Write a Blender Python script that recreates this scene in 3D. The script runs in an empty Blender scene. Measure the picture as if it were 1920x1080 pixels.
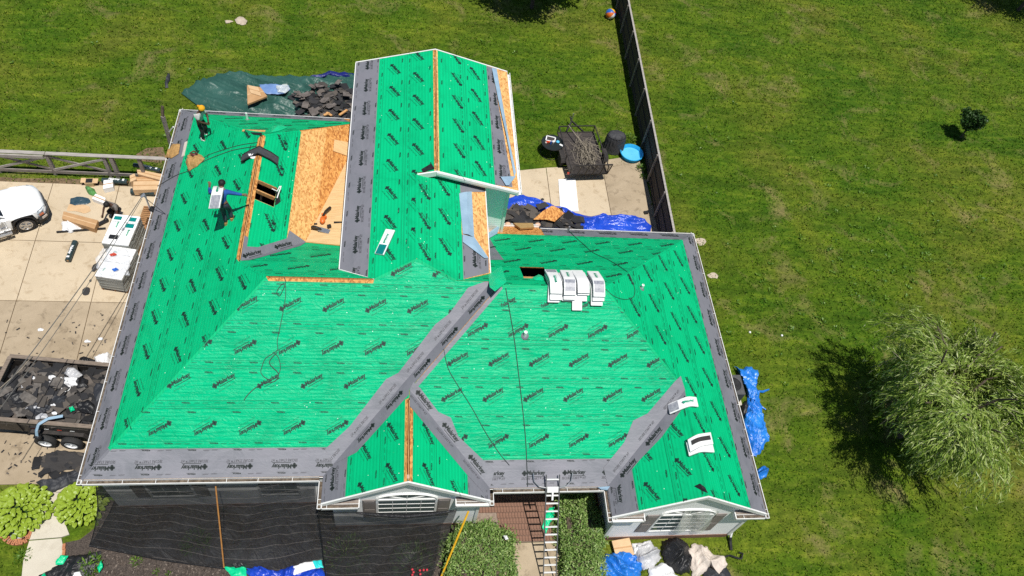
import bpy, bmesh, math, random
import numpy as np
from mathutils import Vector, Matrix, noise as mnoise
from mathutils.geometry import tessellate_polygon
from math import sin, cos, pi, radians, sqrt, atan2

random.seed(7); RNG = np.random.default_rng(7)
scene = bpy.context.scene
C = scene.collection

# ------------------------------------------------------------------ camera
H = 2.8                                   # height of the eaves above the ground
CAM_POS = Vector((9.5832, -9.0759, 23.5205 + H))
CR = Vector((0.98878, -0.067266, 0.133404)).normalized()
CU = Vector((-0.02243, 0.815955, 0.57768)).normalized()
CF = Vector((0.14771, 0.574189, -0.805288)).normalized()
FPX = 1405.867
cam_d = bpy.data.cameras.new('camera'); cam = bpy.data.objects.new('camera', cam_d); C.objects.link(cam)
cam_d.sensor_width = 36.0; cam_d.lens = 36.0 * FPX / 1920.0; cam_d.clip_start = 0.5; cam_d.clip_end = 1000
M = Matrix((CR, CU, -CF)).transposed().to_4x4(); M.translation = CAM_POS
cam.matrix_world = M
scene.camera = cam

# ------------------------------------------------------------------ sky and sun
SUN = Vector((0.115, -0.235, 1.0)).normalized()
world = bpy.data.worlds.new('World'); scene.world = world; world.use_nodes = True
wn = world.node_tree; bg = wn.nodes['Background']
sky = wn.nodes.new('ShaderNodeTexSky'); sky.sky_type = 'NISHITA'; sky.sun_disc = False; sky.dust_density = 0.25; sky.ozone_density = 2.2
sky.sun_elevation = math.asin(SUN.z); sky.sun_rotation = atan2(SUN.x, SUN.y)
wn.links.new(sky.outputs[0], bg.inputs[0]); bg.inputs[1].default_value = 0.068
sl = bpy.data.lights.new('sun', 'SUN'); sl.energy = 5.0; sl.angle = radians(0.53); sl.color = (1.0, 0.965, 0.90)
so = bpy.data.objects.new('sun', sl); C.objects.link(so); so.location = (20, -20, 60)
so.rotation_euler = SUN.to_track_quat('Z', 'Y').to_euler()
scene.view_settings.view_transform = 'Standard'; scene.view_settings.look = 'None'
scene.view_settings.exposure = 0.0; scene.view_settings.gamma = 1.0
scene.view_settings.use_curve_mapping = False
try:
    scene.cycles.max_bounces = 6; scene.cycles.transparent_max_bounces = 12
    scene.cycles.use_denoising = False
except Exception: pass

# ------------------------------------------------------------------ where a picture point lies in the place
def px_ray(u, v): return CF + CR * ((u - 960) / FPX) + CU * ((540 - v) / FPX)
def G(u, v, z=0.0):
    q = px_ray(u, v); return CAM_POS + q * ((z - CAM_POS.z) / q.z)
def G2(u, v, z=0.0):
    g = G(u, v, z); return (g.x, g.y)

# ------------------------------------------------------------------ mesh helpers
class MB:
    def __init__(s): s.v = []; s.f = []; s.uv = None
    def add(s, vs, fs):
        n = len(s.v); s.v += [tuple(q) for q in vs]; s.f += [tuple(i + n for i in f) for f in fs]; return s
    def obox(s, c, ax, ay, az):
        c = Vector(c); ax = Vector(ax); ay = Vector(ay); az = Vector(az)
        vs = [c + ax * i + ay * j + az * k for k in (-1, 1) for j in (-1, 1) for i in (-1, 1)]
        return s.add(vs, [(0, 2, 3, 1), (4, 5, 7, 6), (0, 1, 5, 4), (2, 6, 7, 3), (0, 4, 6, 2), (1, 3, 7, 5)])
    def box(s, x0, x1, y0, y1, z0, z1):
        return s.obox(((x0 + x1) / 2, (y0 + y1) / 2, (z0 + z1) / 2), ((x1 - x0) / 2, 0, 0), (0, (y1 - y0) / 2, 0), (0, 0, (z1 - z0) / 2))
    def rbox(s, c, sx, sy, sz, rz=0.0, tilt=None):
        R = Matrix.Rotation(rz, 3, 'Z')
        if tilt: R = Matrix.Rotation(tilt[1], 3, tilt[0]) @ R
        return s.obox(c, R @ Vector((sx / 2, 0, 0)), R @ Vector((0, sy / 2, 0)), R @ Vector((0, 0, sz / 2)))
    def beam(s, a, b, w, h, up=(0, 0, 1)):
        a = Vector(a); b = Vector(b); d = (b - a); ln = d.length; d.normalize()
        up = Vector(up); sd = d.cross(up)
        if sd.length < 1e-4: sd = d.cross(Vector((1, 0, 0)))
        sd.normalize(); u2 = sd.cross(d)
        return s.obox((a + b) / 2, d * ln / 2, sd * w / 2, u2 * h / 2)
    def tube(s, pts, r, n=6, cap=True):
        pts = [Vector(q) for q in pts]; m = len(pts)
        rs = r if isinstance(r, (list, tuple)) else [r] * m
        base = len(s.v); vs = []; fs = []; ref = None
        for i, q in enumerate(pts):
            t = (pts[min(i + 1, m - 1)] - pts[max(i - 1, 0)])
            if t.length < 1e-9: t = Vector((0, 0, 1))
            t.normalize()
            if ref is None: ref = t.orthogonal().normalized()
            a = (ref - t * ref.dot(t))
            if a.length < 1e-5: a = t.orthogonal()
            a.normalize(); ref = a; b = t.cross(a)
            for j in range(n):
                an = 2 * pi * j / n; vs.append(q + (a * cos(an) + b * sin(an)) * rs[i])
        for i in range(m - 1):
            for j in range(n):
                k = (j + 1) % n; fs.append((i * n + j, i * n + k, (i + 1) * n + k, (i + 1) * n + j))
        if cap:
            fs.append(tuple(reversed(range(n)))); fs.append(tuple((m - 1) * n + j for j in range(n)))
        return s.add(vs, fs)
    def lathe(s, c, prof, n=16, ax=(0, 0, 1), cap=True):
        c = Vector(c); ax = Vector(ax).normalized(); a = ax.orthogonal().normalized(); b = ax.cross(a); m = len(prof)
        vs = [c + ax * z + (a * cos(2 * pi * j / n) + b * sin(2 * pi * j / n)) * r for r, z in prof for j in range(n)]
        fs = [(i * n + j, i * n + (j + 1) % n, (i + 1) * n + (j + 1) % n, (i + 1) * n + j) for i in range(m - 1) for j in range(n)]
        if cap: fs += [tuple(reversed(range(n))), tuple((m - 1) * n + j for j in range(n))]
        return s.add(vs, fs)
    def prism(s, poly, off):          # poly: list of 3d points, off: extrusion vector
        n = len(poly); off = Vector(off); P = [Vector(q) for q in poly]
        return s.add(P + [q + off for q in P], [tuple(reversed(range(n))), tuple(range(n, 2 * n))] + [(i, (i + 1) % n, n + (i + 1) % n, n + i) for i in range(n)])
    def ball(s, c, r, nu=10, nv=7, sc=(1, 1, 1)):
        c = Vector(c); vs = []; fs = []
        for i in range(nv + 1):
            th = pi * i / nv
            for j in range(nu):
                ph = 2 * pi * j / nu
                vs.append(c + Vector((sin(th) * cos(ph) * sc[0], sin(th) * sin(ph) * sc[1], cos(th) * sc[2])) * r)
        for i in range(nv):
            for j in range(nu): fs.append((i * nu + j, (i + 1) * nu + j, (i + 1) * nu + (j + 1) % nu, i * nu + (j + 1) % nu))
        return s.add(vs, fs)
    def surf(s, fn, nu, nv):
        vs = [fn(i / nu, j / nv) for j in range(nv + 1) for i in range(nu + 1)]
        return s.add(vs, [(j * (nu + 1) + i, j * (nu + 1) + i + 1, (j + 1) * (nu + 1) + i + 1, (j + 1) * (nu + 1) + i) for j in range(nv) for i in range(nu)])

def root_loc(o):
    while o.parent: o = o.parent
    return o.location.copy()
def link_mesh(name, me, mat, parent=None, loc=None):
    o = bpy.data.objects.new(name, me)
    C.objects.link(o)
    if mat: me.materials.append(mat)
    if parent: o.parent = parent
    elif loc is not None: o.location = loc
    return o
def obj(name, mb, mat, parent=None, loc=None, smooth=False, bevel=0.0, fix=True):
    """world-space MB to one mesh object; vertices become local to its thing's base"""
    if parent is not None: base = root_loc(parent)
    else:
        if loc is None:
            a = np.array(mb.v); loc = Vector((float((a[:, 0].min() + a[:, 0].max()) / 2), float((a[:, 1].min() + a[:, 1].max()) / 2), float(a[:, 2].min())))
        base = Vector(loc)
    me = bpy.data.meshes.new(name)
    a = np.array(mb.v, dtype=float) - np.array(base)
    me.from_pydata(a.tolist(), [], mb.f)
    if fix or bevel > 0:
        bm = bmesh.new(); bm.from_mesh(me)
        if fix: bmesh.ops.recalc_face_normals(bm, faces=bm.faces)
        if bevel > 0:
            bmesh.ops.bevel(bm, geom=[e for e in bm.edges if len(e.link_faces) == 2 and e.calc_face_angle(0) > 0.6], offset=bevel, segments=1, affect='EDGES', profile=0.5)
        bm.to_mesh(me); bm.free()
    if smooth:
        me.polygons.foreach_set('use_smooth', [True] * len(me.polygons))
        try: me.set_sharp_from_angle(angle=radians(45))
        except Exception: pass
    me.update()
    return link_mesh(name, me, mat, parent, base if parent is None else None)
def tag(o, label=None, cat=None, group=None, kind=None):
    if label: o['label'] = label
    if cat: o['category'] = cat
    if group: o['group'] = group
    if kind: o['kind'] = kind
    return o
def thing(name, label, cat, loc, group=None, rz=0.0):
    o = bpy.data.objects.new(name, None); C.objects.link(o); o.location = loc; o.empty_display_size = 0.2
    o.rotation_euler = (0, 0, rz)
    return tag(o, label, cat, group)
def copy_tree(o, parent=None):
    c = o.copy(); C.objects.link(c); c.parent = parent
    for ch in list(o.children): copy_tree(ch, c)
    return c

# ------------------------------------------------------------------ materials
def nmat(name):
    m = bpy.data.materials.new(name); m.use_nodes = True
    return m, m.node_tree, m.node_tree.nodes['Principled BSDF']
def N(nt, t, **kw):
    n = nt.nodes.new(t)
    for k, v in kw.items():
        if k == 'inp':
            for a, b in v.items(): n.inputs[a].default_value = b
        else: setattr(n, k, v)
    return n
def ramp(nt, stops, fac, mode='LINEAR'):
    r = nt.nodes.new('ShaderNodeValToRGB'); r.color_ramp.interpolation = mode
    el = r.color_ramp.elements
    while len(el) < len(stops): el.new(0.5)
    for e, (p_, c_) in zip(el, stops): e.position = p_; e.color = (*c_, 1) if len(c_) == 3 else c_
    nt.links.new(fac, r.inputs[0]); return r.outputs[0]
def mixc(nt, a, b, fac, bt='MIX'):
    m = nt.nodes.new('ShaderNodeMix'); m.data_type = 'RGBA'; m.blend_type = bt
    for s_, v_ in ((m.inputs[0], fac), (m.inputs[6], a), (m.inputs[7], b)):
        if hasattr(v_, 'links'): nt.links.new(v_, s_)
        else: s_.default_value = v_ if not isinstance(v_, tuple) else ((*v_, 1) if len(v_) == 3 else v_)
    return m.outputs[2]
def noise_tex(nt, vec, scale, detail=4, rough=0.55, dist=0.0):
    n = N(nt, 'ShaderNodeTexNoise'); n.inputs['Scale'].default_value = scale; n.inputs['Detail'].default_value = detail
    n.inputs['Roughness'].default_value = rough; n.inputs['Distortion'].default_value = dist
    if vec is not None: nt.links.new(vec, n.inputs['Vector'])
    return n.outputs[0]
def coords(nt, kind='Object', scale=None, rot=None):
    tc = N(nt, 'ShaderNodeTexCoord'); o = tc.outputs[kind]
    if scale or rot:
        mp = N(nt, 'ShaderNodeMapping'); nt.links.new(o, mp.inputs[0])
        if scale: mp.inputs['Scale'].default_value = scale
        if rot: mp.inputs['Rotation'].default_value = rot
        o = mp.outputs[0]
    return o
def bump(nt, bs, h, strength, dist=0.02):
    b = N(nt, 'ShaderNodeBump'); b.inputs['Strength'].default_value = strength; b.inputs['Distance'].default_value = dist
    nt.links.new(h, b.inputs['Height']); nt.links.new(b.outputs[0], bs.inputs['Normal'])
def pm(name, col, col2=None, scale=8.0, rough=0.7, bmp=0.15, metal=0.0, spec=0.4, detail=4, stretch=None, bdist=0.01, bscale=None, lo=0.35, hi=0.65):
    m, nt, bs = nmat(name)
    vec = coords(nt, 'Object', stretch)
    n = noise_tex(nt, vec, scale, detail)
    c2 = col2 if col2 else tuple(min(1, c_ * 0.75) for c_ in col)
    nt.links.new(ramp(nt, [(lo, col), (hi, c2)], n), bs.inputs['Base Color'])
    bs.inputs['Roughness'].default_value = rough; bs.inputs['Metallic'].default_value = metal
    bs.inputs['Specular IOR Level'].default_value = spec
    if bmp: bump(nt, bs, n if not bscale else noise_tex(nt, vec, bscale, 5), bmp, bdist)
    return m
# ------------------------------------------------------------------ the materials
def make_grass():
    m, nt, bs = nmat('grass_turf'); L = nt.links
    vec = coords(nt, 'Object')
    big = noise_tex(nt, vec, 0.16, 3, 0.6, 0.6); mid = noise_tex(nt, vec, 0.42, 6, 0.66, 0.8)
    sv = coords(nt, 'Object', (0.7, 2.6, 1.0), (0, 0, 0.30)); streak = noise_tex(nt, sv, 1.1, 7, 0.72, 0.7)
    fine = noise_tex(nt, vec, 4.2, 8, 0.8, 0.6); tiny = noise_tex(nt, vec, 16.0, 5, 0.75)
    c = ramp(nt, [(0.30, (0.020, 0.052, 0.003)), (0.42, (0.046, 0.100, 0.006)), (0.53, (0.082, 0.142, 0.009)), (0.64, (0.150, 0.205, 0.020)), (0.76, (0.19, 0.19, 0.05))], streak)
    b2 = ramp(nt, [(0.33, (0.032, 0.088, 0.004)), (0.48, (0.066, 0.118, 0.007)), (0.60, (0.110, 0.132, 0.016)), (0.72, (0.155, 0.145, 0.034))], big)
    c = mixc(nt, c, b2, 0.5)
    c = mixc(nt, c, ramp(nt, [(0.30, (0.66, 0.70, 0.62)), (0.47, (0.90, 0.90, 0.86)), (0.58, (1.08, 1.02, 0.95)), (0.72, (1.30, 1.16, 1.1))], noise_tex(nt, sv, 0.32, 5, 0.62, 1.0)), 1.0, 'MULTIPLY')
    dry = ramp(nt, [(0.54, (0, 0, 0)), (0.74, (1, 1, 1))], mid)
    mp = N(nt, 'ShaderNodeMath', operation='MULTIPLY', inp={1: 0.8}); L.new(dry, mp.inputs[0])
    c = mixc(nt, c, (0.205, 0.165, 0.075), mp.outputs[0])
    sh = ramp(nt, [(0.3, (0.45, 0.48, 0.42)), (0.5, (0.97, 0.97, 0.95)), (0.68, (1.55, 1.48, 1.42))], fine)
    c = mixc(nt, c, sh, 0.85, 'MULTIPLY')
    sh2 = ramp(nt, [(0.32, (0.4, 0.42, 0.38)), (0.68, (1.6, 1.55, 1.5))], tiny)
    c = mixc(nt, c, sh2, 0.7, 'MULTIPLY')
    L.new(c, bs.inputs['Base Color']); bs.inputs['Roughness'].default_value = 0.9; bs.inputs['Specular IOR Level'].default_value = 0.12
    bump(nt, bs, fine, 0.55, 0.08)
    return m
def make_blade():
    m, nt, bs = nmat('grass_blade'); L = nt.links
    ge = N(nt, 'ShaderNodeNewGeometry'); vec = coords(nt, 'Object'); big = noise_tex(nt, vec, 0.16, 3, 0.6, 0.6)
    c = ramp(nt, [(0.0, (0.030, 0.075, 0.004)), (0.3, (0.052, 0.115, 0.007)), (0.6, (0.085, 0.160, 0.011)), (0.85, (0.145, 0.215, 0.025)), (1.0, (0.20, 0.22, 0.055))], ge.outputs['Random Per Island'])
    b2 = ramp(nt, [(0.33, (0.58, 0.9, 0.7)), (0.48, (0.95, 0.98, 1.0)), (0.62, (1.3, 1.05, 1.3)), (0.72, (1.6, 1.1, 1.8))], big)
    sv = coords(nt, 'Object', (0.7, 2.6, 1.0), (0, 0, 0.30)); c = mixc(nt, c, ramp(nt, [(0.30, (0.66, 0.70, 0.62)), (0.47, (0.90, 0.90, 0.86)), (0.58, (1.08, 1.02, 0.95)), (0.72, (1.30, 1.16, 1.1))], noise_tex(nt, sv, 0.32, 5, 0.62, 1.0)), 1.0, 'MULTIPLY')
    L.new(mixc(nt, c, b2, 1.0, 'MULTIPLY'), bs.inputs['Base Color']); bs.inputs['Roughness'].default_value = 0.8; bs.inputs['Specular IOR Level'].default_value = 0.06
    return m
def leaf_mat(name, stops, rough=0.5, trans=0.25):
    m, nt, bs = nmat(name); ge = N(nt, 'ShaderNodeNewGeometry')
    c = ramp(nt, stops, ge.outputs['Random Per Island']); nt.links.new(c, bs.inputs['Base Color'])
    bs.inputs['Roughness'].default_value = rough; bs.inputs['Specular IOR Level'].default_value = 0.35
    if trans:
        tr = N(nt, 'ShaderNodeBsdfTranslucent'); nt.links.new(c, tr.inputs[0]); mx = N(nt, 'ShaderNodeMixShader'); mx.inputs[0].default_value = trans
        nt.links.new(bs.outputs[0], mx.inputs[1]); nt.links.new(tr.outputs[0], mx.inputs[2]); nt.links.new(mx.outputs[0], nt.nodes['Material Output'].inputs[0])
    return m
def make_concrete(name, a, b, stain, seed=0.0):
    m, nt, bs = nmat(name); L = nt.links
    vec = coords(nt, 'Object')
    n1 = noise_tex(nt, vec, 0.55, 5, 0.6, 0.3); n2 = noise_tex(nt, vec, 2.6, 6, 0.68, 0.5); n3 = noise_tex(nt, vec, 45, 3, 0.7)
    c = ramp(nt, [(0.36, a), (0.64, b)], n1)
    st = ramp(nt, [(0.53, (1, 1, 1)), (0.70, stain)], n2); c = mixc(nt, c, st, 0.75, 'MULTIPLY')
    g = ramp(nt, [(0.3, (0.86, 0.86, 0.86)), (0.7, (1.06, 1.06, 1.06))], n3); c = mixc(nt, c, g, 1.0, 'MULTIPLY')
    L.new(c, bs.inputs['Base Color']); bs.inputs['Roughness'].default_value = 0.85; bump(nt, bs, n3, 0.15, 0.004)
    return m
def make_underlay(name, a, b, wr, wscale, rough, seamlines):
    m, nt, bs = nmat(name); L = nt.links
    uv = N(nt, 'ShaderNodeUVMap'); uv.uv_map = 'UVMap'
    def mp(scale):
        q = N(nt, 'ShaderNodeMapping'); q.inputs['Scale'].default_value = scale; L.new(uv.outputs[0], q.inputs[0]); return q.outputs[0]
    wv = noise_tex(nt, mp((0.40, 3.5, 1)), wscale, 2, 0.5, 1.1); w2 = noise_tex(nt, mp((0.9, 1.3, 1)), 2.3, 4, 0.6, 1.6); fine = noise_tex(nt, mp((1, 1, 1)), 26, 3, 0.6)
    col = ramp(nt, [(0.3, a), (0.7, b)], noise_tex(nt, mp((0.5, 0.9, 1)), 1.1, 4, 0.6))
    # rows of tiny printed ticks and the white plastic nail caps
    sp = N(nt, 'ShaderNodeSeparateXYZ'); L.new(uv.outputs[0], sp.inputs[0])
    if seamlines:
        vo = N(nt, 'ShaderNodeTexVoronoi'); vo.inputs['Scale'].default_value = 3.1; L.new(uv.outputs[0], vo.inputs['Vector'])
        lt = N(nt, 'ShaderNodeMath', operation='LESS_THAN', inp={1: 0.046}); L.new(vo.outputs['Distance'], lt.inputs[0])
        col = mixc(nt, col, (0.62, 0.80, 0.72), lt.outputs[0])
        wv_l = N(nt, 'ShaderNodeTexWave', bands_direction='Y', wave_type='BANDS'); wv_l.inputs['Scale'].default_value = 2.6; wv_l.inputs['Distortion'].default_value = 0.25
        L.new(uv.outputs[0], wv_l.inputs['Vector'])
        sh = ramp(nt, [(0.0, (0.90, 0.90, 0.90)), (0.5, (1, 1, 1)), (1.0, (1.05, 1.05, 1.05))], wv_l.outputs[0]); col = mixc(nt, col, sh, 1.0, 'MULTIPLY')
    du = noise_tex(nt, mp((0.8, 1.1, 1)), 0.7, 7, 0.72, 1.2); col = mixc(nt, col, ramp(nt, [(0.34, (0.80, 0.82, 0.82)), (0.5, (1, 1, 1)), (0.66, (1.07, 1.04, 1.05))], du), 1.0, 'MULTIPLY')
    sc_ = noise_tex(nt, mp((1.0, 0.5, 1)), 2.4, 8, 0.78, 2.0); mk = ramp(nt, [(0.64, (0, 0, 0)), (0.74, (1, 1, 1))], sc_); mk2 = N(nt, 'ShaderNodeMath', operation='MULTIPLY', inp={1: 0.10}); L.new(mk, mk2.inputs[0]); col = mixc(nt, col, (0.42, 0.44, 0.38), mk2.outputs[0])
    L.new(col, bs.inputs['Base Color']); bs.inputs['Roughness'].default_value = rough; bs.inputs['Specular IOR Level'].default_value = 0.14
    def ridge(x):
        a_ = N(nt, 'ShaderNodeMath', operation='SUBTRACT', inp={1: 0.5}); L.new(x, a_.inputs[0]); b_ = N(nt, 'ShaderNodeMath', operation='ABSOLUTE'); L.new(a_.outputs[0], b_.inputs[0]); c_ = N(nt, 'ShaderNodeMath', operation='MULTIPLY_ADD', inp={1: -2.0, 2: 1.0}); L.new(b_.outputs[0], c_.inputs[0]); d_ = N(nt, 'ShaderNodeMath', operation='POWER', inp={1: 2.0}); L.new(c_.outputs[0], d_.inputs[0]); return d_.outputs[0]
    ad = N(nt, 'ShaderNodeMath', operation='MULTIPLY_ADD', inp={1: 0.30}); L.new(ridge(w2), ad.inputs[0]); L.new(wv, ad.inputs[2])
    ad2 = N(nt, 'ShaderNodeMath', operation='MULTIPLY_ADD', inp={1: 0.06}); L.new(fine, ad2.inputs[0]); L.new(ad.outputs[0], ad2.inputs[2])
    bump(nt, bs, ad2.outputs[0], wr, 0.06)
    return m
def make_osb(name, a, b, c_):
    m, nt, bs = nmat(name); L = nt.links
    v1 = coords(nt, 'Object', (1, 1, 1)); vo = N(nt, 'ShaderNodeTexVoronoi', feature='F1'); vo.inputs['Scale'].default_value = 24; vo.inputs['Randomness'].default_value = 1.0
    mp = N(nt, 'ShaderNodeMapping'); mp.inputs['Scale'].default_value = (1, 0.45, 1); mp.inputs['Rotation'].default_value = (0, 0, 0.5); L.new(v1, mp.inputs[0])
    nz = N(nt, 'ShaderNodeTexNoise'); nz.inputs['Scale'].default_value = 6; L.new(mp.outputs[0], nz.inputs['Vector'])
    add = N(nt, 'ShaderNodeMix', data_type='RGBA'); add.inputs[0].default_value = 0.12; L.new(mp.outputs[0], add.inputs[6]); L.new(nz.outputs[1], add.inputs[7]); L.new(add.outputs[2], vo.inputs['Vector'])
    sx = N(nt, 'ShaderNodeSeparateColor'); L.new(vo.outputs['Color'], sx.inputs[0])
    c = ramp(nt, [(0.05, c_), (0.35, b), (0.7, a), (1.0, tuple(min(1, q * 1.18) for q in a))], sx.outputs[0])
    L.new(c, bs.inputs['Base Color']); bs.inputs['Roughness'].default_value = 0.75; bump(nt, bs, sx.outputs[0], 0.25, 0.003)
    return m
def make_siding(name, col):
    m, nt, bs = nmat(name); L = nt.links
    w = N(nt, 'ShaderNodeTexWave', wave_type='BANDS', bands_direction='Z', wave_profile='SAW'); w.inputs['Scale'].default_value = 0.314 * 10 / 2 / 1.02 * 0.83
    L.new(coords(nt, 'Object'), w.inputs['Vector'])
    n = noise_tex(nt, coords(nt, 'Object'), 3, 4); L.new(ramp(nt, [(0.3, col), (0.7, tuple(q * 0.93 for q in col))], n), bs.inputs['Base Color'])
    bs.inputs['Roughness'].default_value = 0.55; bump(nt, bs, w.outputs[0], 0.9, 0.02)
    return m
def make_net():
    m, nt, bs = nmat('debris_netting'); L = nt.links
    uv = N(nt, 'ShaderNodeUVMap'); uv.uv_map = 'UVMap'; sp = N(nt, 'ShaderNodeSeparateXYZ'); L.new(uv.outputs[0], sp.inputs[0])
    mul = N(nt, 'ShaderNodeMath', operation='MULTIPLY', inp={1: 2.9}); L.new(sp.outputs[1], mul.inputs[0])
    fr = N(nt, 'ShaderNodeMath', operation='FRACT'); L.new(mul.outputs[0], fr.inputs[0])
    line = N(nt, 'ShaderNodeMath', operation='LESS_THAN', inp={1: 0.05}); L.new(fr.outputs[0], line.inputs[0])
    n = noise_tex(nt, coords(nt, 'Object', (1, 1, 1)), 1.6, 5, 0.6, 0.8)
    L.new(mixc(nt, ramp(nt, [(0.3, (0.008, 0.008, 0.009)), (0.75, (0.026, 0.027, 0.029))], n), (0.095, 0.085, 0.078), line.outputs[0]), bs.inputs['Base Color'])
    bs.inputs['Roughness'].default_value = 0.6
    tr = N(nt, 'ShaderNodeBsdfTransparent'); mx = N(nt, 'ShaderNodeMixShader')
    a = N(nt, 'ShaderNodeMapRange', inp={1: 0.3, 2: 0.7, 3: 0.60, 4: 0.82}); L.new(n, a.inputs[0])
    L.new(a.outputs[0], mx.inputs[0]); L.new(tr.outputs[0], mx.inputs[1]); L.new(bs.outputs[0], mx.inputs[2]); L.new(mx.outputs[0], nt.nodes['Material Output'].inputs[0])
    bump(nt, bs, noise_tex(nt, coords(nt, 'Object', (1, 0.4, 1), (0, 0, 0.5)), 2.5, 4, 0.6, 1.5), 0.8, 0.1)
    return m
def make_tarp(name, a, b, rough=0.35, bs_=0.6, sc=1.9):
    m, nt, bs = nmat(name); L = nt.links
    v = coords(nt, 'Object'); n = noise_tex(nt, v, sc, 4, 0.6, 1.5); n2 = noise_tex(nt, v, sc * 0.35, 3)
    L.new(ramp(nt, [(0.3, a), (0.7, b)], n2), bs.inputs['Base Color']); bs.inputs['Roughness'].default_value = rough; bs.inputs['Specular IOR Level'].default_value = 0.45
    sv = coords(nt, 'Object', (1, 0.45, 1), (0, 0, 0.8)); n3 = noise_tex(nt, sv, sc * 0.8, 3, 0.55, 2.2); ad = N(nt, 'ShaderNodeMath', operation='ADD'); L.new(n, ad.inputs[0]); L.new(n3, ad.inputs[1])
    bump(nt, bs, ad.outputs[0], min(1.0, bs_ * 0.9), 0.10); return m
def glassy(name, col, rough=0.08):
    m, nt, bs = nmat(name); bs.inputs['Base Color'].default_value = (*col, 1); bs.inputs['Roughness'].default_value = rough; bs.inputs['Specular IOR Level'].default_value = 0.7
    return m
def film(name, col, alpha):
    m, nt, bs = nmat(name); bs.inputs['Base Color'].default_value = (*col, 1); bs.inputs['Roughness'].default_value = 0.25
    tr = N(nt, 'ShaderNodeBsdfTransparent'); mx = N(nt, 'ShaderNodeMixShader'); n = noise_tex(nt, coords(nt, 'Object'), 4, 3, 0.6, 1.0)
    a = N(nt, 'ShaderNodeMapRange', inp={1: 0.3, 2: 0.7, 3: max(0, alpha - 0.15), 4: min(1, alpha + 0.15)}); nt.links.new(n, a.inputs[0]); nt.links.new(a.outputs[0], mx.inputs[0])
    nt.links.new(tr.outputs[0], mx.inputs[1]); nt.links.new(bs.outputs[0], mx.inputs[2]); nt.links.new(mx.outputs[0], nt.nodes['Material Output'].inputs[0])
    bump(nt, bs, n, 0.6, 0.05); return m

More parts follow.
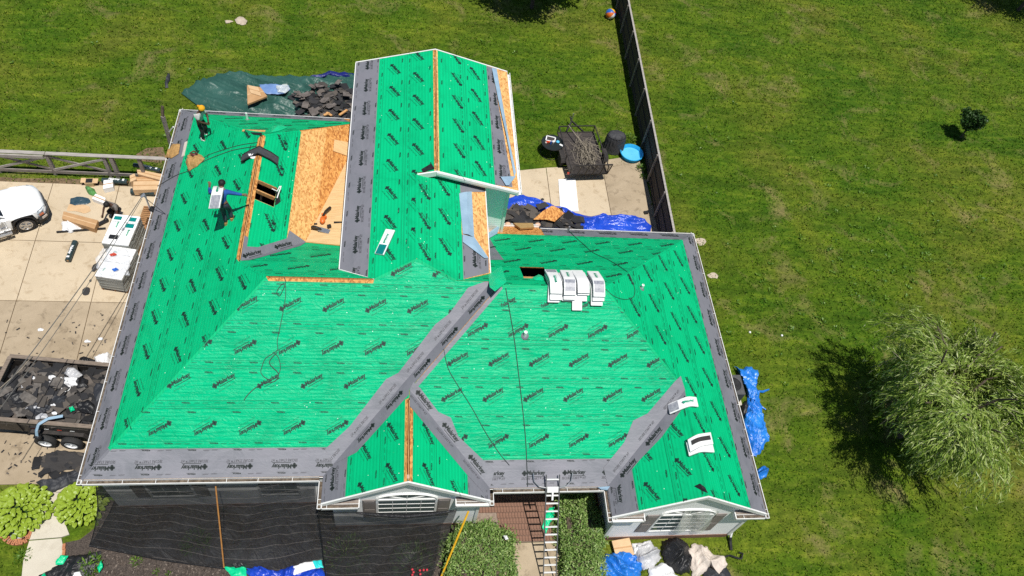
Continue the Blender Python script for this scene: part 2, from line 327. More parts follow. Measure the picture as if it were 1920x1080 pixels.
MT = dict(
 grass=make_grass(), blade=make_blade(),
 conc=make_concrete('driveway_concrete', (0.57, 0.465, 0.325), (0.50, 0.405, 0.28), (0.64, 0.58, 0.50)),
 conc_old=make_concrete('old_concrete', (0.42, 0.335, 0.23), (0.32, 0.25, 0.165), (0.42, 0.39, 0.36)),
 conc_walk=make_concrete('walk_concrete', (0.58, 0.53, 0.43), (0.50, 0.45, 0.36), (0.8, 0.78, 0.75)),
 soil=pm('soil', (0.20, 0.135, 0.075), (0.10, 0.07, 0.04), 7, 0.95, 0.5, bdist=0.05),
 mulch=pm('mulch', (0.105, 0.083, 0.068), (0.038, 0.030, 0.026), 30, 0.95, 0.8, bdist=0.05),
 green=make_underlay('green_underlayment', (0.0, 0.415, 0.165), (0.0, 0.45, 0.182), 0.16, 2.0, 0.55, True),
 green_loose=make_underlay('green_underlayment_wrinkled', (0.0, 0.415, 0.182), (0.0, 0.455, 0.205), 0.80, 1.6, 0.40, True),
 grey=make_underlay('grey_membrane', (0.165, 0.167, 0.190), (0.19, 0.192, 0.218), 0.12, 1.3, 0.55, False),
 grey_loose=make_underlay('grey_membrane_wrinkled', (0.205, 0.207, 0.232), (0.245, 0.247, 0.273), 0.45, 0.7, 0.5, False),
 ink=pm('black_ink', (0.010, 0.016, 0.015), (0.016, 0.024, 0.022), 5, 0.6, 0),
 ink_green=pm('green_black_ink', (0.003, 0.032, 0.022), (0.006, 0.05, 0.034), 5, 0.6, 0),
 ink_soft=pm('faint_ink', (0.0, 0.115, 0.055), (0.0, 0.15, 0.07), 5, 0.6, 0),
 ink_grey=pm('faint_grey_ink', (0.05, 0.05, 0.058), (0.065, 0.065, 0.075), 5, 0.6, 0),
 osb=make_osb('osb_board', (0.62, 0.30, 0.085), (0.50, 0.205, 0.045), (0.33, 0.115, 0.025)),
 osb_pale=make_osb('osb_board_pale', (0.69, 0.40, 0.145), (0.60, 0.32, 0.10), (0.46, 0.20, 0.055)),
 ply=pm('plywood', (0.70, 0.48, 0.25), (0.60, 0.385, 0.18), 3, 0.7, 0.05, stretch=(0.6, 6, 1)),
 lumber=pm('lumber', (0.60, 0.33, 0.13), (0.45, 0.22, 0.075), 3, 0.75, 0.1, stretch=(4, 0.8, 4)),
 attic=pm('attic_shade', (0.03, 0.02, 0.014), (0.015, 0.01, 0.008), 4, 0.9, 0.1),
 siding=pm('white_siding', (0.92, 0.92, 0.92), (0.89, 0.89, 0.89), 3, 0.5, 0.0),
 trim=pm('white_trim', (0.80, 0.80, 0.78), (0.74, 0.74, 0.72), 6, 0.45, 0.02),
 gut_in=pm('gutter_muck', (0.06, 0.045, 0.032), (0.17, 0.135, 0.10), 9, 0.9, 0.4),
 alu=pm('aluminium', (0.62, 0.62, 0.62), (0.52, 0.52, 0.53), 12, 0.35, 0.03, metal=0.85),
 shutter=pm('taupe_shutter', (0.235, 0.205, 0.19), (0.205, 0.18, 0.165), 6, 0.6, 0.03),
 soffit=pm('weathered_return', (0.27, 0.225, 0.19), (0.19, 0.155, 0.13), 8, 0.8, 0.1),
 glass=glassy('window_glass', (0.085, 0.125, 0.125)),  # teal sky reflection is put into the base colour
 brick=pm('brick', (0.25, 0.135, 0.092), (0.155, 0.085, 0.06), 14, 0.85, 0.35),
 brick_o=pm('edging_brick', (0.48, 0.20, 0.095), (0.36, 0.14, 0.07), 14, 0.85, 0.3),
 hole=pm('brick_hole', (0.05, 0.02, 0.015), None, 5, 0.9, 0),
 mortar=pm('mortar', (0.30, 0.23, 0.18), (0.2, 0.15, 0.12), 12, 0.9, 0.3),
 wood_grey=pm('weathered_wood', (0.30, 0.265, 0.235), (0.19, 0.165, 0.145), 3, 0.85, 0.3, stretch=(1, 6, 6), bdist=0.02),
 wood_grey2=pm('weathered_rail', (0.40, 0.37, 0.34), (0.27, 0.245, 0.22), 4, 0.85, 0.3, stretch=(0.8, 6, 6), bdist=0.02),
 wood_dark=pm('shaded_fence_board', (0.062, 0.052, 0.047), (0.034, 0.028, 0.026), 4, 0.85, 0.3, stretch=(6, 6, 0.8)),  # shade on the fence's house side is put into this colour
 pallet=pm('pallet_wood', (0.37, 0.20, 0.085), (0.25, 0.12, 0.05), 5, 0.8, 0.2),
 net=make_net(),
 tarp_blue=make_tarp('blue_tarp', (0.010, 0.042, 0.40), (0.016, 0.078, 0.55), 0.30),
 tarp_lblue=make_tarp('bright_blue_tarp', (0.012, 0.13, 0.52), (0.024, 0.22, 0.66), 0.32),
 tarp_green=make_tarp('dark_green_tarp', (0.018, 0.068, 0.054), (0.036, 0.108, 0.088), 0.42, 0.5),
 tarp_black=make_tarp('black_tarp', (0.008, 0.008, 0.009), (0.018, 0.018, 0.02), 0.45),
 fabric_dark=make_tarp('dark_fabric', (0.022, 0.024, 0.03), (0.035, 0.037, 0.043), 0.6, 0.4),
 canvas=make_tarp('beige_canvas', (0.64, 0.56, 0.49), (0.55, 0.47, 0.41), 0.75, 0.5, 2.2),
 white_poly=make_tarp('white_plastic', (0.80, 0.80, 0.80), (0.70, 0.70, 0.71), 0.35, 0.5),
 grey_poly=make_tarp('silver_plastic', (0.40, 0.40, 0.41), (0.55, 0.55, 0.56), 0.3, 0.7),
 green_scrap=make_tarp('green_scrap', (0.0, 0.50, 0.22), (0.0, 0.58, 0.26), 0.4, 0.3),
 film_blue=pm('blue_release_film', (0.30, 0.43, 0.54), (0.24, 0.36, 0.47), 2.5, 0.35, 0.25, bdist=0.03, spec=0.6),
 clear=film('clear_plastic', (0.75, 0.77, 0.80), 0.45),
 hazy=film('hazy_plastic', (0.70, 0.74, 0.70), 0.55),
 wrap=pm('white_wrapper', (0.84, 0.84, 0.83), (0.76, 0.77, 0.77), 5, 0.3, 0.05, spec=0.5),
 wrap_dk=pm('navy_wrapper_band', (0.020, 0.05, 0.075), (0.045, 0.08, 0.10), 9, 0.35, 0.05),
 wrap_grey=pm('grey_print_panel', (0.22, 0.23, 0.27), (0.34, 0.35, 0.38), 14, 0.4, 0.0),
 teal=pm('teal_print', (0.0, 0.165, 0.16), (0.0, 0.20, 0.185), 6, 0.4, 0),
 tgreen=pm('green_print', (0.01, 0.36, 0.20), None, 6, 0.4, 0),
 bundle_side=pm('stacked_bundle_edges', (0.36, 0.36, 0.33), (0.18, 0.19, 0.175), 3.2, 0.55, 0.3, stretch=(0.4, 0.4, 9), bdist=0.03),
 shingle=leaf_mat('torn_shingle', [(0, (0.012, 0.012, 0.013)), (0.45, (0.026, 0.026, 0.029)), (0.62, (0.042, 0.039, 0.038)), (0.8, (0.075, 0.065, 0.056)), (1, (0.125, 0.105, 0.09))], 0.9, 0),
 card=pm('cardboard', (0.47, 0.28, 0.135), (0.40, 0.23, 0.105), 3, 0.8, 0.05),
 card_l=pm('light_cardboard', (0.60, 0.41, 0.235), (0.53, 0.35, 0.19), 3, 0.8, 0.05),
 roll=pm('roll_wrapper', (0.016, 0.032, 0.036), (0.035, 0.06, 0.063), 9, 0.35, 0.05),
 white=pm('white_paint', (0.82, 0.82, 0.81), (0.77, 0.77, 0.76), 5, 0.4, 0.02),
 black=pm('black_plastic', (0.012, 0.012, 0.013), (0.022, 0.022, 0.023), 8, 0.5, 0.05),
 steel_blk=pm('black_steel', (0.028, 0.026, 0.025), (0.055, 0.047, 0.042), 8, 0.55, 0.1, metal=0.2),
 rubber=pm('tyre_rubber', (0.020, 0.020, 0.021), (0.034, 0.033, 0.032), 16, 0.85, 0.3),
 carpaint=glassy('white_car_paint', (0.83, 0.84, 0.85), 0.18),
 carglass=glassy('tinted_glass', (0.012, 0.016, 0.022), 0.05),
 trimgrey=pm('grey_bumper', (0.075, 0.08, 0.088), (0.06, 0.064, 0.07), 8, 0.5, 0.03),
 lamp=glassy('headlamp_lens', (0.35, 0.40, 0.44), 0.06),
 amber=glassy('amber_lens', (0.62, 0.16, 0.05), 0.1),
 pool=pm('blue_pool_plastic', (0.02, 0.33, 0.66), (0.03, 0.38, 0.72), 4, 0.35, 0.05),
 pool_l=pm('pale_pool_floor', (0.12, 0.50, 0.74), (0.10, 0.45, 0.70), 4, 0.35, 0.05),
 orange=pm('orange_plastic', (0.72, 0.17, 0.03), (0.6, 0.13, 0.02), 6, 0.4, 0.02),
 yellow=pm('yellow_paint', (0.78, 0.45, 0.02), (0.7, 0.38, 0.02), 6, 0.45, 0.02),
 lath=pm('orange_lath', (0.40, 0.19, 0.05), (0.30, 0.13, 0.035), 5, 0.7, 0.1),
 red=pm('red_plastic', (0.55, 0.06, 0.03), None, 6, 0.4, 0.02),
 bluep=pm('blue_plastic', (0.03, 0.14, 0.55), None, 6, 0.4, 0.02),
 burlap=pm('tan_bag', (0.45, 0.27, 0.10), (0.32, 0.18, 0.06), 16, 0.9, 0.4),
 skin=pm('skin', (0.21, 0.11, 0.068), (0.17, 0.085, 0.052), 9, 0.55, 0.05),
 skin_dk=pm('skin_brown', (0.085, 0.042, 0.027), (0.065, 0.032, 0.02), 9, 0.55, 0.05),
 hair=pm('black_hair', (0.008, 0.007, 0.007), None, 30, 0.7, 0.3),
 shirt_w=pm('pale_shirt', (0.56, 0.55, 0.53), (0.44, 0.43, 0.42), 7, 0.85, 0.3, bdist=0.03),
 shirt_b=pm('blue_shirt', (0.018, 0.095, 0.36), (0.012, 0.06, 0.24), 7, 0.8, 0.3, bdist=0.03),
 shirt_n=pm('navy_vest', (0.008, 0.014, 0.045), (0.006, 0.01, 0.03), 7, 0.8, 0.2),
 shirt_g=pm('grey_shirt', (0.20, 0.18, 0.165), (0.13, 0.115, 0.105), 7, 0.85, 0.3),
 pants_k=pm('black_trousers', (0.013, 0.013, 0.015), (0.02, 0.02, 0.022), 7, 0.85, 0.3),
 pants_d=pm('dark_jeans', (0.024, 0.032, 0.048), (0.04, 0.05, 0.068), 7, 0.85, 0.3),
 ycloth=pm('yellow_cloth', (0.78, 0.40, 0.012), (0.68, 0.31, 0.01), 9, 0.8, 0.4, bdist=0.03),
 bark=pm('bark', (0.115, 0.085, 0.06), (0.06, 0.045, 0.033), 9, 0.95, 0.7, bdist=0.03),
 stick=pm('bare_branch', (0.30, 0.26, 0.20), (0.19, 0.16, 0.12), 6, 0.9, 0.3),
 willow=leaf_mat('willow_leaf', [(0, (0.10, 0.175, 0.018)), (0.45, (0.215, 0.32, 0.045)), (0.8, (0.35, 0.44, 0.095)), (1, (0.52, 0.57, 0.28))], 0.5, 0.25),
 hosta=leaf_mat('hosta_leaf', [(0, (0.13, 0.215, 0.015)), (0.5, (0.26, 0.37, 0.03)), (1, (0.42, 0.52, 0.075))], 0.4, 0.2),
 hedge=leaf_mat('hedge_leaf', [(0, (0.085, 0.165, 0.03)), (0.5, (0.17, 0.285, 0.06)), (0.9, (0.29, 0.40, 0.12)), (1, (0.44, 0.50, 0.22))], 0.5, 0.2),
 dkleaf=leaf_mat('dark_tree_leaf', [(0, (0.014, 0.04, 0.007)), (0.6, (0.03, 0.075, 0.014)), (1, (0.075, 0.135, 0.04))], 0.28, 0.1),
 leaf=leaf_mat('garden_leaf', [(0, (0.06, 0.14, 0.012)), (0.6, (0.12, 0.24, 0.022)), (1, (0.20, 0.30, 0.05))], 0.5, 0.25),
 flower=pm('red_flower', (0.55, 0.04, 0.06), None, 6, 0.6, 0),
 gravel=pm('pale_gravel', (0.45, 0.47, 0.50), (0.30, 0.32, 0.35), 14, 0.9, 0.8, bdist=0.05),
 stone=pm('pale_stone', (0.50, 0.42, 0.33), (0.40, 0.33, 0.25), 6, 0.9, 0.4),
 foam=pm('tan_insulation', (0.46, 0.30, 0.12), (0.38, 0.235, 0.085), 6, 0.9, 0.2),
 pink=pm('pink_insulation', (0.66, 0.42, 0.30), (0.58, 0.36, 0.25), 9, 0.95, 0.5),
 rope=pm('grey_cord', (0.035, 0.045, 0.045), (0.05, 0.06, 0.06), 9, 0.7, 0),
 rope_g=pm('green_hose', (0.015, 0.10, 0.06), (0.02, 0.13, 0.075), 9, 0.5, 0),
 cable=pm('service_cable', (0.10, 0.095, 0.09), (0.15, 0.14, 0.13), 9, 0.6, 0.1),
)
# ------------------------------------------------------------------ the ground and the paved areas
def flat_poly(name, pts, z, mat, kind=None, thick=0.0, parent=None, label=None):
    mb = MB()
    tri = tessellate_polygon([[Vector((x, y, 0)) for x, y in pts]])
    n = len(pts)
    if thick:
        mb.v = [(x, y, z) for x, y in pts] + [(x, y, z - thick) for x, y in pts]
        mb.f = [tuple(t) for t in tri] + [(i, (i + 1) % n, n + (i + 1) % n, n + i) for i in range(n)]
    else:
        mb.v = [(x, y, z) for x, y in pts]; mb.f = [tuple(t) for t in tri]
    o = obj(name, mb, mat, parent=parent, loc=(0, 0, 0) if parent is None else None, fix=bool(thick))
    if not thick:
        me = o.data
        if me.polygons and me.polygons[0].normal.z < 0: me.flip_normals()
    if kind: o['kind'] = kind
    if label: o['label'] = label
    return o
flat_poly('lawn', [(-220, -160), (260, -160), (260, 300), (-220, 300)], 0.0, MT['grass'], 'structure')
flat_poly('bare_soil', [G2(*q) for q in ((255, 290), (275, 278), (306, 276), (312, 300), (300, 306), (262, 302))], 0.012, MT['soil'], 'structure')
flat_poly('soil_strip', [(-14, 14.6), (-14, 15.0), (-6.6, 14.95), (-5.0, 15.05), (-3.4, 14.95), (-0.8, 15.2), (0.2, 15.0), (0.2, 14.6)], 0.008, MT['soil'], 'structure')
drv = tag(bpy.data.objects.new('driveway', None), kind='structure'); C.objects.link(drv)
xs = [-18.0, -15.9, -13.2, -10.5, -7.8, -5.12, -2.42, 0.48]; ys = [1.1, 3.0, 5.6, 8.52, 11.5, 14.7]
for i in range(len(xs) - 1):
    for j in range(len(ys) - 1):
        g_ = 0.014
        sk = lambda x, y: x + (8.5 - y) * 0.05 if -10 < x < -1 else x
        P = [(sk(xs[i], ys[j]) + g_, ys[j] + g_), (sk(xs[i + 1], ys[j]) - g_, ys[j] + g_), (sk(xs[i + 1], ys[j + 1]) - g_, ys[j + 1] - g_), (sk(xs[i], ys[j + 1]) + g_, ys[j + 1] - g_)]
        flat_poly('concrete_slab', P, 0.045 + random.uniform(-.004, .004), MT['conc'] if ys[j] > 8 else MT['conc_old'], thick=0.1, parent=drv)
flat_poly('joint_bed', [(-18, 1.12), (0.46, 1.12), (0.46, 14.66), (-18, 14.66)], 0.02, MT['soil'], parent=drv)
pat = tag(bpy.data.objects.new('patio', None), kind='structure'); C.objects.link(pat)
for P in ([(13.7, 10.4), (16.6, 10.4), (16.6, 17.02), (15.2, 16.75), (13.7, 16.6)], [(16.63, 10.4), (19.5, 10.4), (19.5, 17.4), (18.9, 17.3), (16.63, 17.03)], [(19.53, 10.4), (21.6, 10.4), (21.75, 13.6), (21.6, 18.2), (20.6, 18.0), (19.53, 17.7)]):
    flat_poly('concrete_slab', P, 0.05 + random.uniform(-.004, .004), MT['conc_old'] if P[0][0] > 19 else MT['conc'], thick=0.1, parent=pat)
flat_poly('joint_bed', [(13.75, 10.5), (21.5, 10.5), (21.5, 16.5), (13.75, 16.5)], 0.02, MT['soil'], parent=pat)
wlk = tag(bpy.data.objects.new('garden_path', None), kind='structure'); C.objects.link(wlk)
flat_poly('concrete_slab', [G2(*q) for q in ((88, 922), (112, 925), (118, 950), (124, 985), (131, 1003), (116, 1008), (56, 1013), (68, 975))], 0.06, MT['conc_walk'], thick=0.1, parent=wlk)
flat_poly('concrete_slab', [G2(*q) for q in ((56, 1015), (116, 1010), (122, 1040), (112, 1062), (84, 1100), (40, 1100), (45, 1050))], 0.05, MT['conc_walk'], thick=0.1, parent=wlk)
flat_poly('concrete_slab', [G2(*q) for q in ((105, 905), (140, 912), (112, 924), (90, 921))], 0.055, MT['conc_walk'], thick=0.1, parent=wlk)
flat_poly('mulch_bed', [G2(*q) for q in ((122, 1018), (150, 1012), (185, 985), (195, 935))] + [(0.4, 0.45), (12.3, 0.45), (12.4, -1.3), (12.0, -2.6), (11.6, -4.2), (-1.2, -4.2), G2(112, 1085), G2(124, 1045)], 0.016, MT['mulch'], 'structure')
# porch: a paved brick floor with single bricks, and the concrete in front of it
porch = tag(bpy.data.objects.new('porch_floor', None), kind='structure'); C.objects.link(porch)
obj('mortar_bed', MB().box(12.3, 16.9, -1.28, 1.6, 0.0, 0.10), MT['mortar'], porch)
bk = MB().box(-0.05, 0.05, -0.098, 0.098, 0.10, 0.132); b0 = None
yy = -1.17; row = 0
while yy < 0.62:
    horiz = row % 3 == 2
    x = 12.36 + (0.03 if row % 2 else 0)
    while x < 16.8:
        if not (x < 13.2 and yy < -0.2) and not (x > 15.4 and yy < 0.3):
            if b0 is None: o = b0 = obj('brick', bk, MT['brick'], porch)
            else: o = b0.copy(); C.objects.link(o)
            o.location = (x, yy, random.uniform(-.003, .004)); o.rotation_euler = (0, 0, random.uniform(-.02, .02))
        x += 0.107
    yy += 0.208; row += 1
flat_poly('front_walk', [(12.9, -1.30), (16.2, -1.30), (15.9, -4.5), (13.1, -4.5)], 0.055, MT['conc_old'], 'structure', thick=0.1)

# ------------------------------------------------------------------ the house
PT = 0.6573; P2 = 0.2845; KM = sqrt(1 + PT * PT); K2 = sqrt(1 + P2 * P2)
X1, X2, X3, WID = 7.177, 12.736, 16.426, 22.0
class Plane:
    def __init__(s, g, c, z0=H, p_=PT):
        s.g = Vector(g); s.c = c; s.z0 = z0; s.p = p_; s.k = sqrt(1 + p_ * p_); s.t = Vector((g[1], -g[0]))
        s.n = Vector((-p_ * g[0], -p_ * g[1], 1)).normalized()
    def z(s, x, y): return s.z0 + s.p * (x * s.g.x + y * s.g.y - s.c)
    def pt(s, x, y, off=0.0): return Vector((x, y, s.z(x, y))) + s.n * off
    def uv(s, x, y): return (x * s.t.x + y * s.t.y, (x * s.g.x + y * s.g.y - s.c) * s.k)
    def xy(s, u, v): d_ = v / s.k + s.c; return (s.t.x * u + s.g.x * d_, s.t.y * u + s.g.y * d_)
    def hit(s, u, v, off=0.0):      # picture point to roof point
        q = px_ray(u, v); a = -s.p * s.g.x; b = -s.p * s.g.y
        t = (s.z0 + s.p * (CAM_POS.x * s.g.x + CAM_POS.y * s.g.y - s.c) - CAM_POS.z) / (q.z - s.p * (q.x * s.g.x + q.y * s.g.y))
        return CAM_POS + q * t + s.n * off
Z4 = H + 3.218
PL = dict(L=Plane((1, 0), 0), FL=Plane((0, 1), 0), FR=Plane((0, 1), -0.492), W1=Plane((1, 0), X1), G1=Plane((-1, 0), -X2), G2l=Plane((1, 0), X3),
          R=Plane((-1, 0), -WID), REAR=Plane((0, -1), -10.8), LW=Plane((-1, 0), -8.6), LB=Plane((0, -1), -16.78),
          TL=Plane((1, 0), 7.592, Z4, P2), TU=Plane((-1, 0), -13.983, Z4, P2), TD=Plane((-1, 0), -12.607, Z4, P2))
e = 0.13
POLY = dict(
 L=[(e, e), (5.4, 5.4), (4.3, 6.5), (4.3, 12.48), (e, 16.65)],
 FL=[(e, e), (7.307, e), (12.577, 5.4), (11.44, 5.4), (10.1, 5.98), (8.756, 5.4), (5.4, 5.4)],
 W1=[(7.307, -.75), (9.956, -.75), (9.956, 2.287), (12.823, 5.154), (12.577, 5.4), (7.307, .13)],
 G1=[(9.956, -.75), (12.606, -.75), (12.606, -.362), (9.956, 2.288)],
 FR=[(12.606, -.362), (16.556, -.362), (19.213, 2.295), (16.354, 5.154), (12.823, 5.154), (9.956, 2.287)],
 G2l=[(16.556, -1.38), (19.213, -1.38), (19.213, 2.295), (16.556, -.362)],
 R=[(21.87, -1.38), (21.87, 10.67), (16.354, 5.154), (19.213, 2.295), (19.213, -1.38)],
 REAR=[(5.4, 5.4), (12.577, 5.4), (12.823, 5.154), (16.354, 5.154), (21.87, 10.67), (8.47, 10.67), (4.3, 6.5)],
 LW=[(4.3, 6.5), (8.47, 10.67), (8.47, 16.65), (4.3, 12.48)],
 LB=[(e, 16.65), (4.3, 12.48), (8.47, 16.65)],
 TL=[(7.592, 6.0), (8.756, 5.4), (10.1, 5.98), (10.1, 9.85), (10.787, 9.78), (10.787, 16.56), (7.592, 16.56)],
 TU=[(10.787, 9.78), (13.853, 9.78), (13.853, 16.56), (10.787, 16.56)],
 TD=[(10.1, 5.98), (11.44, 5.4), (12.607, 6.0), (12.607, 10.2), (10.1, 10.2)],
)
house = thing('house', 'single storey house with green underlayment over its whole stripped roof', 'house', (11, 5, 0))

def in_poly(x, y, P):
    c = False; n = len(P); j = n - 1
    for i in range(n):
        if (P[i][1] > y) != (P[j][1] > y) and x < (P[j][0] - P[i][0]) * (y - P[i][1]) / (P[j][1] - P[i][1]) + P[i][0]: c = not c
        j = i
    return c
def plan_bm(outer, holes=(), cuts=(), laps=(), pl=None):
    loops = [[Vector((x, y, 0)) for x, y in outer]] + [[Vector((x, y, 0)) for x, y in h_] for h_ in holes]
    pts = [q for l_ in loops for q in l_]; bm = bmesh.new(); vs = [bm.verts.new(q) for q in pts]
    for t in tessellate_polygon(loops):
        try: bm.faces.new([vs[i] for i in t])
        except ValueError: pass
    for (a, b, c_) in cuts:              # keep a*x+b*y<=c
        nn = Vector((a, b, 0)); co = nn * (c_ / nn.length_squared)
        bmesh.ops.bisect_plane(bm, geom=bm.verts[:] + bm.edges[:] + bm.faces[:], plane_co=co, plane_no=nn, clear_outer=True, dist=1e-5)
    for v_ in laps:
        x, y = pl.xy(0, v_)
        bmesh.ops.bisect_plane(bm, geom=bm.verts[:] + bm.edges[:] + bm.faces[:], plane_co=(x, y, 0), plane_no=(pl.g.x, pl.g.y, 0), dist=1e-5)
    bmesh.ops.recalc_face_normals(bm, faces=bm.faces)
    for f in bm.faces:
        if f.normal.z < 0: f.normal_flip()
    return bm
def bm_obj(name, bm, pl, off, mat, parent, faces=None, thick=0.0, offv=None):
    base = root_loc(parent); me = bpy.data.meshes.new(name); fs = faces if faces is not None else bm.faces[:]
    idx = {}; V = []; F = []; UV = []
    for f in fs:
        r = []
        for v in f.verts:
            if v.index not in idx or v not in idx:
                pass
            k_ = v
            if k_ not in idx:
                idx[k_] = len(V); u_, w_ = pl.uv(v.co.x, v.co.y)
                V.append(pl.pt(v.co.x, v.co.y, offv(w_) if offv else off) - base); UV.append((u_, w_))
            r.append(idx[k_])
        F.append(r)
    nv = len(V)
    if thick:
        ed = {}
        for f in F:
            for a, b in zip(f, f[1:] + f[:1]): ed[(a, b)] = True
        bd = [(a, b) for (a, b) in ed if (b, a) not in ed]
        V += [q - Vector((0, 0, thick)) for q in V]; UV += UV
        F += [list(reversed([i + nv for i in f])) for f in F] + [[b, a, a + nv, b + nv] for a, b in bd]
    me.from_pydata([tuple(q) for q in V], [], F)
    ul = me.uv_layers.new(name='UVMap')
    for lp in me.loops: ul.data[lp.index].uv = UV[lp.vertex_index]
    me.update()
    return link_mesh(name, me, mat, parent)

# ---- printed lettering -------------------------------------------------------
def text_mesh(body, size, bold=0.0, shear=0.0, spacing=1.0):
    cu = bpy.data.curves.new('t', 'FONT'); cu.body = body; cu.size = size; cu.offset = bold; cu.shear = shear; cu.resolution_u = 2
    cu.align_x = 'CENTER'; cu.align_y = 'CENTER'; cu.space_character = spacing; cu.fill_mode = 'FRONT'
    o = bpy.data.objects.new('t', cu); C.objects.link(o); dg = bpy.context.evaluated_depsgraph_get(); dg.update()
    me = bpy.data.meshes.new_from_object(o.evaluated_get(dg)); bpy.data.objects.remove(o); bpy.data.curves.remove(cu)
    me.calc_loop_triangles()
    V = np.array([tuple(v.co)[:2] for v in me.vertices]); T = np.array([tuple(t.vertices) for t in me.loop_triangles])
    bpy.data.meshes.remove(me); return V, T
def join2(parts):
    V = []; T = []; n = 0
    for v, t in parts: V.append(v); T.append(t + n); n += len(v)
    return np.vstack(V), np.vstack(T)
def rect2(x0, x1, y0, y1): return np.array([(x0, y0), (x1, y0), (x1, y1), (x0, y1)], float), np.array([(0, 1, 2), (0, 2, 3)])
def blob2(cx, cy, r, n=7):
    return np.array([(cx, cy)] + [(cx + r * cos(2 * pi * i / n), cy + r * sin(2 * pi * i / n)) for i in range(n)]), np.array([(0, 1 + i, 1 + (i + 1) % n) for i in range(n)])
def scaled(m, w):
    v, t = m; v = v - (v.max(0) + v.min(0)) / 2; return v * (w / (v[:, 0].max() - v[:, 0].min())), t
def icon2(cx, cy, r): return join2([blob2(cx - r * .55, cy, r * .5), blob2(cx + r * .55, cy, r * .5), blob2(cx, cy + r * .6, r * .5), blob2(cx, cy - r * .6, r * .5), blob2(cx, cy, r * .35)])
def shift(m, dx, dy): return m[0] + np.array([dx, dy]), m[1]
T_name = scaled(text_mesh('Malarkey', 1.0, 0.036, 0.12, 0.97), 0.62)
T_name = (T_name[0] * np.array([1, 1.12]), T_name[1])
LOGO = join2([shift(T_name, 0.08, 0), icon2(-0.31, 0.0, 0.085), rect2(-0.2, 0.37, -0.108, -0.092)])
SUB_G = scaled(text_mesh('SECURE START UDL', 1.0, 0.0, 0.1, 1.1), 0.56)
SUB_I = scaled(text_mesh('SECURE START\u2122 HT', 1.0, 0.016, 0.25, 1.12), 0.82); SUB_I = (SUB_I[0] * np.array([1, 1.5]), SUB_I[1])
MINI = join2([scaled(text_mesh('Malarkey', 1.0, 0.04, 0.1), 0.20), rect2(-0.10, 0.13, -0.034, -0.024), blob2(-0.125, 0.0, 0.024, 5)])
HAIR = join2([rect2(-.67 + i * .0957, -.67 + (i + 1) * .0957 + .001, -.004, .004) for i in range(14)])
LINES = join2([rect2(-0.09, 0.09, -0.004, 0.004), rect2(-0.06, 0.10, 0.014, 0.022)])
def stamp(acc, pl, m, u, v, ang, off, test):
    V, T = m; c_, s_ = cos(ang), sin(ang)
    U = u + V[:, 0] * c_ - V[:, 1] * s_; W = v + V[:, 0] * s_ + V[:, 1] * c_
    D = W / pl.k + pl.c; X = pl.t.x * U + pl.g.x * D; Y = pl.t.y * U + pl.g.y * D
    cx, cy = X.mean(), Y.mean(); r = 0.8
    if not any(test(cx + a, cy + b) for a, b in ((0, 0), (.4, 0), (-.4, 0), (0, .4), (0, -.4))): return
    Z = pl.z0 + pl.p * (X * pl.g.x + Y * pl.g.y - pl.c)
    P3 = np.stack([X, Y, Z], 1) + np.array(pl.n) * off
    inside = all(test(X[i], Y[i]) for i in (X.argmin(), X.argmax(), Y.argmin(), Y.argmax())) and False
    tc = np.stack([X[T].mean(1), Y[T].mean(1)], 1)
    keep = np.array([test(a, b) for a, b in tc])
    if not keep.any(): return
    acc.append((P3, T[keep]))
def flush(name, acc, mat, parent):
    if not acc: return None
    base = np.array(root_loc(parent)); V = []; T = []; n = 0
    for v, t in acc: V.append(v - base); T.append(t + n); n += len(v)
    me = bpy.data.meshes.new(name); me.from_pydata(np.vstack(V).tolist(), [], np.vstack(T).tolist()); me.update()
    return link_mesh(name, me, mat, parent)
ANG = radians(31)
# ---- decking -----------------------------------------------------------------
HOLE_LW = [(4.42, 9.34), (5.03, 9.34), (5.03, 10.29), (4.42, 10.29)]
HOLE_RE = [(13.72, 5.72), (14.6, 5.72), (14.6, 6.68), (13.72, 6.68)]
s_ = 0.035
DECK = dict(POLY)
DECK['L'] = [(e, e), (5.4, 5.4), (4.3, 6.5), (4.3 - s_, 6.6), (4.3 - s_, 12.45), (e, 16.65)]
DECK['LW'] = [(4.3, 6.5), (8.47, 10.67), (8.47, 16.65), (4.3 + s_, 12.5), (4.3 + s_, 6.6)]
DECK['FL'] = [(e, e), (7.307, e), (12.577, 5.4), (11.44, 5.4), (10.1, 5.98), (8.756, 5.4), (8.7, 5.4 - s_), (5.5, 5.4 - s_), (5.4, 5.4)]
DECK['TL'] = [(7.592, 6.0), (8.756, 5.4), (10.1, 5.98), (10.1, 9.85), (10.74, 9.78), (10.787 - s_, 9.8), (10.787 - s_, 16.5), (10.787, 16.56), (7.592, 16.56)]
DECK['TU'] = [(10.787 + s_, 9.8), (10.83, 9.78), (13.853, 9.78), (13.853, 16.56), (10.787, 16.56), (10.787 + s_, 16.5)]
DECK['W1'] = [(7.307, -.75), (9.956 - s_, -.75), (9.956 - s_, 1.95), (9.956, 2.0), (9.956, 2.287), (12.823, 5.154), (12.577, 5.4), (7.307, .13)]
DECK['G1'] = [(9.956 + s_, -.75), (12.606, -.75), (12.606, -.362), (9.956, 2.288), (9.956, 2.0), (9.956 + s_, 1.95)]
for k, P in DECK.items():
    bm = plan_bm(P, [HOLE_LW] if k == 'LW' else [HOLE_RE] if k == 'REAR' else [])
    bm_obj('roof_decking', bm, PL[k], 0.0, MT['osb_pale'] if k in ('TU', 'TD') else MT['osb'], house, thick=0.035); bm.free()
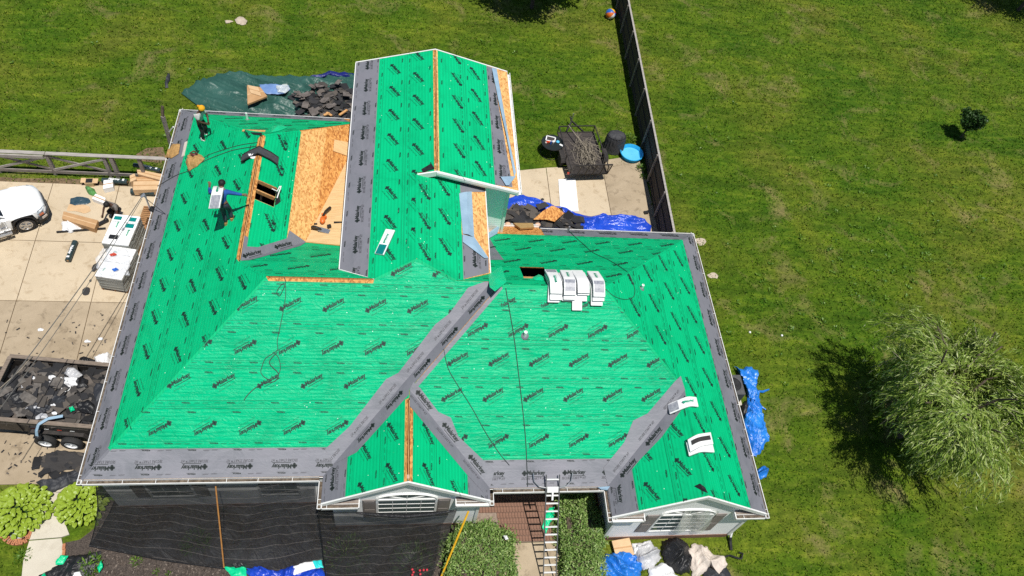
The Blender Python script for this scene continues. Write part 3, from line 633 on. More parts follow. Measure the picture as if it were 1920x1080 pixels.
# single boards that show where no underlayment lies
for P, mt, of in (([(5.50, 7.75), (6.45, 8.72), (6.45, 14.55), (5.50, 13.62)], 'osb_pale', .004), ([(6.46, 8.73), (7.35, 9.6), (7.35, 12.2), (6.46, 12.2)], 'osb', .005), ([(6.46, 12.21), (8.0, 12.21), (8.0, 16.2), (6.46, 14.6)], 'osb', .006)):
    bm = plan_bm(P); bm_obj('osb_board', bm, PL['LW'], of, MT[mt], house, thick=0.003); bm.free()
crA = Vector((6.17, 8.37, PL['LW'].z(6.17, 8.37) + .05)); crB = Vector((8.05, 7.98, PL['REAR'].z(8.05, 7.98) + .09)); crD = Vector((7.36, 13.5, PL['LW'].z(7.36, 13.5) + .03)); crC = crB + (crD - crA) * 1.05
crC.x = 8.05
mid1 = crA.lerp(crD, .52); mid2 = crB.lerp(crC, .52)
obj('plywood_cricket_board', MB().prism([crA, crB, mid2, mid1], (0, 0, -.025)), MT['ply'], house)
obj('plywood_cricket_board', MB().prism([mid1 + Vector((0, .008, -.004)), mid2 + Vector((0, .008, -.004)), crC, crD], (0, 0, -.025)), MT['ply'], house)
obj('cricket_edge', MB().beam(crA - Vector((0, .0, .06)), crB - Vector((0, 0, .06)), .03, .09), MT['lumber'], house)
obj('salvaged_board', MB().prism([PL['LW'].hit(u, v, .02) for u, v in ((626, 263), (652, 268), (652, 294), (624, 284))], PL['LW'].n * .03), MT['ply'], house)
# ridge rafters seen in the vent slots, framing in the two openings
for a, b in (((4.3, 6.6, H + PT * 4.3 - .06), (4.3, 12.45, H + PT * 4.3 - .06)), ((5.5, 5.4, H + PT * 5.4 - .06), (8.7, 5.4, H + PT * 5.4 - .06)),
             ((10.787, 9.85, Z4 + P2 * 3.195 - .05), (10.787, 16.5, Z4 + P2 * 3.195 - .05)), ((9.956, -.7, H + PT * 2.779 - .06), (9.956, 1.95, H + PT * 2.779 - .06))):
    obj('ridge_board', MB().beam(a, b, .025, .06), MT['lumber'], house)
fr = thing_parts = MB()
lw = PL['LW']
fr_m = MB()
for (xa, ya, xb, yb) in ((4.42, 9.34, 5.03, 9.34), (4.42, 10.29, 5.03, 10.29), (4.42, 9.82, 5.03, 9.82)):
    fr_m.beam(lw.pt(xa, ya, -.075), lw.pt(xb, yb, -.075), .05, .15, lw.n)
obj('opening_framing', fr_m, MT['lumber'], house)
fr_m = MB(); re_ = PL['REAR']
for (xa, ya, xb, yb) in ((13.72, 6.05, 14.6, 6.05), (14.15, 5.72, 14.15, 6.05), (13.72, 5.72, 13.72, 6.68)):
    fr_m.beam(re_.pt(xa, ya, -.13), re_.pt(xb, yb, -.13), .045, .1, re_.n)
obj('opening_framing', fr_m, MT['lumber'], house)
obj('attic_floor', MB().box(.7, 21.4, .8, 10.2, H - .03, H - .01).box(.7, 8.0, 10.2, 16.2, H - .03, H - .01), MT['attic'], house)  # near-black: the attic's shade is put into the colour below the openings

# ---- green underlayment, course by course -------------------------------------
LAPS = [1.07, 2.33, 3.58, 4.83, 6.08, 7.3]
S = 0.12
GREEN = dict(
 L=([(.894, .894), (5.4, 5.4), (4.3, 6.5), (4.3 - S, 6.68), (4.3 - S, 12.36), (4.27, 12.5), (.894, 15.886)], 'green', [(-6.81, 1.69, 1), (-6.22, 3.22, 0), (-4.94, 4.35, 1), (-5.52, 5.46, 1), (-5.1, 6.9, 0)]),
 FL=([(.894, .894), (8.07, .894), (12.577, 5.4), (11.44, 5.4), (10.1, 5.98), (8.756, 5.4), (8.72, 5.4 - S), (5.46, 5.4 - S), (5.38, 5.37)], 'green_loose', [(2.35, 1.69, 1), (4.20, 3.16, 0), (4.81, 4.22, 1), (6.15, 5.6, 0), (5.6, 6.8, 0)]),
 FR=([(11.84, .402), (17.32, .402), (19.213, 2.295), (16.354, 5.154), (12.823, 5.154), (9.956, 2.287)], 'green_loose', [(14.2, 1.67, 1), (14.0, 3.18, 0), (12.83, 4.33, 0), (12.11, 5.28, 1), (13.02, 6.14, 0)]),
 W1=([(8.07, -.75), (9.956 - S, -.75), (9.956 - S, 1.98), (9.956, 2.0), (9.956, 2.287), (10.3, 2.63), (10.3, 3.123), (8.07, .893)], 'green', [(-.6, 1.75, 0), (.35, 2.75, 0), (0, 4, 0)]),
 G1=([(9.956 + S, -.75), (11.842, -.75), (11.842, .402), (9.956, 2.288), (9.956, 2.0), (9.956 + S, 1.98)], 'green', [(.6, 1.55, 0), (-.4, 2.6, 1), (0, 4, 0)]),
 G2l=([(17.32, -1.38), (19.213, -1.38), (19.213, 2.295), (17.32, .402)], 'green', [(.85, 1.6, 0), (.3, 2.75, 0), (0, 4, 0)]),
 R=([(21.106, -1.38), (21.106, 9.906), (16.354, 5.154), (19.213, 2.295), (19.213, -1.38)], 'green', [(.6, 1.75, 0), (1.2, 2.95, 0), (.2, 4.1, 0), (.9, 5.3, 0), (.5, 6.4, 0)]),
 REAR=([(5.4, 5.4), (12.577, 5.4), (12.823, 5.154), (16.354, 5.154), (21.106, 9.906), (7.71, 9.906), (4.3, 6.5)], 'green', [(-14.82, 1.87, 0), (-14.14, 2.93, 0), (-13.54, 4.35, 0), (-14.3, 5.6, 0), (-14, 6.9, 0)]),
 LW=([(4.3, 6.5), (4.3 + S, 6.7), (5.56, 7.76), (5.56, 13.66), (4.3 + S, 12.56), (4.3 + S, 6.9)], 'green', [(12.9, 4.35, 0), (12.6, 4.35, 0)]),
 LB=([(.894, 15.886), (4.3, 12.48), (7.70, 15.886)], 'green', [(-2.6, 1.75, 0), (-3.4, 2.9, 0), (-4, 4, 0)]),
 TL=([(8.55, 5.505), (8.756, 5.4), (10.1, 5.98), (10.1, 9.85), (10.72, 9.78), (10.787 - .09, 9.82), (10.787 - .09, 16.56), (8.55, 16.56)], 'green', [(-15.75, 1.69, 0), (-15.02, 2.64, 0), (-15.3, 3.9, 0)]),
 TU=([(10.787 + .09, 9.82), (10.9, 9.78), (12.94, 9.78), (12.94, 16.56), (10.787 + .09, 16.56)], 'green', [(15.8, 1.62, 1), (15.1, 2.45, 0), (15, 4, 0)]),
 TD=([(10.1, 5.98), (11.44, 5.4), (11.65, 5.5), (11.65, 10.15), (10.1, 10.15)], 'green', [(9.4, 1.62, 0), (9.0, 2.35, 0), (9, 3.5, 0)]),
)
for key, (P, mt, rows) in GREEN.items():
    pl = PL[key]; laps = [1.0, 2.12, 3.32, 4.5] if key in ('TL', 'TU', 'TD') else LAPS
    holes = [HOLE_RE] if key == 'REAR' else [HOLE_LW] if key == 'LW' else []
    bm = plan_bm(P, holes, (), laps[1:-1] if key != 'LW' else [4.83], pl); bm.verts.ensure_lookup_table()
    if key == 'LW': laps = [2.5, 4.0, 9]
    groups = {}
    for f in bm.faces:
        c_ = f.calc_center_median(); v_ = pl.uv(c_.x, c_.y)[1]; i = sum(1 for q in laps[1:] if v_ > q); groups.setdefault(i, []).append(f)
    for i, fs in groups.items():
        lo = laps[min(i, len(laps) - 1)]
        o = bm_obj('underlayment_strip', bm, pl, 0, MT[mt], house, fs, offv=lambda w, lo=lo: 0.010 + 0.006 * max(0, min(1, 1 - (w - lo) / 1.25)))
        us = [pl.uv(v.co.x, v.co.y) for f in fs for v in f.verts]; u0 = min(q[0] for q in us); u1 = max(q[0] for q in us); v0 = min(q[1] for q in us); v1 = max(q[1] for q in us)
        def test(x, y, P=P, pl=pl, v0=v0, v1=v1, holes=holes):
            w = pl.uv(x, y)[1]
            return v0 - .001 < w < v1 + .001 and in_poly(x, y, P) and not any(in_poly(x, y, h_) for h_ in holes)
        acc = []; acc2 = []
        ur, vr, fl = rows[min(i, len(rows) - 1)]
        u = ur - math.ceil((ur - u0) / 1.34 + 1) * 1.34
        tilt = ANG + (pi if fl else 0)
        while u < u1 + 1:
            stamp(acc, pl, LOGO, u, vr, tilt, 0.021, test)
            du, dv = 0.10, -0.19
            if fl: du, dv = -du, -dv
            stamp(acc2, pl, SUB_G, u + du, vr + dv, tilt, 0.021, test)
            for vv, ph in ((v0 + .15, .25), (v1 - .15, .9)):
                if key != 'LW' or True: stamp(acc, pl, MINI, u + ph, vv, pi if fl else 0, 0.021, test)
            for vv in (v0 + .035, v0 + .215, v1 - .035): stamp(acc2, pl, HAIR, u, vv, 0, 0.0205, test)
            for q in (.55, .8, 1.15): stamp(acc2, pl, LINES, u + q, v0 + .13, 0, 0.021, test)
            u += 1.34
        if acc: tag(flush('printed_lettering', acc, MT['ink_green'], o), kind='stuff')
        if acc2: tag(flush('printed_small_lettering', acc2, MT['ink_soft'], o), kind='stuff')
    bm.free()

# hips and ridges: the courses are lapped over each crest
def crest(k1, k2, p0, p1, w=.06, mt='green', off=.019, nm='hip_lap'):
    a = Vector(p0); b = Vector(p1); d_ = (b - a).normalized(); nn = Vector((-d_.y, d_.x)); A, B = PL[k1], PL[k2]
    c_ = (a + b) / 2 + nn * .05
    if A.z(c_.x, c_.y) > B.z(c_.x, c_.y): nn = -nn            # nn points over plane A
    base = root_loc(house); V = []; UV = []
    for q in (a, b):
        l_ = q + nn * w; r_ = q - nn * w
        V += [A.pt(l_.x, l_.y, off) - base, Vector((q.x, q.y, A.z(q.x, q.y) + off * 1.35)) - base, B.pt(r_.x, r_.y, off) - base]; UV += [A.uv(l_.x, l_.y), A.uv(q.x, q.y), A.uv(r_.x, r_.y)]
    me = bpy.data.meshes.new(nm); me.from_pydata([tuple(v) for v in V], [], [(0, 1, 4, 3), (1, 2, 5, 4)]); ul = me.uv_layers.new(name='UVMap')
    for lp in me.loops: ul.data[lp.index].uv = UV[lp.vertex_index]
    me.update(); o = link_mesh(nm, me, MT[mt], house)
    if me.polygons[0].normal.z < 0: me.flip_normals()
    return o
crest('L', 'FL', (.9, .9), (5.38, 5.38)); crest('L', 'REAR', (5.38, 5.42), (4.36, 6.44)); crest('L', 'LB', (.9, 15.88), (4.25, 12.53)); crest('LW', 'LB', (4.36, 12.54), (5.5, 13.68)); crest('FR', 'R', (16.36, 5.15), (19.2, 2.31)); crest('REAR', 'R', (16.37, 5.17), (21.09, 9.89))
crest('FR', 'REAR', (12.9, 5.154), (16.34, 5.154)); crest('G2l', 'R', (19.213, -1.36), (19.213, 2.28)); crest('TL', 'TD', (10.1, 6.0), (10.1, 9.76)); crest('TL', 'FL', (8.8, 5.42), (10.08, 5.97)); crest('TD', 'FL', (10.12, 5.97), (11.4, 5.42))
crest('L', 'FL', (.14, .14), (.9, .9), .06, 'grey', .012); crest('L', 'LB', (.14, 16.64), (.9, 15.88), .06, 'grey', .012); crest('REAR', 'R', (21.09, 9.89), (21.86, 10.66), .06, 'grey', .012)
# ---- grey self-adhered membrane along eaves and in valleys ---------------------
def grey(key, P, mt='grey', off=0.007, text=None, line=None, name='membrane_strip'):
    """text: (u0, v, flip) rows along the eave; line: (p0, p1, side, flip) rows along a valley"""
    pl = PL[key]; bm = plan_bm(P); o = bm_obj(name, bm, pl, off, MT[mt], house); bm.free()
    test = lambda x, y: in_poly(x, y, P); acc = []; acc2 = []
    us = [pl.uv(x, y) for x, y in P]; u0 = min(q[0] for q in us); u1 = max(q[0] for q in us); v0 = min(q[1] for q in us); v1 = max(q[1] for q in us)
    if text:
        ur, vr, fl = text; u = ur - math.ceil((ur - u0) / 1.35 + 1) * 1.35; a = pi if fl else 0
        while u < u1 + 1:
            stamp(acc, pl, LOGO, u, vr, a, off + .006, test); stamp(acc2, pl, SUB_I, u, vr + (.17 if fl else -.17), a, off + .006, test)
            for vv in (v0 + .12, v1 - .07): stamp(acc, pl, MINI, u - .1, vv, a, off + .006, test); stamp(acc2, pl, LINES, u + .35, vv, a, off + .006, test); stamp(acc2, pl, LINES, u + .6, vv + .01, a, off + .006, test)
            u += 1.35
    if line:
        (xa, ya), (xb, yb), dist, fl, which = line; A = Vector(pl.uv(xa, ya)); B = Vector(pl.uv(xb, yb)); D = (B - A); n_ = D.length; D.normalize(); a = atan2(D.y, D.x) + (pi if fl else 0)
        nn = Vector((-D.y, D.x)); t = .55
        while t < n_:
            q = A + D * t + nn * dist
            if 'L' in which: stamp(acc, pl, LOGO, q.x, q.y, a, off + .006, test)
            if 'S' in which: stamp(acc2, pl, SUB_I, q.x, q.y, a, off + .006, test)
            t += 1.35
    if acc: tag(flush('printed_lettering', acc, MT['ink'], o), kind='stuff')
    if acc2: tag(flush('printed_small_lettering', acc2, MT['ink_grey'], o), kind='stuff')
    return o
E_ = .905
grey('FL', [(e, e), (7.307, e), (8.08, E_), (E_, E_)], 'grey_loose', text=(2.05, .50, 1))
grey('L', [(e, e), (E_, E_), (E_, 15.875), (e, 16.65)], text=(-7.45, .52, 1))
grey('R', [(21.87, -1.38), (21.87, 10.67), (21.095, 9.895), (21.095, -1.38)], text=(.9, .5, 0))
grey('REAR', [(15.3, 10.67), (21.87, 10.67), (21.095, 9.895), (15.3, 9.895)], text=(-16.7, .55, 0))
grey('LB', [(e, 16.65), (E_, 15.875), (7.3, 15.875), (6.9, 16.65)], text=(-3.0, .5, 1))
grey('FR', [(12.606, -.362), (16.556, -.362), (17.33, .413), (11.83, .413)], 'grey_loose', text=(14.05, .62, 0))
grey('W1', [(7.307, -.75), (8.08, -.75), (8.08, .903), (7.307, .13)], text=(.05, .55, 1))
grey('G1', [(11.83, -.75), (12.606, -.75), (12.606, -.362), (11.83, .414)], text=(.3, .5, 0))
grey('G2l', [(16.556, -1.38), (17.33, -1.38), (17.33, .412), (16.556, -.362)], text=(.62, .52, 0))
grey('TL', [(7.592, 6.0), (8.56, 5.50), (8.56, 16.56), (7.592, 16.56)], text=(-15.05, .51, 1))
grey('TU', [(12.93, 9.80), (13.62, 9.9), (13.45, 12.7), (13.17, 16.54), (12.93, 16.54)], text=(11.9, .8, 0))
grey('TD', [(11.64, 5.52), (12.55, 6.0), (12.57, 6.62), (11.64, 7.45)], text=(6.5, .55, 0))
grey('TD', [(11.64, 9.32), (12.1, 9.55), (12.58, 9.7), (12.58, 10.1), (11.64, 10.1)])
grey('REAR', [(12.75, 7.2), (13.25, 7.25), (13.1, 8.2), (12.95, 9.9), (12.65, 9.9), (12.65, 7.2)], off=.019)
def strip(p0, p1, w, ext0=0, ext1=0):
    A = Vector(p0); B = Vector(p1); D = (B - A).normalized(); A -= D * ext0; B += D * ext1; nn = Vector((-D.y, D.x)) * w
    return [tuple(A), tuple(B), tuple(B + nn), tuple(A + nn)]
# valley between the garage slope and the sliver facing west
o_ = .022
va, vb = (7.307, .13), (12.577, 5.4)
grey('FL', [(7.6, .423), (12.577, 5.4), (12.35, 5.4), (11.8, 5.22), (11.2, 4.5), (10.75, 4.2), (9.6, 2.88), (9.2, 2.7), (8.1, 1.45), (7.35, .85)], 'grey_loose', o_, line=(va, vb, .17, 1, 'S'))
grey('W1', [(7.6, .423), (8.35, .62), (9.956, 2.12), (9.956, 2.287), (12.823, 5.154), (12.577, 5.4)], 'grey', o_, line=(va, vb, -.20, 1, 'L'))
hp = strip((12.823, 5.154), (9.956, 2.287), .13); grey('FR', hp, 'grey_loose', .03)
va, vb = (9.956, 2.288), (12.606, -.362)
grey('FR', [va, vb, (12.75, .1), (12.1, .62), (11.55, 1.05), (11.3, 1.55), (10.9, 1.7), (10.3, 2.34), (10.08, 2.5)], 'grey_loose', o_, line=(va, vb, .16, 0, 'L'))
grey('G1', [va, vb, (12.35, -.55), (11.8, -.08), (10.02, 1.66), (9.96, 1.7)], 'grey', o_, line=(va, vb, -.13, 0, 'S'))
va, vb = (19.213, 2.295), (16.556, -.362)
grey('FR', [va, vb, (16.4, .15), (17.1, .85), (17.4, 1.45), (17.9, 1.65), (18.85, 2.55), (19.05, 2.7)], 'grey_loose', o_, line=(va, vb, -.17, 1, 'S'))
grey('G2l', [va, vb, (16.8, -.5), (17.6, .28), (18.3, .85), (19.2, 1.85)], 'grey', o_, line=(va, vb, .17, 1, 'L'))
va, vb = (4.33, 6.53), (6.2, 8.4)
grey('REAR', [va, (6.2, 8.4), (6.05, 8.0), (5.0, 6.95), (4.6, 6.6)], 'grey', o_)
grey('LW', [va, (6.17, 8.38), (5.6, 8.6), (5.56, 8.2), (4.75, 7.35), (4.43, 7.2), (4.43, 7.6), (4.31, 7.6)], 'grey', o_, line=(va, vb, .13, 0, 'L'))
# blue release film flaps left on the membrane
def flap(pts, mat='film_blue', name='release_film'):
    n = len(pts); c_ = sum((Vector(q) for q in pts), Vector()) / n
    return obj(name, MB().add([c_ + Vector((0, 0, .03))] + pts, [(0, 1 + i, 1 + (i + 1) % n) for i in range(n)]), MT[mat], house)
tu, td = PL['TU'], PL['TD']
flap([tu.pt(x, y, z) for x, y, z in ((13.17, 16.52, .02), (13.38, 16.52, .03), (13.42, 15.6, .06), (13.62, 12.7, .04), (13.80, 10.7, .03), (13.72, 10.45, .02), (13.50, 12.7, .09), (13.30, 14.7, .07))])
flap([tu.pt(x, y, z) for x, y, z in ((13.16, 10.25, .05), (13.78, 10.5, .03), (13.44, 9.86, .10), (13.33, 9.84, .08))])
flap([td.pt(x, y, z) for x, y, z in ((11.60, 9.30, .03), (11.72, 9.36, .06), (11.86, 9.4, .10), (12.08, 9.55, .02), (12.08, 8.0, .03), (12.09, 7.4, .02), (11.85, 7.42, .09), (11.68, 7.45, .03))])
flap([td.pt(x, y, z) for x, y, z in ((11.68, 7.42, .03), (12.09, 7.38, .05), (12.57, 6.62, .02), (12.4, 6.55, .06), (11.66, 7.08, .04))])
flap([PL['REAR'].pt(x, y, z) for x, y, z in ((12.72, 9.3, .1), (13.3, 9.95, .25), (13.5, 10.1, .3), (13.35, 9.8, .05), (12.75, 9.0, .04))])
flap([PL['FR'].hit(u, v, .06) for u, v in ((1120, 912), (1143, 911), (1138, 918), (1126, 917))])
# the laid-over triangle where the tall wing runs into the front slope, and loose wrinkled ends
def scrap(key, px, mat='green_scrap', h=.05, name='loose_flap'):
    pts = [PL[key].hit(u, v, .03) for u, v in px]; n = len(pts); c_ = sum(pts, Vector()) / n + Vector((0, 0, h))
    return obj(name, MB().add([c_] + pts, [(0, 1 + i, 1 + (i + 1) % n) for i in range(n)]), MT[mat], house)
scrap('REAR', ((915, 516), (940, 500), (950, 530), (928, 548), (918, 540)), h=.08)
scrap('LB', ((510, 238), (528, 235), (540, 240), (526, 246), (508, 250)), h=.15)
scrap('G2l', ((1302, 912), (1313, 907), (1322, 914), (1328, 925), (1318, 921)), 'tarp_black', .03, 'black_felt_flap')
scrap('REAR', ((998, 522), (1010, 516), (1022, 521), (1018, 528), (1002, 527)), h=.06)
# ---- walls ---------------------------------------------------------------------
def wall(pts, t, name='wall', mat='siding'):        # pts: outline in 3d (vertical), t: inward vector
    return obj(name, MB().prism(pts, t), MT[mat], house)
def vwall(x0, y0, x1, y1, z0, z1, t=.12):
    d_ = Vector((x1 - x0, y1 - y0, 0)).normalized(); nn = Vector((-d_.y, d_.x, 0)) * t
    return wall([(x0, y0, z0), (x1, y1, z0), (x1, y1, z1), (x0, y0, z1)], nn)
ZF = 0.32                                            # top of the brick foundation
vwall(.5, .22, 7.6, .22, ZF, H - .02); vwall(.5, 16.3, .5, .22, ZF, H - .02); vwall(8.0, 16.3, .5, 16.3, ZF, H - .02)
vwall(12.3, -.57, 12.3, 1.6, ZF, H - .02); vwall(12.3, 1.6, 16.9, 1.6, 0.13, H - .02); vwall(16.9, 1.6, 16.9, -1.25, ZF, H - .02)
vwall(21.55, -1.25, 21.55, 10.35, ZF, H - .02); vwall(21.55, 10.35, 13.6, 10.35, ZF, H - .02); vwall(7.6, .22, 7.6, -.62, ZF, H - .02)
gz = lambda pl, x, d_=.10: pl.z0 + pl.p * (x * pl.g.x - pl.c) - d_
# gable fronts
wall([(7.6, -.62, ZF), (12.3, -.62, ZF), (12.3, -.62, gz(PL['G1'], 12.3)), (9.956, -.62, gz(PL['G1'], 9.956)), (7.6, -.62, gz(PL['W1'], 7.6))], (0, .12, 0))
wall([(16.9, -1.25, ZF), (21.55, -1.25, ZF), (21.55, -1.25, gz(PL['R'], 21.55)), (19.213, -1.25, gz(PL['R'], 19.213)), (16.9, -1.25, gz(PL['G2l'], 16.9))], (0, .12, 0))
# tall wing: side walls, front wall above the lower roof, back wall
TWX0, TWX1, TY0, TY1 = 8.05, 13.55, 10.15, 16.25
zt = lambda x: (PL['TL'] if x < 10.787 else PL['TU']).z(x, 0) - .1
wall([(TWX0, 5.6, H), (TWX0, TY1, ZF), (TWX0, TY1, zt(TWX0)), (TWX0, 5.6, zt(TWX0))], (.12, 0, 0))
wall([(TWX1, TY0, ZF), (TWX1, TY1, ZF), (TWX1, TY1, zt(TWX1)), (TWX1, TY0, zt(TWX1))], (-.12, 0, 0))
wall([(10.0, TY0, H + .8), (12.0, TY0, ZF), (TWX1, TY0, ZF), (TWX1, TY0, zt(TWX1)), (10.787, TY0, zt(10.787)), (10.0, TY0, zt(10.0))], (0, .12, 0))
wall([(TWX0, TY1, ZF), (TWX1, TY1, ZF), (TWX1, TY1, zt(TWX1)), (10.787, TY1, zt(10.787)), (TWX0, TY1, zt(TWX0))], (0, -.12, 0))
wall([(12.2, 5.7, H + 2.4), (12.2, TY0, H), (12.2, TY0, PL['TD'].z(12.2, 0) - .08), (12.2, 5.7, PL['TD'].z(12.2, 0) - .08)], (-.12, 0, 0))
tr = lambda a, b, w=.07, h=.07, nm='corner_trim': obj(nm, MB().beam(a, b, w, h), MT['trim'], house)
for (x, y) in ((TWX1 + .01, TY0 - .01),): tr((x, y, ZF), (x, y, zt(TWX1) + .02), .1, .1)
for (x, y) in ((21.56, -1.26), (16.89, -1.26), (12.31, -.63)): tr((x, y, ZF), (x, y, H - .03), .1, .1)
# lap siding on the walls that show: one continuous saw-tooth skin per wall
def lap_siding(p0, p1, z0, ztop, out, lap=.125, ext=.006):
    """p0, p1: wall ends; ztop(f): wall height at fraction f along the wall"""
    a = Vector((*p0, 0)); b = Vector((*p1, 0)); o = Vector((*out, 0)); zm = max(ztop(i / 40) for i in range(41)); m = MB(); z = z0; rows = []
    def span(z):
        ok = [i / 80 for i in range(81) if ztop(i / 80) >= z]; return (min(ok), max(ok)) if ok else None
    while z < zm - .02:
        z2 = min(z + lap, zm - .01); s0 = span(z); s1 = span(z2)
        if not s0 or not s1: break
        rows.append([(a.lerp(b, s0[0]), a.lerp(b, s0[1]), z, ext), (a.lerp(b, s1[0]), a.lerp(b, s1[1]), z2, .003)]); z = z2
    vs = []; fs = []
    for r in rows:
        for (l_, r_, zz, ex) in r: vs += [l_ + o * ex + Vector((0, 0, zz)), r_ + o * ex + Vector((0, 0, zz))]
    for i in range(len(vs) // 2 - 1): fs.append((2 * i, 2 * i + 1, 2 * i + 3, 2 * i + 2))
    m.add(vs, fs); return obj('lap_siding', m, MT['siding'], house, fix=False)
lap_siding((7.6, -.625), (12.3, -.625), ZF, lambda f: min(gz(PL['W1'], 7.6 + 4.7 * f), gz(PL['G1'], 7.6 + 4.7 * f)), (0, -1)); lap_siding((16.9, -1.255), (21.55, -1.255), ZF, lambda f: min(gz(PL['G2l'], 16.9 + 4.65 * f), gz(PL['R'], 16.9 + 4.65 * f)), (0, -1))
lap_siding((.5, .215), (7.6, .215), ZF, lambda f: H - .03, (0, -1)); lap_siding((12.0, TY0 - .005), (TWX1, TY0 - .005), ZF, lambda f: zt(12.0 + 1.55 * f), (0, -1)); lap_siding((16.895, 1.6), (16.895, -1.25), ZF, lambda f: H - .03, (-1, 0)); lap_siding((12.305, -.57), (12.305, 1.6), ZF, lambda f: H - .03, (1, 0))
# brick foundation
def found(x0, y0, x1, y1):
    d_ = Vector((x1 - x0, y1 - y0, 0)).normalized(); nn = Vector((-d_.y, d_.x, 0)) * -.03
    return obj('brick_foundation', MB().prism([(x0, y0, 0), (x1, y1, 0), (x1, y1, ZF), (x0, y0, ZF)], nn), MT['brick'], house)
for q in ((.5, .22, 7.6, .22), (.5, 16.3, .5, .22), (7.6, -.62, 12.3, -.62), (16.9, -1.25, 21.55, -1.25), (21.55, -1.25, 21.55, 10.35), (16.9, 1.6, 16.9, -1.25), (12.3, -.57, 12.3, 1.6)): found(*q)
# soffits under the eaves
sf = MB()
for q in ((.13, .5, .13, 16.65), (.5, 7.3, .13, .22), (21.55, 21.87, -1.2, 10.67), (12.6, 16.6, -.36, 1.6), (.5, 8.0, 16.3, 16.65), (13.6, 21.6, 10.35, 10.67)): sf.box(q[0], q[1], q[2], q[3], H - .06, H - .04)
obj('soffit', sf, MT['trim'], house)
obj('wing_soffit', MB().box(7.62, 8.05, 5.9, 16.5, Z4 - .06, Z4 - .04).box(13.55, 13.84, 9.85, 16.5, Z4 - .06, Z4 - .04).box(12.2, 12.58, 6.0, 10.1, Z4 - .06, Z4 - .04), MT['trim'], house)

# ---- gutters with hangers ------------------------------------------------------
def gutter(a, b, inw, z=H, hang=1.05, muck=True, fascia=True):
    z = z - (.004 if inw[1] else 0)
    a = Vector((*a, z)); b = Vector((*b, z)); d_ = (b - a).normalized(); n_ = Vector((*inw, 0))
    def run(o0, o1, z0, z1): 
        c_ = (a + b) / 2 + n_ * (o0 + o1) / 2 + Vector((0, 0, (z0 + z1) / 2)); return c_, d_ * ((b - a).length / 2), n_ * ((o1 - o0) / 2), Vector((0, 0, (z1 - z0) / 2))
    m = MB(); m.obox(*run(0, .02, -.11, 0)); m.obox(*run(.02, .125, -.11, -.10)); m.obox(*run(.125, .134, -.11, .06))
    g_ = obj('gutter', m, MT['trim'], house)
    if muck:
        mk = MB(); mk.obox(*run(.02, .125, -.10, -.05)); obj('gutter_debris', mk, MT['gut_in'], g_)
    L_ = (b - a).length; t = .3
    while t < L_ - .05:
        q = a + d_ * t; h_ = MB(); h_.obox(q + n_ * .07 + Vector((0, 0, .002)), d_ * .007, n_ * .05, Vector((0, 0, .006))); obj('gutter_hanger', h_, MT['trim'], g_); t += hang * random.uniform(.85, 1.1)
    if fascia:
        m = MB(); m.obox(*run(.135, .15, -.16, .03)); obj('fascia_board', m, MT['trim'], house)
    return g_
gutter((0, 0), (0, 16.78), (1, 0)); gutter((0, 0), (X1, 0), (0, 1)); gutter((X1, -.9), (X1, 0.0), (1, 0)); gutter((X1, -.9), (8.46, -.9), (0, 1))
gutter((11.5, -.9), (X2, -.9), (0, 1), muck=False); gutter((X2, -.49), (X2, -.9), (-1, 0)); gutter((X2, -.49), (X3, -.49), (0, 1)); gutter((X3, -1.53), (X3, -.49), (1, 0))
gutter((X3, -1.53), (17.66, -1.53), (0, 1), muck=False); gutter((20.8, -1.53), (WID, -1.53), (0, 1)); gutter((WID, -1.53), (WID, 10.8), (-1, 0)); gutter((15.3, 10.8), (WID, 10.8), (0, -1)); gutter((13.62, 10.98), (15.25, 10.98), (0, -1), muck=False)
gutter((0, 16.78), (8.0, 16.78), (0, -1)); gutter((13.983, 9.74), (13.983, 16.58), (-1, 0), z=Z4, muck=False)
# the bit of bare eave with insulation by the tall wing
obj('bare_eave_deck', MB().prism([PL['REAR'].pt(x, y, -.02) for x, y in ((13.62, 10.0), (15.28, 10.0), (15.25, 10.86), (13.62, 10.86))], (0, 0, -.03)), MT['osb'], house)
# cornice returns at the gable feet
for x0, x1, y0, y1 in ((7.3, 8.45, -.79, -.62), (11.52, 12.62, -.79, -.62), (16.55, 17.64, -1.42, -1.25), (20.82, 21.88, -1.42, -1.25)):
    obj('cornice_return', MB().prism([(x0, y0, H + .01), (x1, y0, H + .01), (x1, y1, H + .10), (x0, y1, H + .10)], (0, 0, -.14)), MT['soffit'], house)
    obj('return_end', MB().box(x1 - .0 if x1 in (8.45, 17.64) else x0 - .03, x1 + .03 if x1 in (8.45, 17.64) else x0, y0 - .11, y1, H - .14, H + .04), MT['trim'], house)
# rake boards
def rake(key, xa, xb, y, th=.05, hh=.17):
    pl = PL[key]; a = pl.pt(xa, y, 0); b = pl.pt(xb, y, 0); up = Vector((0, 0, 1)); m = MB()
    m.prism([a + up * .02, b + up * .02, b - up * hh, a - up * hh], (0, -th, 0)); obj('rake_board', m, MT['trim'], house)
rake('W1', 7.30, 9.956, -.75); rake('G1', 9.956, 12.61, -.75); rake('G2l', 16.55, 19.213, -1.38); rake('R', 19.213, 21.88, -1.38)
rake('TL', 10.08, 10.787, 9.78, .06, .2); rake('TU', 10.787, 13.86, 9.78, .06, .2); rake('TL', 7.58, 10.787, 16.62, .05, .15); rake('TU', 10.787, 13.86, 16.62, .05, .15)
rake('TU', 10.787, 13.80, 9.70, .03, .09)
de = MB(); de.beam((7.585, 6.0, Z4 - .03), (7.585, 16.56, Z4 - .03), .03, .10); de.beam((7.585, 6.0, Z4 - .03), (8.75, 5.39, PL['TL'].z(8.75, 0) - .03), .02, .08); obj('drip_edge', de, MT['trim'], house)
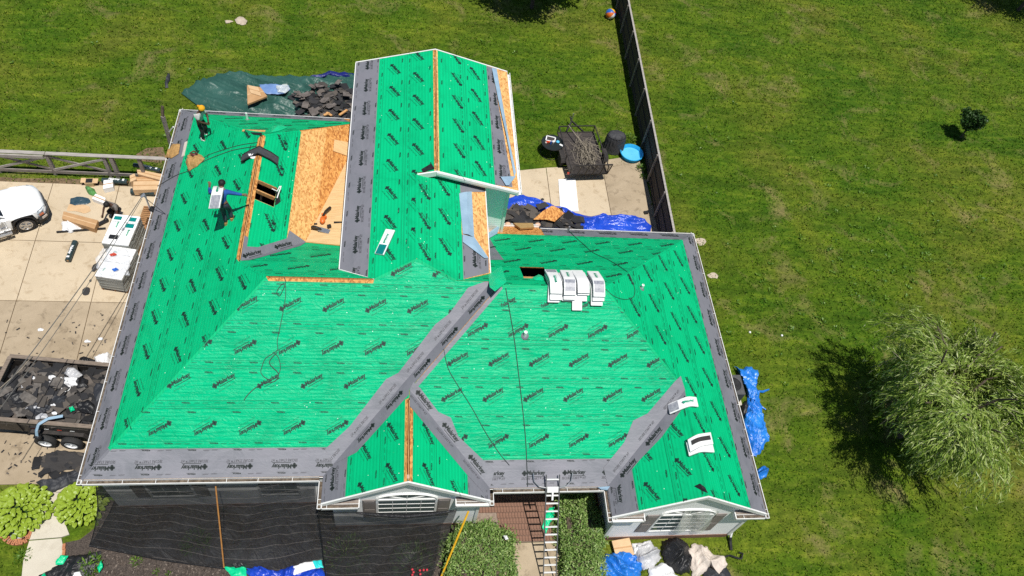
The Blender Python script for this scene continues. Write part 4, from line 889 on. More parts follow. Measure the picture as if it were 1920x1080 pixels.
de = MB(); de.beam((12.614, 6.0, Z4 - .03), (12.614, 10.1, Z4 - .03), .03, .10); obj('drip_edge', de, MT['trim'], house)
obj('ridge_joint_flashing', MB().prism([PL['TL'].pt(10.25, 9.95, .03), PL['TL'].pt(10.6, 10.15, .04), PL['TL'].pt(10.72, 9.86, .06), PL['TL'].pt(10.3, 9.8, .03)], (0, 0, .01)), MT['black'], house)

# ---- windows -------------------------------------------------------------------
def window(x0, x1, zs, z1, arch, y, rows, cols, shutters, nm='arched_window'):
    w = obj(nm, MB().box(x0 - .07, x1 + .07, y - .05, y, zs - .08, zs).box(x0 - .07, x0, y - .05, y, zs, z1).box(x1, x1 + .07, y - .05, y, zs, z1).box(x0 - .07, x1 + .07, y - .055, y, z1, z1 + .09), MT['trim'], house)
    cw = (x1 - x0) / cols; ch = (z1 - zs) / rows
    for i in range(cols):
        for j in range(rows): obj('pane', MB().box(x0 + i * cw + .012, x0 + (i + 1) * cw - .012, y - .022, y - .012, zs + j * ch + .012, zs + (j + 1) * ch - .012), MT['glass'], w)
    mu = MB()
    for i in range(1, cols): mu.box(x0 + i * cw - .008, x0 + i * cw + .008, y - .035, y - .01, zs, z1)
    for j in range(1, rows): mu.box(x0, x1, y - .034, y - .011, zs + j * ch - .008, zs + j * ch + .008)
    obj('muntins', mu, MT['trim'], w)
    if arch:
        xc = (x0 + x1) / 2; R = (x1 - x0) / 2; n = 14; zb = z1 + .09
        P = [(xc + R * cos(pi * i / n), y - .02, zb + arch * sin(pi * i / n)) for i in range(n + 1)]
        obj('pane', MB().prism(P, (0, .01, 0)), MT['glass'], w)
        obj('arch_trim', MB().tube([(xc + (R + .04) * cos(pi * i / n), y - .02, zb + (arch + .04) * sin(pi * i / n)) for i in range(n + 1)], .05, 6), MT['trim'], w)
        mm = MB()
        for a_ in (pi / 2, pi / 4.2, pi - pi / 4.2): mm.beam((xc, y - .03, zb), (xc + R * cos(a_), y - .03, zb + arch * sin(a_)), .02, .02)
        obj('arch_muntins', mm, MT['trim'], w)
    if shutters:
        for sx in (x0 - .07 - .42, x1 + .07):
            sh = obj('shutter', MB().box(sx, sx + .42, y - .045, y, zs - .05, z1 + .05), MT['shutter'], house)
            for k in range(2):
                zz = zs + (z1 - zs) * k / 2; obj('shutter_panel', MB().box(sx + .05, sx + .37, y - .055, y - .044, zz + .04, zz + (z1 - zs) / 2 - .04), MT['shutter'], sh)
    return w
window(9.05, 10.86, 1.25, 2.75, .42, -.62, 4, 4, True); wg2 = window(18.35, 20.15, .95, 2.55, .42, -1.25, 4, 4, True)
window(1.8, 3.1, 1.2, 2.35, 0, .22, 3, 3, True, 'garage_window'); window(5.2, 6.4, 1.2, 2.35, 0, .22, 3, 3, False, 'garage_window')
window(14.9, 16.2, 1.0, 2.3, 0, 1.6, 3, 3, False, 'porch_window')
dr = obj('front_door', MB().box(13.2, 14.15, 1.54, 1.6, .13, 2.2), MT['shutter'], house); obj('door_frame', MB().box(13.1, 13.2, 1.52, 1.6, .13, 2.3).box(14.15, 14.25, 1.52, 1.6, .13, 2.3).box(13.1, 14.25, 1.52, 1.6, 2.2, 2.3), MT['trim'], dr); obj('handle', MB().ball((14.05, 1.5, 1.1), .035), MT['alu'], dr)
# downspout at the right front corner
obj('downspout', MB().tube([(21.9, -1.2, H - .1), (21.68, -1.2, H - .45), (21.66, -1.2, .5), (21.66, -1.35, .22)], .045, 6), MT['trim'], house)
obj('downspout_elbow', MB().tube([(21.66, -1.35, .22), (21.66, -1.48, .12), (21.64, -1.78, .07)], .055, 8), MT['black'], house)
# translucent plastic taped over the right half of the window
pls = MB().surf(lambda a, b: Vector((19.0 + .25 * (1 - b) + a * (1.35 - .45 * abs(b - .55)), -1.33 - .05 * sin(a * 9 + b * 4), .82 + 2.25 * b)), 10, 12)
tag(obj('plastic_sheet', pls, MT['hazy']), 'hazy translucent plastic sheet hanging over the right gable window', 'plastic sheet')

# ---- vent pipes, mast, on the roof (fixed to the house) -------------------------
def vent(key, u, v, h_, r=.045, mat='white', nm='vent_pipe'):
    q = PL[key].hit(u, v); o = obj(nm, MB().lathe(q, [(r, -.05), (r, h_), (r * .7, h_), (r * .7, h_ - .05)], 10), MT[mat], house)
    obj('pipe_flashing', MB().lathe(q + PL[key].n * .015, [(r * 2.2, 0), (r * 2.0, .012), (r * 1.1, .03)], 10, PL[key].n), MT['grey'], o); return o
vent('LB', 464, 225, .38); vent('FR', 984, 630, .25, .06); vent('R', 1203, 541, .22, .05); vent('LB', 643, 226, .12, .05, 'alu'); vent('REAR', 1066, 432, .25, .035, 'alu')
mq = Vector((-.05, 10.9, H)); ms = obj('service_mast', MB().tube([(-.06, 11.05, 1.0), (-.06, 11.05, H + .75)], .035, 8), MT['alu'], house)
obj('weatherhead', MB().tube([(-.06, 11.05, H + .7), (-.08, 11.03, H + .86), (-.18, 10.95, H + .80)], [.05, .07, .045], 8), MT['alu'], ms)
obj('mast_flashing', MB().lathe((.02, 11.05, H + .03), [(.14, 0), (.12, .03), (.045, .12)], 10), MT['black'], ms)
obj('mast_brace', MB().tube([(-.05, 11.05, H + .6), PL['L'].pt(.75, 10.4, .03)], .012, 5), MT['black'], ms)
# ------------------------------------------------------------------ vegetation
def fast_mesh(name, V, F, mat, parent=None, base=(0, 0, 0), quads=True):
    me = bpy.data.meshes.new(name); V = np.asarray(V, np.float32) - np.asarray(base, np.float32); F = np.asarray(F, np.int32); k = F.shape[1]
    me.vertices.add(len(V)); me.vertices.foreach_set('co', V.ravel()); me.loops.add(F.size); me.loops.foreach_set('vertex_index', F.ravel())
    me.polygons.add(len(F)); me.polygons.foreach_set('loop_start', np.arange(0, F.size, k, dtype=np.int32)); me.polygons.foreach_set('loop_total', np.full(len(F), k, np.int32))
    me.update(calc_edges=True)
    return link_mesh(name, me, mat, parent, Vector(base) if parent is None else None)
def leaf_cloud(Cn, D, ln, wd, rng, bend=.25, nrm=None):
    """diamond leaves: centres, directions, lengths, widths"""
    n = len(Cn); D = D / np.linalg.norm(D, axis=1, keepdims=True); r = rng.normal(size=(n, 3)) if nrm is None else nrm / (np.linalg.norm(nrm, axis=1, keepdims=True) + 1e-9) + .45 * rng.normal(size=(n, 3)); S_ = np.cross(r, D); S_ /= np.linalg.norm(S_, axis=1, keepdims=True) + 1e-9
    Nn = np.cross(S_, D); ln = np.asarray(ln).reshape(-1, 1) * np.ones((n, 1)); wd = np.asarray(wd).reshape(-1, 1) * np.ones((n, 1))
    a = Cn - D * ln * .5; b = Cn + S_ * wd * .5 + Nn * ln * bend * .3; c_ = Cn + D * ln * .5; d_ = Cn - S_ * wd * .5 + Nn * ln * bend * .3
    V = np.stack([a, b, c_, d_], 1).reshape(-1, 3); F = np.arange(4 * n).reshape(-1, 4); return V, F
def unit(rng, n):
    q = rng.normal(size=(n, 3)); return q / np.linalg.norm(q, axis=1, keepdims=True)

# short grass: single blades in tufts over the lawn (not where it is paved or built)
def grass_ok(x, y):
    k = np.ones(len(x), bool)
    for (x0, x1, y0, y1) in ((-0.1, 22.2, -.3, 11), (-.1, 14.2, 10, 17.0), (-18.2, .6, 1.0, 14.75), (13.5, 21.75, 10, 17.3), (-1.2, 12.3, -4.4, .4), (12.2, 17, -5, 1), (16.8, 21.8, -1.6, 0)):
        k &= ~((x > x0) & (x < x1) & (y > y0) & (y < y1))
    k &= ~((x > -2.15) & (x < -1.0) & (y < 1.1) & (y > -4))
    return k
nt_ = 150000
gx = RNG.uniform(-14, 62, nt_); gy = RNG.uniform(-6, 44, nt_)
# keep what lies under the view of the street side, thin out the far corners
keep = grass_ok(gx, gy) & (gx < 34 + (gy + 6) * .66) & (gx > -14)
gx = gx[keep]; gy = gy[keep]; nb = 3
bx = np.repeat(gx, nb) + RNG.normal(0, .05, len(gx) * nb); by = np.repeat(gy, nb) + RNG.normal(0, .05, len(gx) * nb); n = len(bx)
hh = RNG.uniform(.04, .105, n); an = RNG.uniform(0, 2 * pi, n); ln_ = RNG.uniform(.3, 1.1, n) * hh; wd = RNG.uniform(.014, .036, n)
lx = np.cos(an) * ln_; ly = np.sin(an) * ln_; sx = -np.sin(an) * wd; sy = np.cos(an) * wd
V = np.stack([np.stack([bx - sx, by - sy, np.zeros(n)], 1), np.stack([bx + sx, by + sy, np.zeros(n)], 1), np.stack([bx + lx, by + ly, hh], 1)], 1).reshape(-1, 3)
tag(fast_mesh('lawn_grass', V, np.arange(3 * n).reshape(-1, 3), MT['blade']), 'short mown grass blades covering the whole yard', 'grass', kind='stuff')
# broad-leaved weeds in the right-hand lawn
wc = []
for (u, v, su, sv, k) in ((1640, 480, 90, 60, 60), (1560, 560, 60, 80, 30), (1420, 560, 40, 40, 10), (1500, 380, 120, 60, 16), (1800, 420, 60, 60, 14), (1330, 200, 40, 90, 14), (1010, 130, 90, 60, 14), (230, 150, 150, 70, 14)):
    for _ in range(k):
        g = G(random.gauss(u, su), random.gauss(v, sv)); wc.append((g.x, g.y))
wc = np.array(wc); ok = grass_ok(wc[:, 0], wc[:, 1]); wc = wc[ok]; k = 9
cn = np.repeat(np.c_[wc, np.full(len(wc), .05)], k, 0); a_ = RNG.uniform(0, 2 * pi, len(cn)); rr = RNG.uniform(.04, .16, len(cn)); cn = cn + np.c_[np.cos(a_) * rr, np.sin(a_) * rr, RNG.uniform(0, .05, len(cn))]
V, F = leaf_cloud(cn, np.c_[np.cos(a_), np.sin(a_), RNG.uniform(.1, .6, len(cn))], RNG.uniform(.08, .16, len(cn)), RNG.uniform(.05, .09, len(cn)), RNG)
tag(fast_mesh('lawn_weeds', V, F, MT['leaf']), 'bright green broad-leaved weeds dotted through the lawn', 'weeds', kind='stuff')

def limb(a, b, r0, r1, sag=0.0, n=5, jit=.06):
    a = Vector(a); b = Vector(b); pts = []; rs = []
    for i in range(n + 1):
        t = i / n; q = a.lerp(b, t) + Vector((random.gauss(0, jit), random.gauss(0, jit), -sag * t * t)) * (1 if 0 < i < n else 0.0 if i == 0 else .5); pts.append(q); rs.append(r0 + (r1 - r0) * t)
    return pts, rs
# weeping willow
wb = Vector((30.1, 2.7, 0)); willow = thing('willow_tree', 'pale green weeping willow standing on the right lawn', 'tree', wb)
tk = MB(); P_, R_ = limb(wb, wb + Vector((.1, .1, 3.0)), .2, .14); tk.tube(P_, R_, 9); ends = []
for i in range(13):
    an = 2 * pi * i / 13 + random.uniform(-.2, .2); L_ = random.uniform(1.3, 3.1); top = wb + Vector((cos(an) * L_, sin(an) * L_, random.uniform(4.0, 6.0)))
    P_, R_ = limb(wb + Vector((.1, .1, random.uniform(2.2, 3.0))), top, .075, .03, 0, 5, .12); tk.tube(P_, R_, 6); ends.append(P_)
obj('trunk', tk, MT['bark'], willow, smooth=True)
rng = np.random.default_rng(3); Cn = []; Dn = []; tw = MB()
for i in range(135):
    lb = random.choice(ends); t = random.uniform(.3, 1.0); q0 = lb[min(5, int(t * 5))] + Vector((random.gauss(0, .3), random.gauss(0, .3), random.gauss(0, .25)))
    an0 = atan2(q0.y - wb.y, q0.x - wb.x) + random.gauss(0, .95); rc0 = random.uniform(.7, 2.1); dp0 = random.uniform(.4, 2.2)
    for k in range(6):
        q = q0 + Vector((random.gauss(0, .12), random.gauss(0, .12), random.gauss(0, .08))); an = an0 + random.gauss(0, .26); reach = rc0 * random.uniform(.8, 1.2); drop = dp0 * random.uniform(.8, 1.2); pth = []
        for s in range(10):
            f = s / 9; pth.append(q + Vector((cos(an) * reach * (1 - (1 - f) ** 2), sin(an) * reach * (1 - (1 - f) ** 2), .4 * sin(f * 2.2) - drop * f ** 1.8)))
        if pth[-1].z < .9: continue
        if k < 2: tw.tube(pth[::3], .008, 3, cap=False)
        for s in range(9):
            for _ in range(6):
                f = random.random(); c_ = pth[s].lerp(pth[s + 1], f) + Vector((random.gauss(0, .075), random.gauss(0, .075), random.gauss(0, .06))); d_ = (pth[s + 1] - pth[s]).normalized() + Vector((random.gauss(0, .45), random.gauss(0, .45), random.gauss(0, .32) - .1)); Cn.append(c_); Dn.append(d_)
obj('twigs', tw, MT['stick'], willow)
Cn = np.array([tuple(q) for q in Cn]); Dn = np.array([tuple(q) for q in Dn]); V, F = leaf_cloud(Cn, Dn, rng.uniform(.18, .36, len(Cn)), rng.uniform(.026, .048, len(Cn)), rng, .25, np.c_[Cn[:, 0] - wb.x, Cn[:, 1] - wb.y, np.full(len(Cn), 2.0)])
tag(fast_mesh('crown', V, F, MT['willow'], willow, wb), kind='stuff')
# darker broad-leaved trees
def round_tree(nm, label, base, cz, rad, nleaf, mat, ls, trunk_r=.12):
    base = Vector(base); t = thing(nm, label, 'tree', base); tk = MB(); P_, R_ = limb(base, base + Vector((0, 0, cz)), trunk_r, trunk_r * .6, n=4, jit=.03); tk.tube(P_, R_, 8)
    rng = np.random.default_rng(int(abs(base.x) * 10)); nc = max(8, int(26 * min(1.5, rad[0] / 1.5))); cc = unit(rng, nc) * rng.uniform(.3, .85, (nc, 1)) * np.array(rad) + np.array([base.x, base.y, cz])
    for c_ in cc[:12]: P_, R_ = limb(base + Vector((0, 0, cz * random.uniform(.6, .95))), Vector(c_), trunk_r * .45, trunk_r * .12, n=4, jit=.05); tk.tube(P_, R_, 5)
    obj('trunk', tk, MT['bark'], t, smooth=True); w = rng.integers(0, nc, nleaf); Cn = cc[w] + unit(rng, nleaf) * rng.uniform(0, 1, (nleaf, 1)) ** .6 * np.array(rad) * .42
    V, F = leaf_cloud(Cn, unit(rng, nleaf), rng.uniform(.7, 1.3, nleaf) * ls, rng.uniform(.35, .6, nleaf) * ls, rng); tag(fast_mesh('crown', V, F, mat, t, base), kind='stuff'); return t
round_tree('small_tree', 'small dark glossy tree alone in the right-hand lawn', (41.3, 21.05, 0), 1.35, (.80, .80, .80), 4200, MT['dkleaf'], .15, .05)
round_tree('shade_tree', 'tree beyond the back lawn whose leafy shadow falls on the grass', (17.0, 30.3, 0), 4.7, (3.2, 2.3, 1.9), 11000, MT['dkleaf'], .27)
round_tree('shade_tree', 'tree at the far right corner casting a dark shadow on the lawn', (51.9, 34.5, 0), 4.4, (3.2, 2.6, 1.9), 7000, MT['dkleaf'], .26)
# clipped hedges beside the front walk
def hedge(label, c_, rx, ry, h_, n, seed, rz=0.0):
    c_ = Vector((*c_, 0)); t = thing('clipped_shrub', label, 'shrub', c_, 'shrubs beside the front walk'); rng = np.random.default_rng(seed)
    d_ = unit(rng, n); d_[:, 2] = np.abs(d_[:, 2]); s = (np.abs(d_[:, 0]) ** 2.3 + np.abs(d_[:, 1]) ** 2.3 + np.abs(d_[:, 2]) ** 2.3) ** (-1 / 2.3); lump = 1 + .10 * np.sin(d_[:, 0] * 7 + seed) * np.cos(d_[:, 1] * 6) + .07 * np.sin(d_[:, 2] * 9 + d_[:, 0] * 5)
    P_ = d_ * (s * lump * np.where(rng.random(n) < .06, rng.uniform(1.03, 1.16, n), rng.uniform(.84, 1.03, n)))[:, None] * np.array([rx, ry, h_]); ca, sa = cos(rz), sin(rz); P_ = np.c_[P_[:, 0] * ca - P_[:, 1] * sa, P_[:, 0] * sa + P_[:, 1] * ca, P_[:, 2]] + np.array(c_)
    D = d_ * .35 + unit(rng, n) * .9 + np.array([0, 0, .2]); V, F = leaf_cloud(P_, D, rng.uniform(.08, .17, n), rng.uniform(.025, .05, n), rng, .25, d_ * .6 + np.array([0, -.15, .8])); tag(fast_mesh('foliage', V, F, MT['hedge'], t, c_), kind='stuff')
    core = MB().lathe(c_, [(.1, .0), (.62, .06), (.72, .4), (.6, .7), (.25, .86)], 12); core.v = [(c_.x + (x - c_.x) * rx * 1.05, c_.y + (y - c_.y) * ry * 1.05, z * h_) for x, y, z in core.v]; obj('inner_branches', core, MT['bark'], t); return t
hedge('large rounded clipped shrub left of the ladder', (12.45, -1.95), 1.24, 1.36, 1.18, 12000, 5, .0)
hedge('clipped shrub right of the ladder against the gable corner', (16.05, -.95), .86, 1.5, 1.14, 9500, 9)
hedge('low front part of the hedge right of the ladder', (16.0, -2.5), .82, .9, 1.0, 4500, 12)
# hostas: every leaf is a part of its plant
def leaf_shape():
    m = MB(); prof = [(0, .02), (.05, .075), (.12, .108), (.19, .10), (.25, .06), (.295, .0)]; zc = [0, .025, .045, .05, .035, .005]; vs = []
    for (x, w), z in zip(prof, zc): vs += [(x, -w, z + w * .35), (x, 0, z), (x, w, z + w * .35)]
    m.add(vs, [(3 * i + j, 3 * i + 3 + j, 3 * i + 4 + j, 3 * i + 1 + j) for i in range(5) for j in (0, 1)]); return m
def hosta(label, c_, R, n, seed):
    c_ = Vector((*c_, 0)); t = thing('hosta_plant', label, 'plant', c_, 'hostas by the garden path'); rn = random.Random(seed); first = None
    for i in range(n):
        f = (i + .5) / n; rr = sqrt(f) * R * .88; an = i * 2.39996 + rn.uniform(-.25, .25); el = .25 - .62 * f + rn.uniform(-.2, .2)
        if first is None:
            me = obj('leaf', leaf_shape(), MT['hosta'], None, loc=(0, 0, 0), fix=False); first = me; o = me
        else: o = first.copy(); C.objects.link(o)
        o.parent = t; o.location = (cos(an) * rr, sin(an) * rr * .9, .16 + .44 * (1 - f ** 1.3) + rn.uniform(-.05, .05)); o.rotation_euler = (rn.uniform(-.35, .35), -el, an + rn.uniform(-.5, .5)); s = rn.uniform(.58, .92) * (.5 + R * .4); o.scale = (s, s, s)
    obj('crown_stems', MB().lathe(c_, [(.05, 0), (R * .6, .03), (R * .5, .14), (.05, .36)], 9), MT['dkleaf'], t); return t
hosta('large lime green hosta in the brick-edged bed', G2(36, 955, .25), .98, 295, 1); hosta('lime green hosta between the path and the garage corner', G2(150, 942, .25), .80, 260, 2)
def tuft(nm, label, c_, R, h_, n, mat, grp, ls=.14):
    c_ = Vector((*c_, 0)); rng = np.random.default_rng(int(abs(c_.x * 97 + c_.y * 31)) + n); a_ = rng.uniform(0, 2 * pi, n); rr = np.sqrt(rng.uniform(0, 1, n)) * R; Cn = np.c_[c_.x + np.cos(a_) * rr, c_.y + np.sin(a_) * rr, rng.uniform(.05, 1, n) * h_ * (1 - .6 * rr / R)]
    V, F = leaf_cloud(Cn, np.c_[np.cos(a_), np.sin(a_), rng.uniform(.2, 1.4, n)], rng.uniform(.6, 1.3, n) * ls, rng.uniform(.25, .4, n) * ls, rng); o = fast_mesh(nm, V, F, mat, None, c_); return tag(o, label, 'plant', grp)
tuft('leafy_plant', 'feathery green plant inside the black liner at the lower left', G2(168, 1062), .42, .35, 260, MT['leaf'], None)
tuft('leafy_plant', 'small bright green clump in the mulch below the netting', G2(256, 1051), .2, .16, 90, MT['leaf'], None, .1)
tuft('leafy_plant', 'thin pale seedling in the mulch at the bottom edge, left one', G2(294, 1072), .12, .2, 40, MT['leaf'], None, .09); tuft('leafy_plant', 'thin pale seedling in the mulch at the bottom edge, right one', G2(317, 1076), .1, .18, 36, MT['leaf'], None, .09)
tuft('leafy_plant', 'dark green plant under the black netting by the garage wall', (3.1, -1.0), .5, .4, 220, MT['leaf'], None); tuft('leafy_plant', 'wide leafy plant behind the netting below the front gable', (8.0, -1.6), .8, .5, 420, MT['hedge'], None)
tuft('leafy_plant', 'leafy shrub with red blooms behind the netting below the window', (10.2, -1.9), .75, .6, 420, MT['hedge'], None); tuft('leafy_plant', 'weeds growing between the grill and the kiddie pool', G2(1180, 263), .35, .5, 160, MT['leaf'], None); tuft('leafy_plant', 'weed clump at the foot of the board fence by the patio', G2(1200, 318), .25, .45, 120, MT['leaf'], None); tuft('leafy_plant', 'lower weed clump at the foot of the board fence by the patio', G2(1205, 333), .18, .3, 60, MT['leaf'], None)
tuft('leafy_plant', 'grass clump spilling over the path edge by the brick edging', G2(44, 1042), .28, .2, 130, MT['leaf'], None, .12)
fl = MB()
for q in range(7): fl.ball((10.35 + random.gauss(0, .16), -2.35 + random.gauss(0, .12), .62 + random.uniform(-.05, .1)), .045, 6, 4)
tag(obj('red_flowers', fl, MT['flower']), 'small cluster of red flowers behind the black netting', 'flowers', kind='stuff')
mp_ = 9000; qx = RNG.uniform(-1.1, 12.0, mp_); qy = RNG.uniform(-4.0, .3, mp_); ok = (qx > -.15 + .0 * qy) & ~((qx > 12.2)); qx = qx[ok]; qy = qy[ok]; V, F = leaf_cloud(np.c_[qx, qy, RNG.uniform(.025, .05, len(qx))], np.c_[RNG.normal(size=(len(qx), 2)), RNG.normal(0, .25, len(qx))], RNG.uniform(.05, .15, len(qx)), RNG.uniform(.025, .05, len(qx)), RNG, .1, np.tile([0, 0, 1.0], (len(qx), 1)))
tag(fast_mesh('mulch_chips', V, F, leaf_mat('bark_chips', [(0, (.03, .022, .018)), (.5, (.085, .065, .052)), (.85, (.15, .12, .098)), (1, (.24, .20, .165))], .9, 0)), 'brown bark chips covering the front planting bed', 'mulch', kind='stuff')
# brick edging round the left bed, pale gravel inside
flat_poly('gravel_bed', [G2(*q) for q in ((6, 995), (56, 985), (52, 1010), (30, 1022), (10, 1012))], .02, MT['gravel'], 'structure')
ed = thing('brick_edging', 'row of orange cored bricks edging the gravel bed', 'garden edging', (*G2(30, 1015), 0))
ring = [(6, 1002), (10, 1008), (17, 1014), (24, 1017), (31, 1018), (38, 1017), (45, 1016), (51, 1012), (53, 1006), (55, 1000), (57, 994), (59, 988)]
for (u, v), (u2, v2) in zip(ring, ring[1:]):
    a = G(u, v); b = G(u2, v2); d_ = (b - a).normalized(); nn = Vector((-d_.y, d_.x, 0)); q = (a + b) / 2; br = obj('brick', MB().obox(q + Vector((0, 0, .05)), d_ * .052, nn * .10, (0, 0, .05)), MT['brick_o'], ed, bevel=.006)
    hm = MB()
    for s in (-.05, 0, .05): hm.lathe(q + nn * s + Vector((0, 0, .094)), [(.016, 0), (.016, .0085)], 7)
    obj('core_hole', hm, MT['hole'], br)
pe = thing('brick_edging', 'two lone orange bricks set beside the path slab', 'garden edging', (*G2(121, 1033), 0))
for v in (1026, 1036): q = G(121, v); obj('brick', MB().rbox(q + Vector((0, 0, .04)), .09, .2, .08, .15), MT['brick_o'], pe, bevel=.006)

# ------------------------------------------------------------------ fences
bf = thing('board_fence', 'tall wooden board fence, boards coloured for shade, running back along the right of the patio', 'fence', (21.6, 11.4, 0))
A = Vector((21.6, 11.4, 0)); B = Vector((22.62, 36.4, 0)); D = (B - A).normalized(); nn = Vector((-D.y, D.x, 0)); Lf = (B - A).length; k = 0; b0 = None; t = 0
while t < Lf:
    if b0 is None:
        o = b0 = obj('board', MB().obox(A + Vector((0, 0, .95)), D * .068, nn * .011, (0, 0, .92)), MT['wood_dark'], bf)
    else: o = b0.copy(); C.objects.link(o)
    o.location = D * t + Vector((0, 0, random.uniform(-.015, .015))) + nn * random.uniform(-.004, .004); t += .142
t = .2; p0 = None
while t < Lf:
    if p0 is None: o = p0 = obj('post', MB().obox(A + nn * .075 + Vector((0, 0, .93)), D * .045, nn * .045, (0, 0, .93)), MT['wood_grey'], bf)
    else: o = p0.copy(); C.objects.link(o)
    o.location = D * t; t += 2.42
for z in (.35, 1.0, 1.65): obj('rail', MB().beam(A + nn * .03 + Vector((0, 0, z)), B + nn * .03 + Vector((0, 0, z)), .038, .085), MT['wood_dark'], bf)
obj('top_rail', MB().beam(A + nn * .02 + Vector((0, 0, 1.885)), B + nn * .02 + Vector((0, 0, 1.885)), .10, .03), MT['wood_grey2'], bf)
lf = thing('crossbuck_fence', 'weathered grey rail fence with crossed braces behind the driveway', 'fence', (-5.5, 15.25, 0))
px_ = [-14.4, -12.1, -9.9, -7.7, -5.47, -3.18, -1.75, -.45]
for x in px_: obj('post', MB().box(x - .07, x + .07, 15.2, 15.34, 0, 1.28), MT['wood_grey'], lf)
obj('post', MB().box(-2.95, -2.8, 15.18, 15.34, 0, 1.26), MT['wood_grey'], lf)
for a, b in zip(px_, px_[1:]):
    obj('bottom_rail', MB().box(a + .05, b - .05, 15.17, 15.21, .16, .32), MT['wood_grey'], lf)
    if b - a > 1.5:
        obj('brace', MB().beam((a + .05, 15.2, .35), (b - .05, 15.2, 1.12), .035, .11), MT['wood_grey2'], lf); obj('brace', MB().beam((a + .05, 15.245, 1.12), (b - .05, 15.245, .35), .035, .11), MT['wood_grey'], lf)
for a, b in ((-14.4, -9.9), (-9.9, -5.5), (-5.46, -.35)): obj('top_rail', MB().box(a, b, 15.16, 15.34, 1.28, 1.315), MT['wood_grey2'], lf)
obj('top_rail', MB().box(-9.9, -5.55, 15.09, 15.155, 1.1, 1.26), MT['wood_grey2'], lf)
ap = thing('timber_post', 'tall weathered timber post leaning by the back left gutter', 'post', (-.75, 16.55, 0))
obj('shaft', MB().beam((-.75, 16.55, 0), (-.72, 16.6, 2.5), .13, .13), MT['wood_grey'], ap); obj('side_strut', MB().beam((-.62, 16.5, 1.7), (-.30, 16.3, 2.2), .05, .05), MT['trim'], ap); obj('cap_piece', MB().beam((-.72, 16.6, 2.5), (-.66, 16.75, 2.95), .11, .06), MT['bark'], ap)
# ------------------------------------------------------------------ helpers for loose things
def xf(mb, c_, rz=0.0, tilt=None):
    R = Matrix.Rotation(rz, 3, 'Z')
    if tilt is not None: R = tilt @ R
    c_ = Vector(c_); mb.v = [tuple(c_ + R @ Vector(q)) for q in mb.v]; return mb
def plane_frame(n_, rz):
    n_ = Vector(n_).normalized(); x = Vector((cos(rz), sin(rz), 0)); x = (x - n_ * x.dot(n_)).normalized(); y = n_.cross(x); return Matrix((x, y, n_)).transposed()
def print2d(m, o, ux, uy, mat, parent, name='printed_lettering', kind='stuff'):
    V, T = m; o = np.array(o); P3 = o + V[:, :1] * np.array(ux) + V[:, 1:] * np.array(uy); base = np.array(root_loc(parent)); me = bpy.data.meshes.new(name); me.from_pydata((P3 - base).tolist(), [], T.tolist()); me.update()
    ob = link_mesh(name, me, mat, parent)
    if kind: ob['kind'] = kind
    return ob
def crumple(name, label, cat, outline, zb, h_, mat, amp=.1, sc=1.2, seed=0, rings=16, nt=96, flatf=0.0, parent=None, kind=None, prof=None, st=.5):
    """a crumpled sheet: outline in world xy, folded by ridged noise"""
    n = len(outline); P = [Vector((x, y, 0)) for x, y in outline]; ls = [0]
    for i in range(n): ls.append(ls[-1] + (P[(i + 1) % n] - P[i]).length)
    rs = []
    for k in range(nt):
        t = ls[-1] * k / nt; i = max(j for j in range(n) if ls[j] <= t); f = (t - ls[i]) / max(1e-6, ls[i + 1] - ls[i]); rs.append(P[i].lerp(P[(i + 1) % n], f))
    c_ = sum(rs, Vector()) / nt; sd = Vector((seed * 7.3, seed * 3.1, seed * 1.7)); Rs = Matrix.Rotation(seed * 1.3, 3, 'Z'); mb = MB(); vs = []
    for r in range(rings + 1):
        f = r / rings
        for k in range(nt):
            q = c_.lerp(rs[k], max(.02, f)); w = Rs @ q; w = Vector((w.x * sc, w.y * sc * st, 0)) + sd; wv = mnoise.noise_vector(w * .9) * .12 * (f if f < 1 else .35); q2 = q + Vector((wv.x, wv.y, 0)) / max(.6, sc)
            rid = max(0, 1 - abs(mnoise.noise(w * 1.0)) * 2.6) ** 2; rid2 = max(0, 1 - abs(mnoise.noise(w * 2.1 + mnoise.noise_vector(w) * .5 + Vector((9, 2, 4)))) * 2.6) ** 2; rid3 = max(0, 1 - abs(mnoise.noise(Vector((w.y, w.x, 3)) * 4.1 + mnoise.noise_vector(w * 1.4) * .6)) * 2.4) ** 1.5
            hh = (h_ * (1 - f ** 3) if prof is None else h_ * prof(f)) * (.75 + .25 * mnoise.noise(w * .6)) + amp * 2.0 * (.62 * rid + .34 * rid2 + .10 * rid3) * (1 - .4 * f)
            jt = 1 + (.10 * mnoise.noise(Vector((k * .35, seed * 3.7, 1))) + .06 * mnoise.noise(Vector((k * 1.1, seed * 1.7, 5)))) * f if nt < 150 else 1; q2 = Vector((c_.x + (q2.x - c_.x) * jt, c_.y + (q2.y - c_.y) * jt, 0)); vs.append((q2.x, q2.y, zb + .012 + max(0, hh) * (1 if f < 1 else .25)))
    fs = [(r * nt + k, r * nt + (k + 1) % nt, (r + 1) * nt + (k + 1) % nt, (r + 1) * nt + k) for r in range(rings) for k in range(nt)] + [tuple(range(nt))]
    mb.add(vs, fs); o = obj(name, mb, mat, parent, loc=None if parent else (c_.x, c_.y, zb), smooth=False)
    o.data.polygons.foreach_set('use_smooth', [True] * len(o.data.polygons))
    for f in o.data.polygons: pass
    if label: tag(o, label, cat, kind=kind)
    return o
def px_out(pts, z=0.0): return [G2(u, v, z) for u, v in pts]
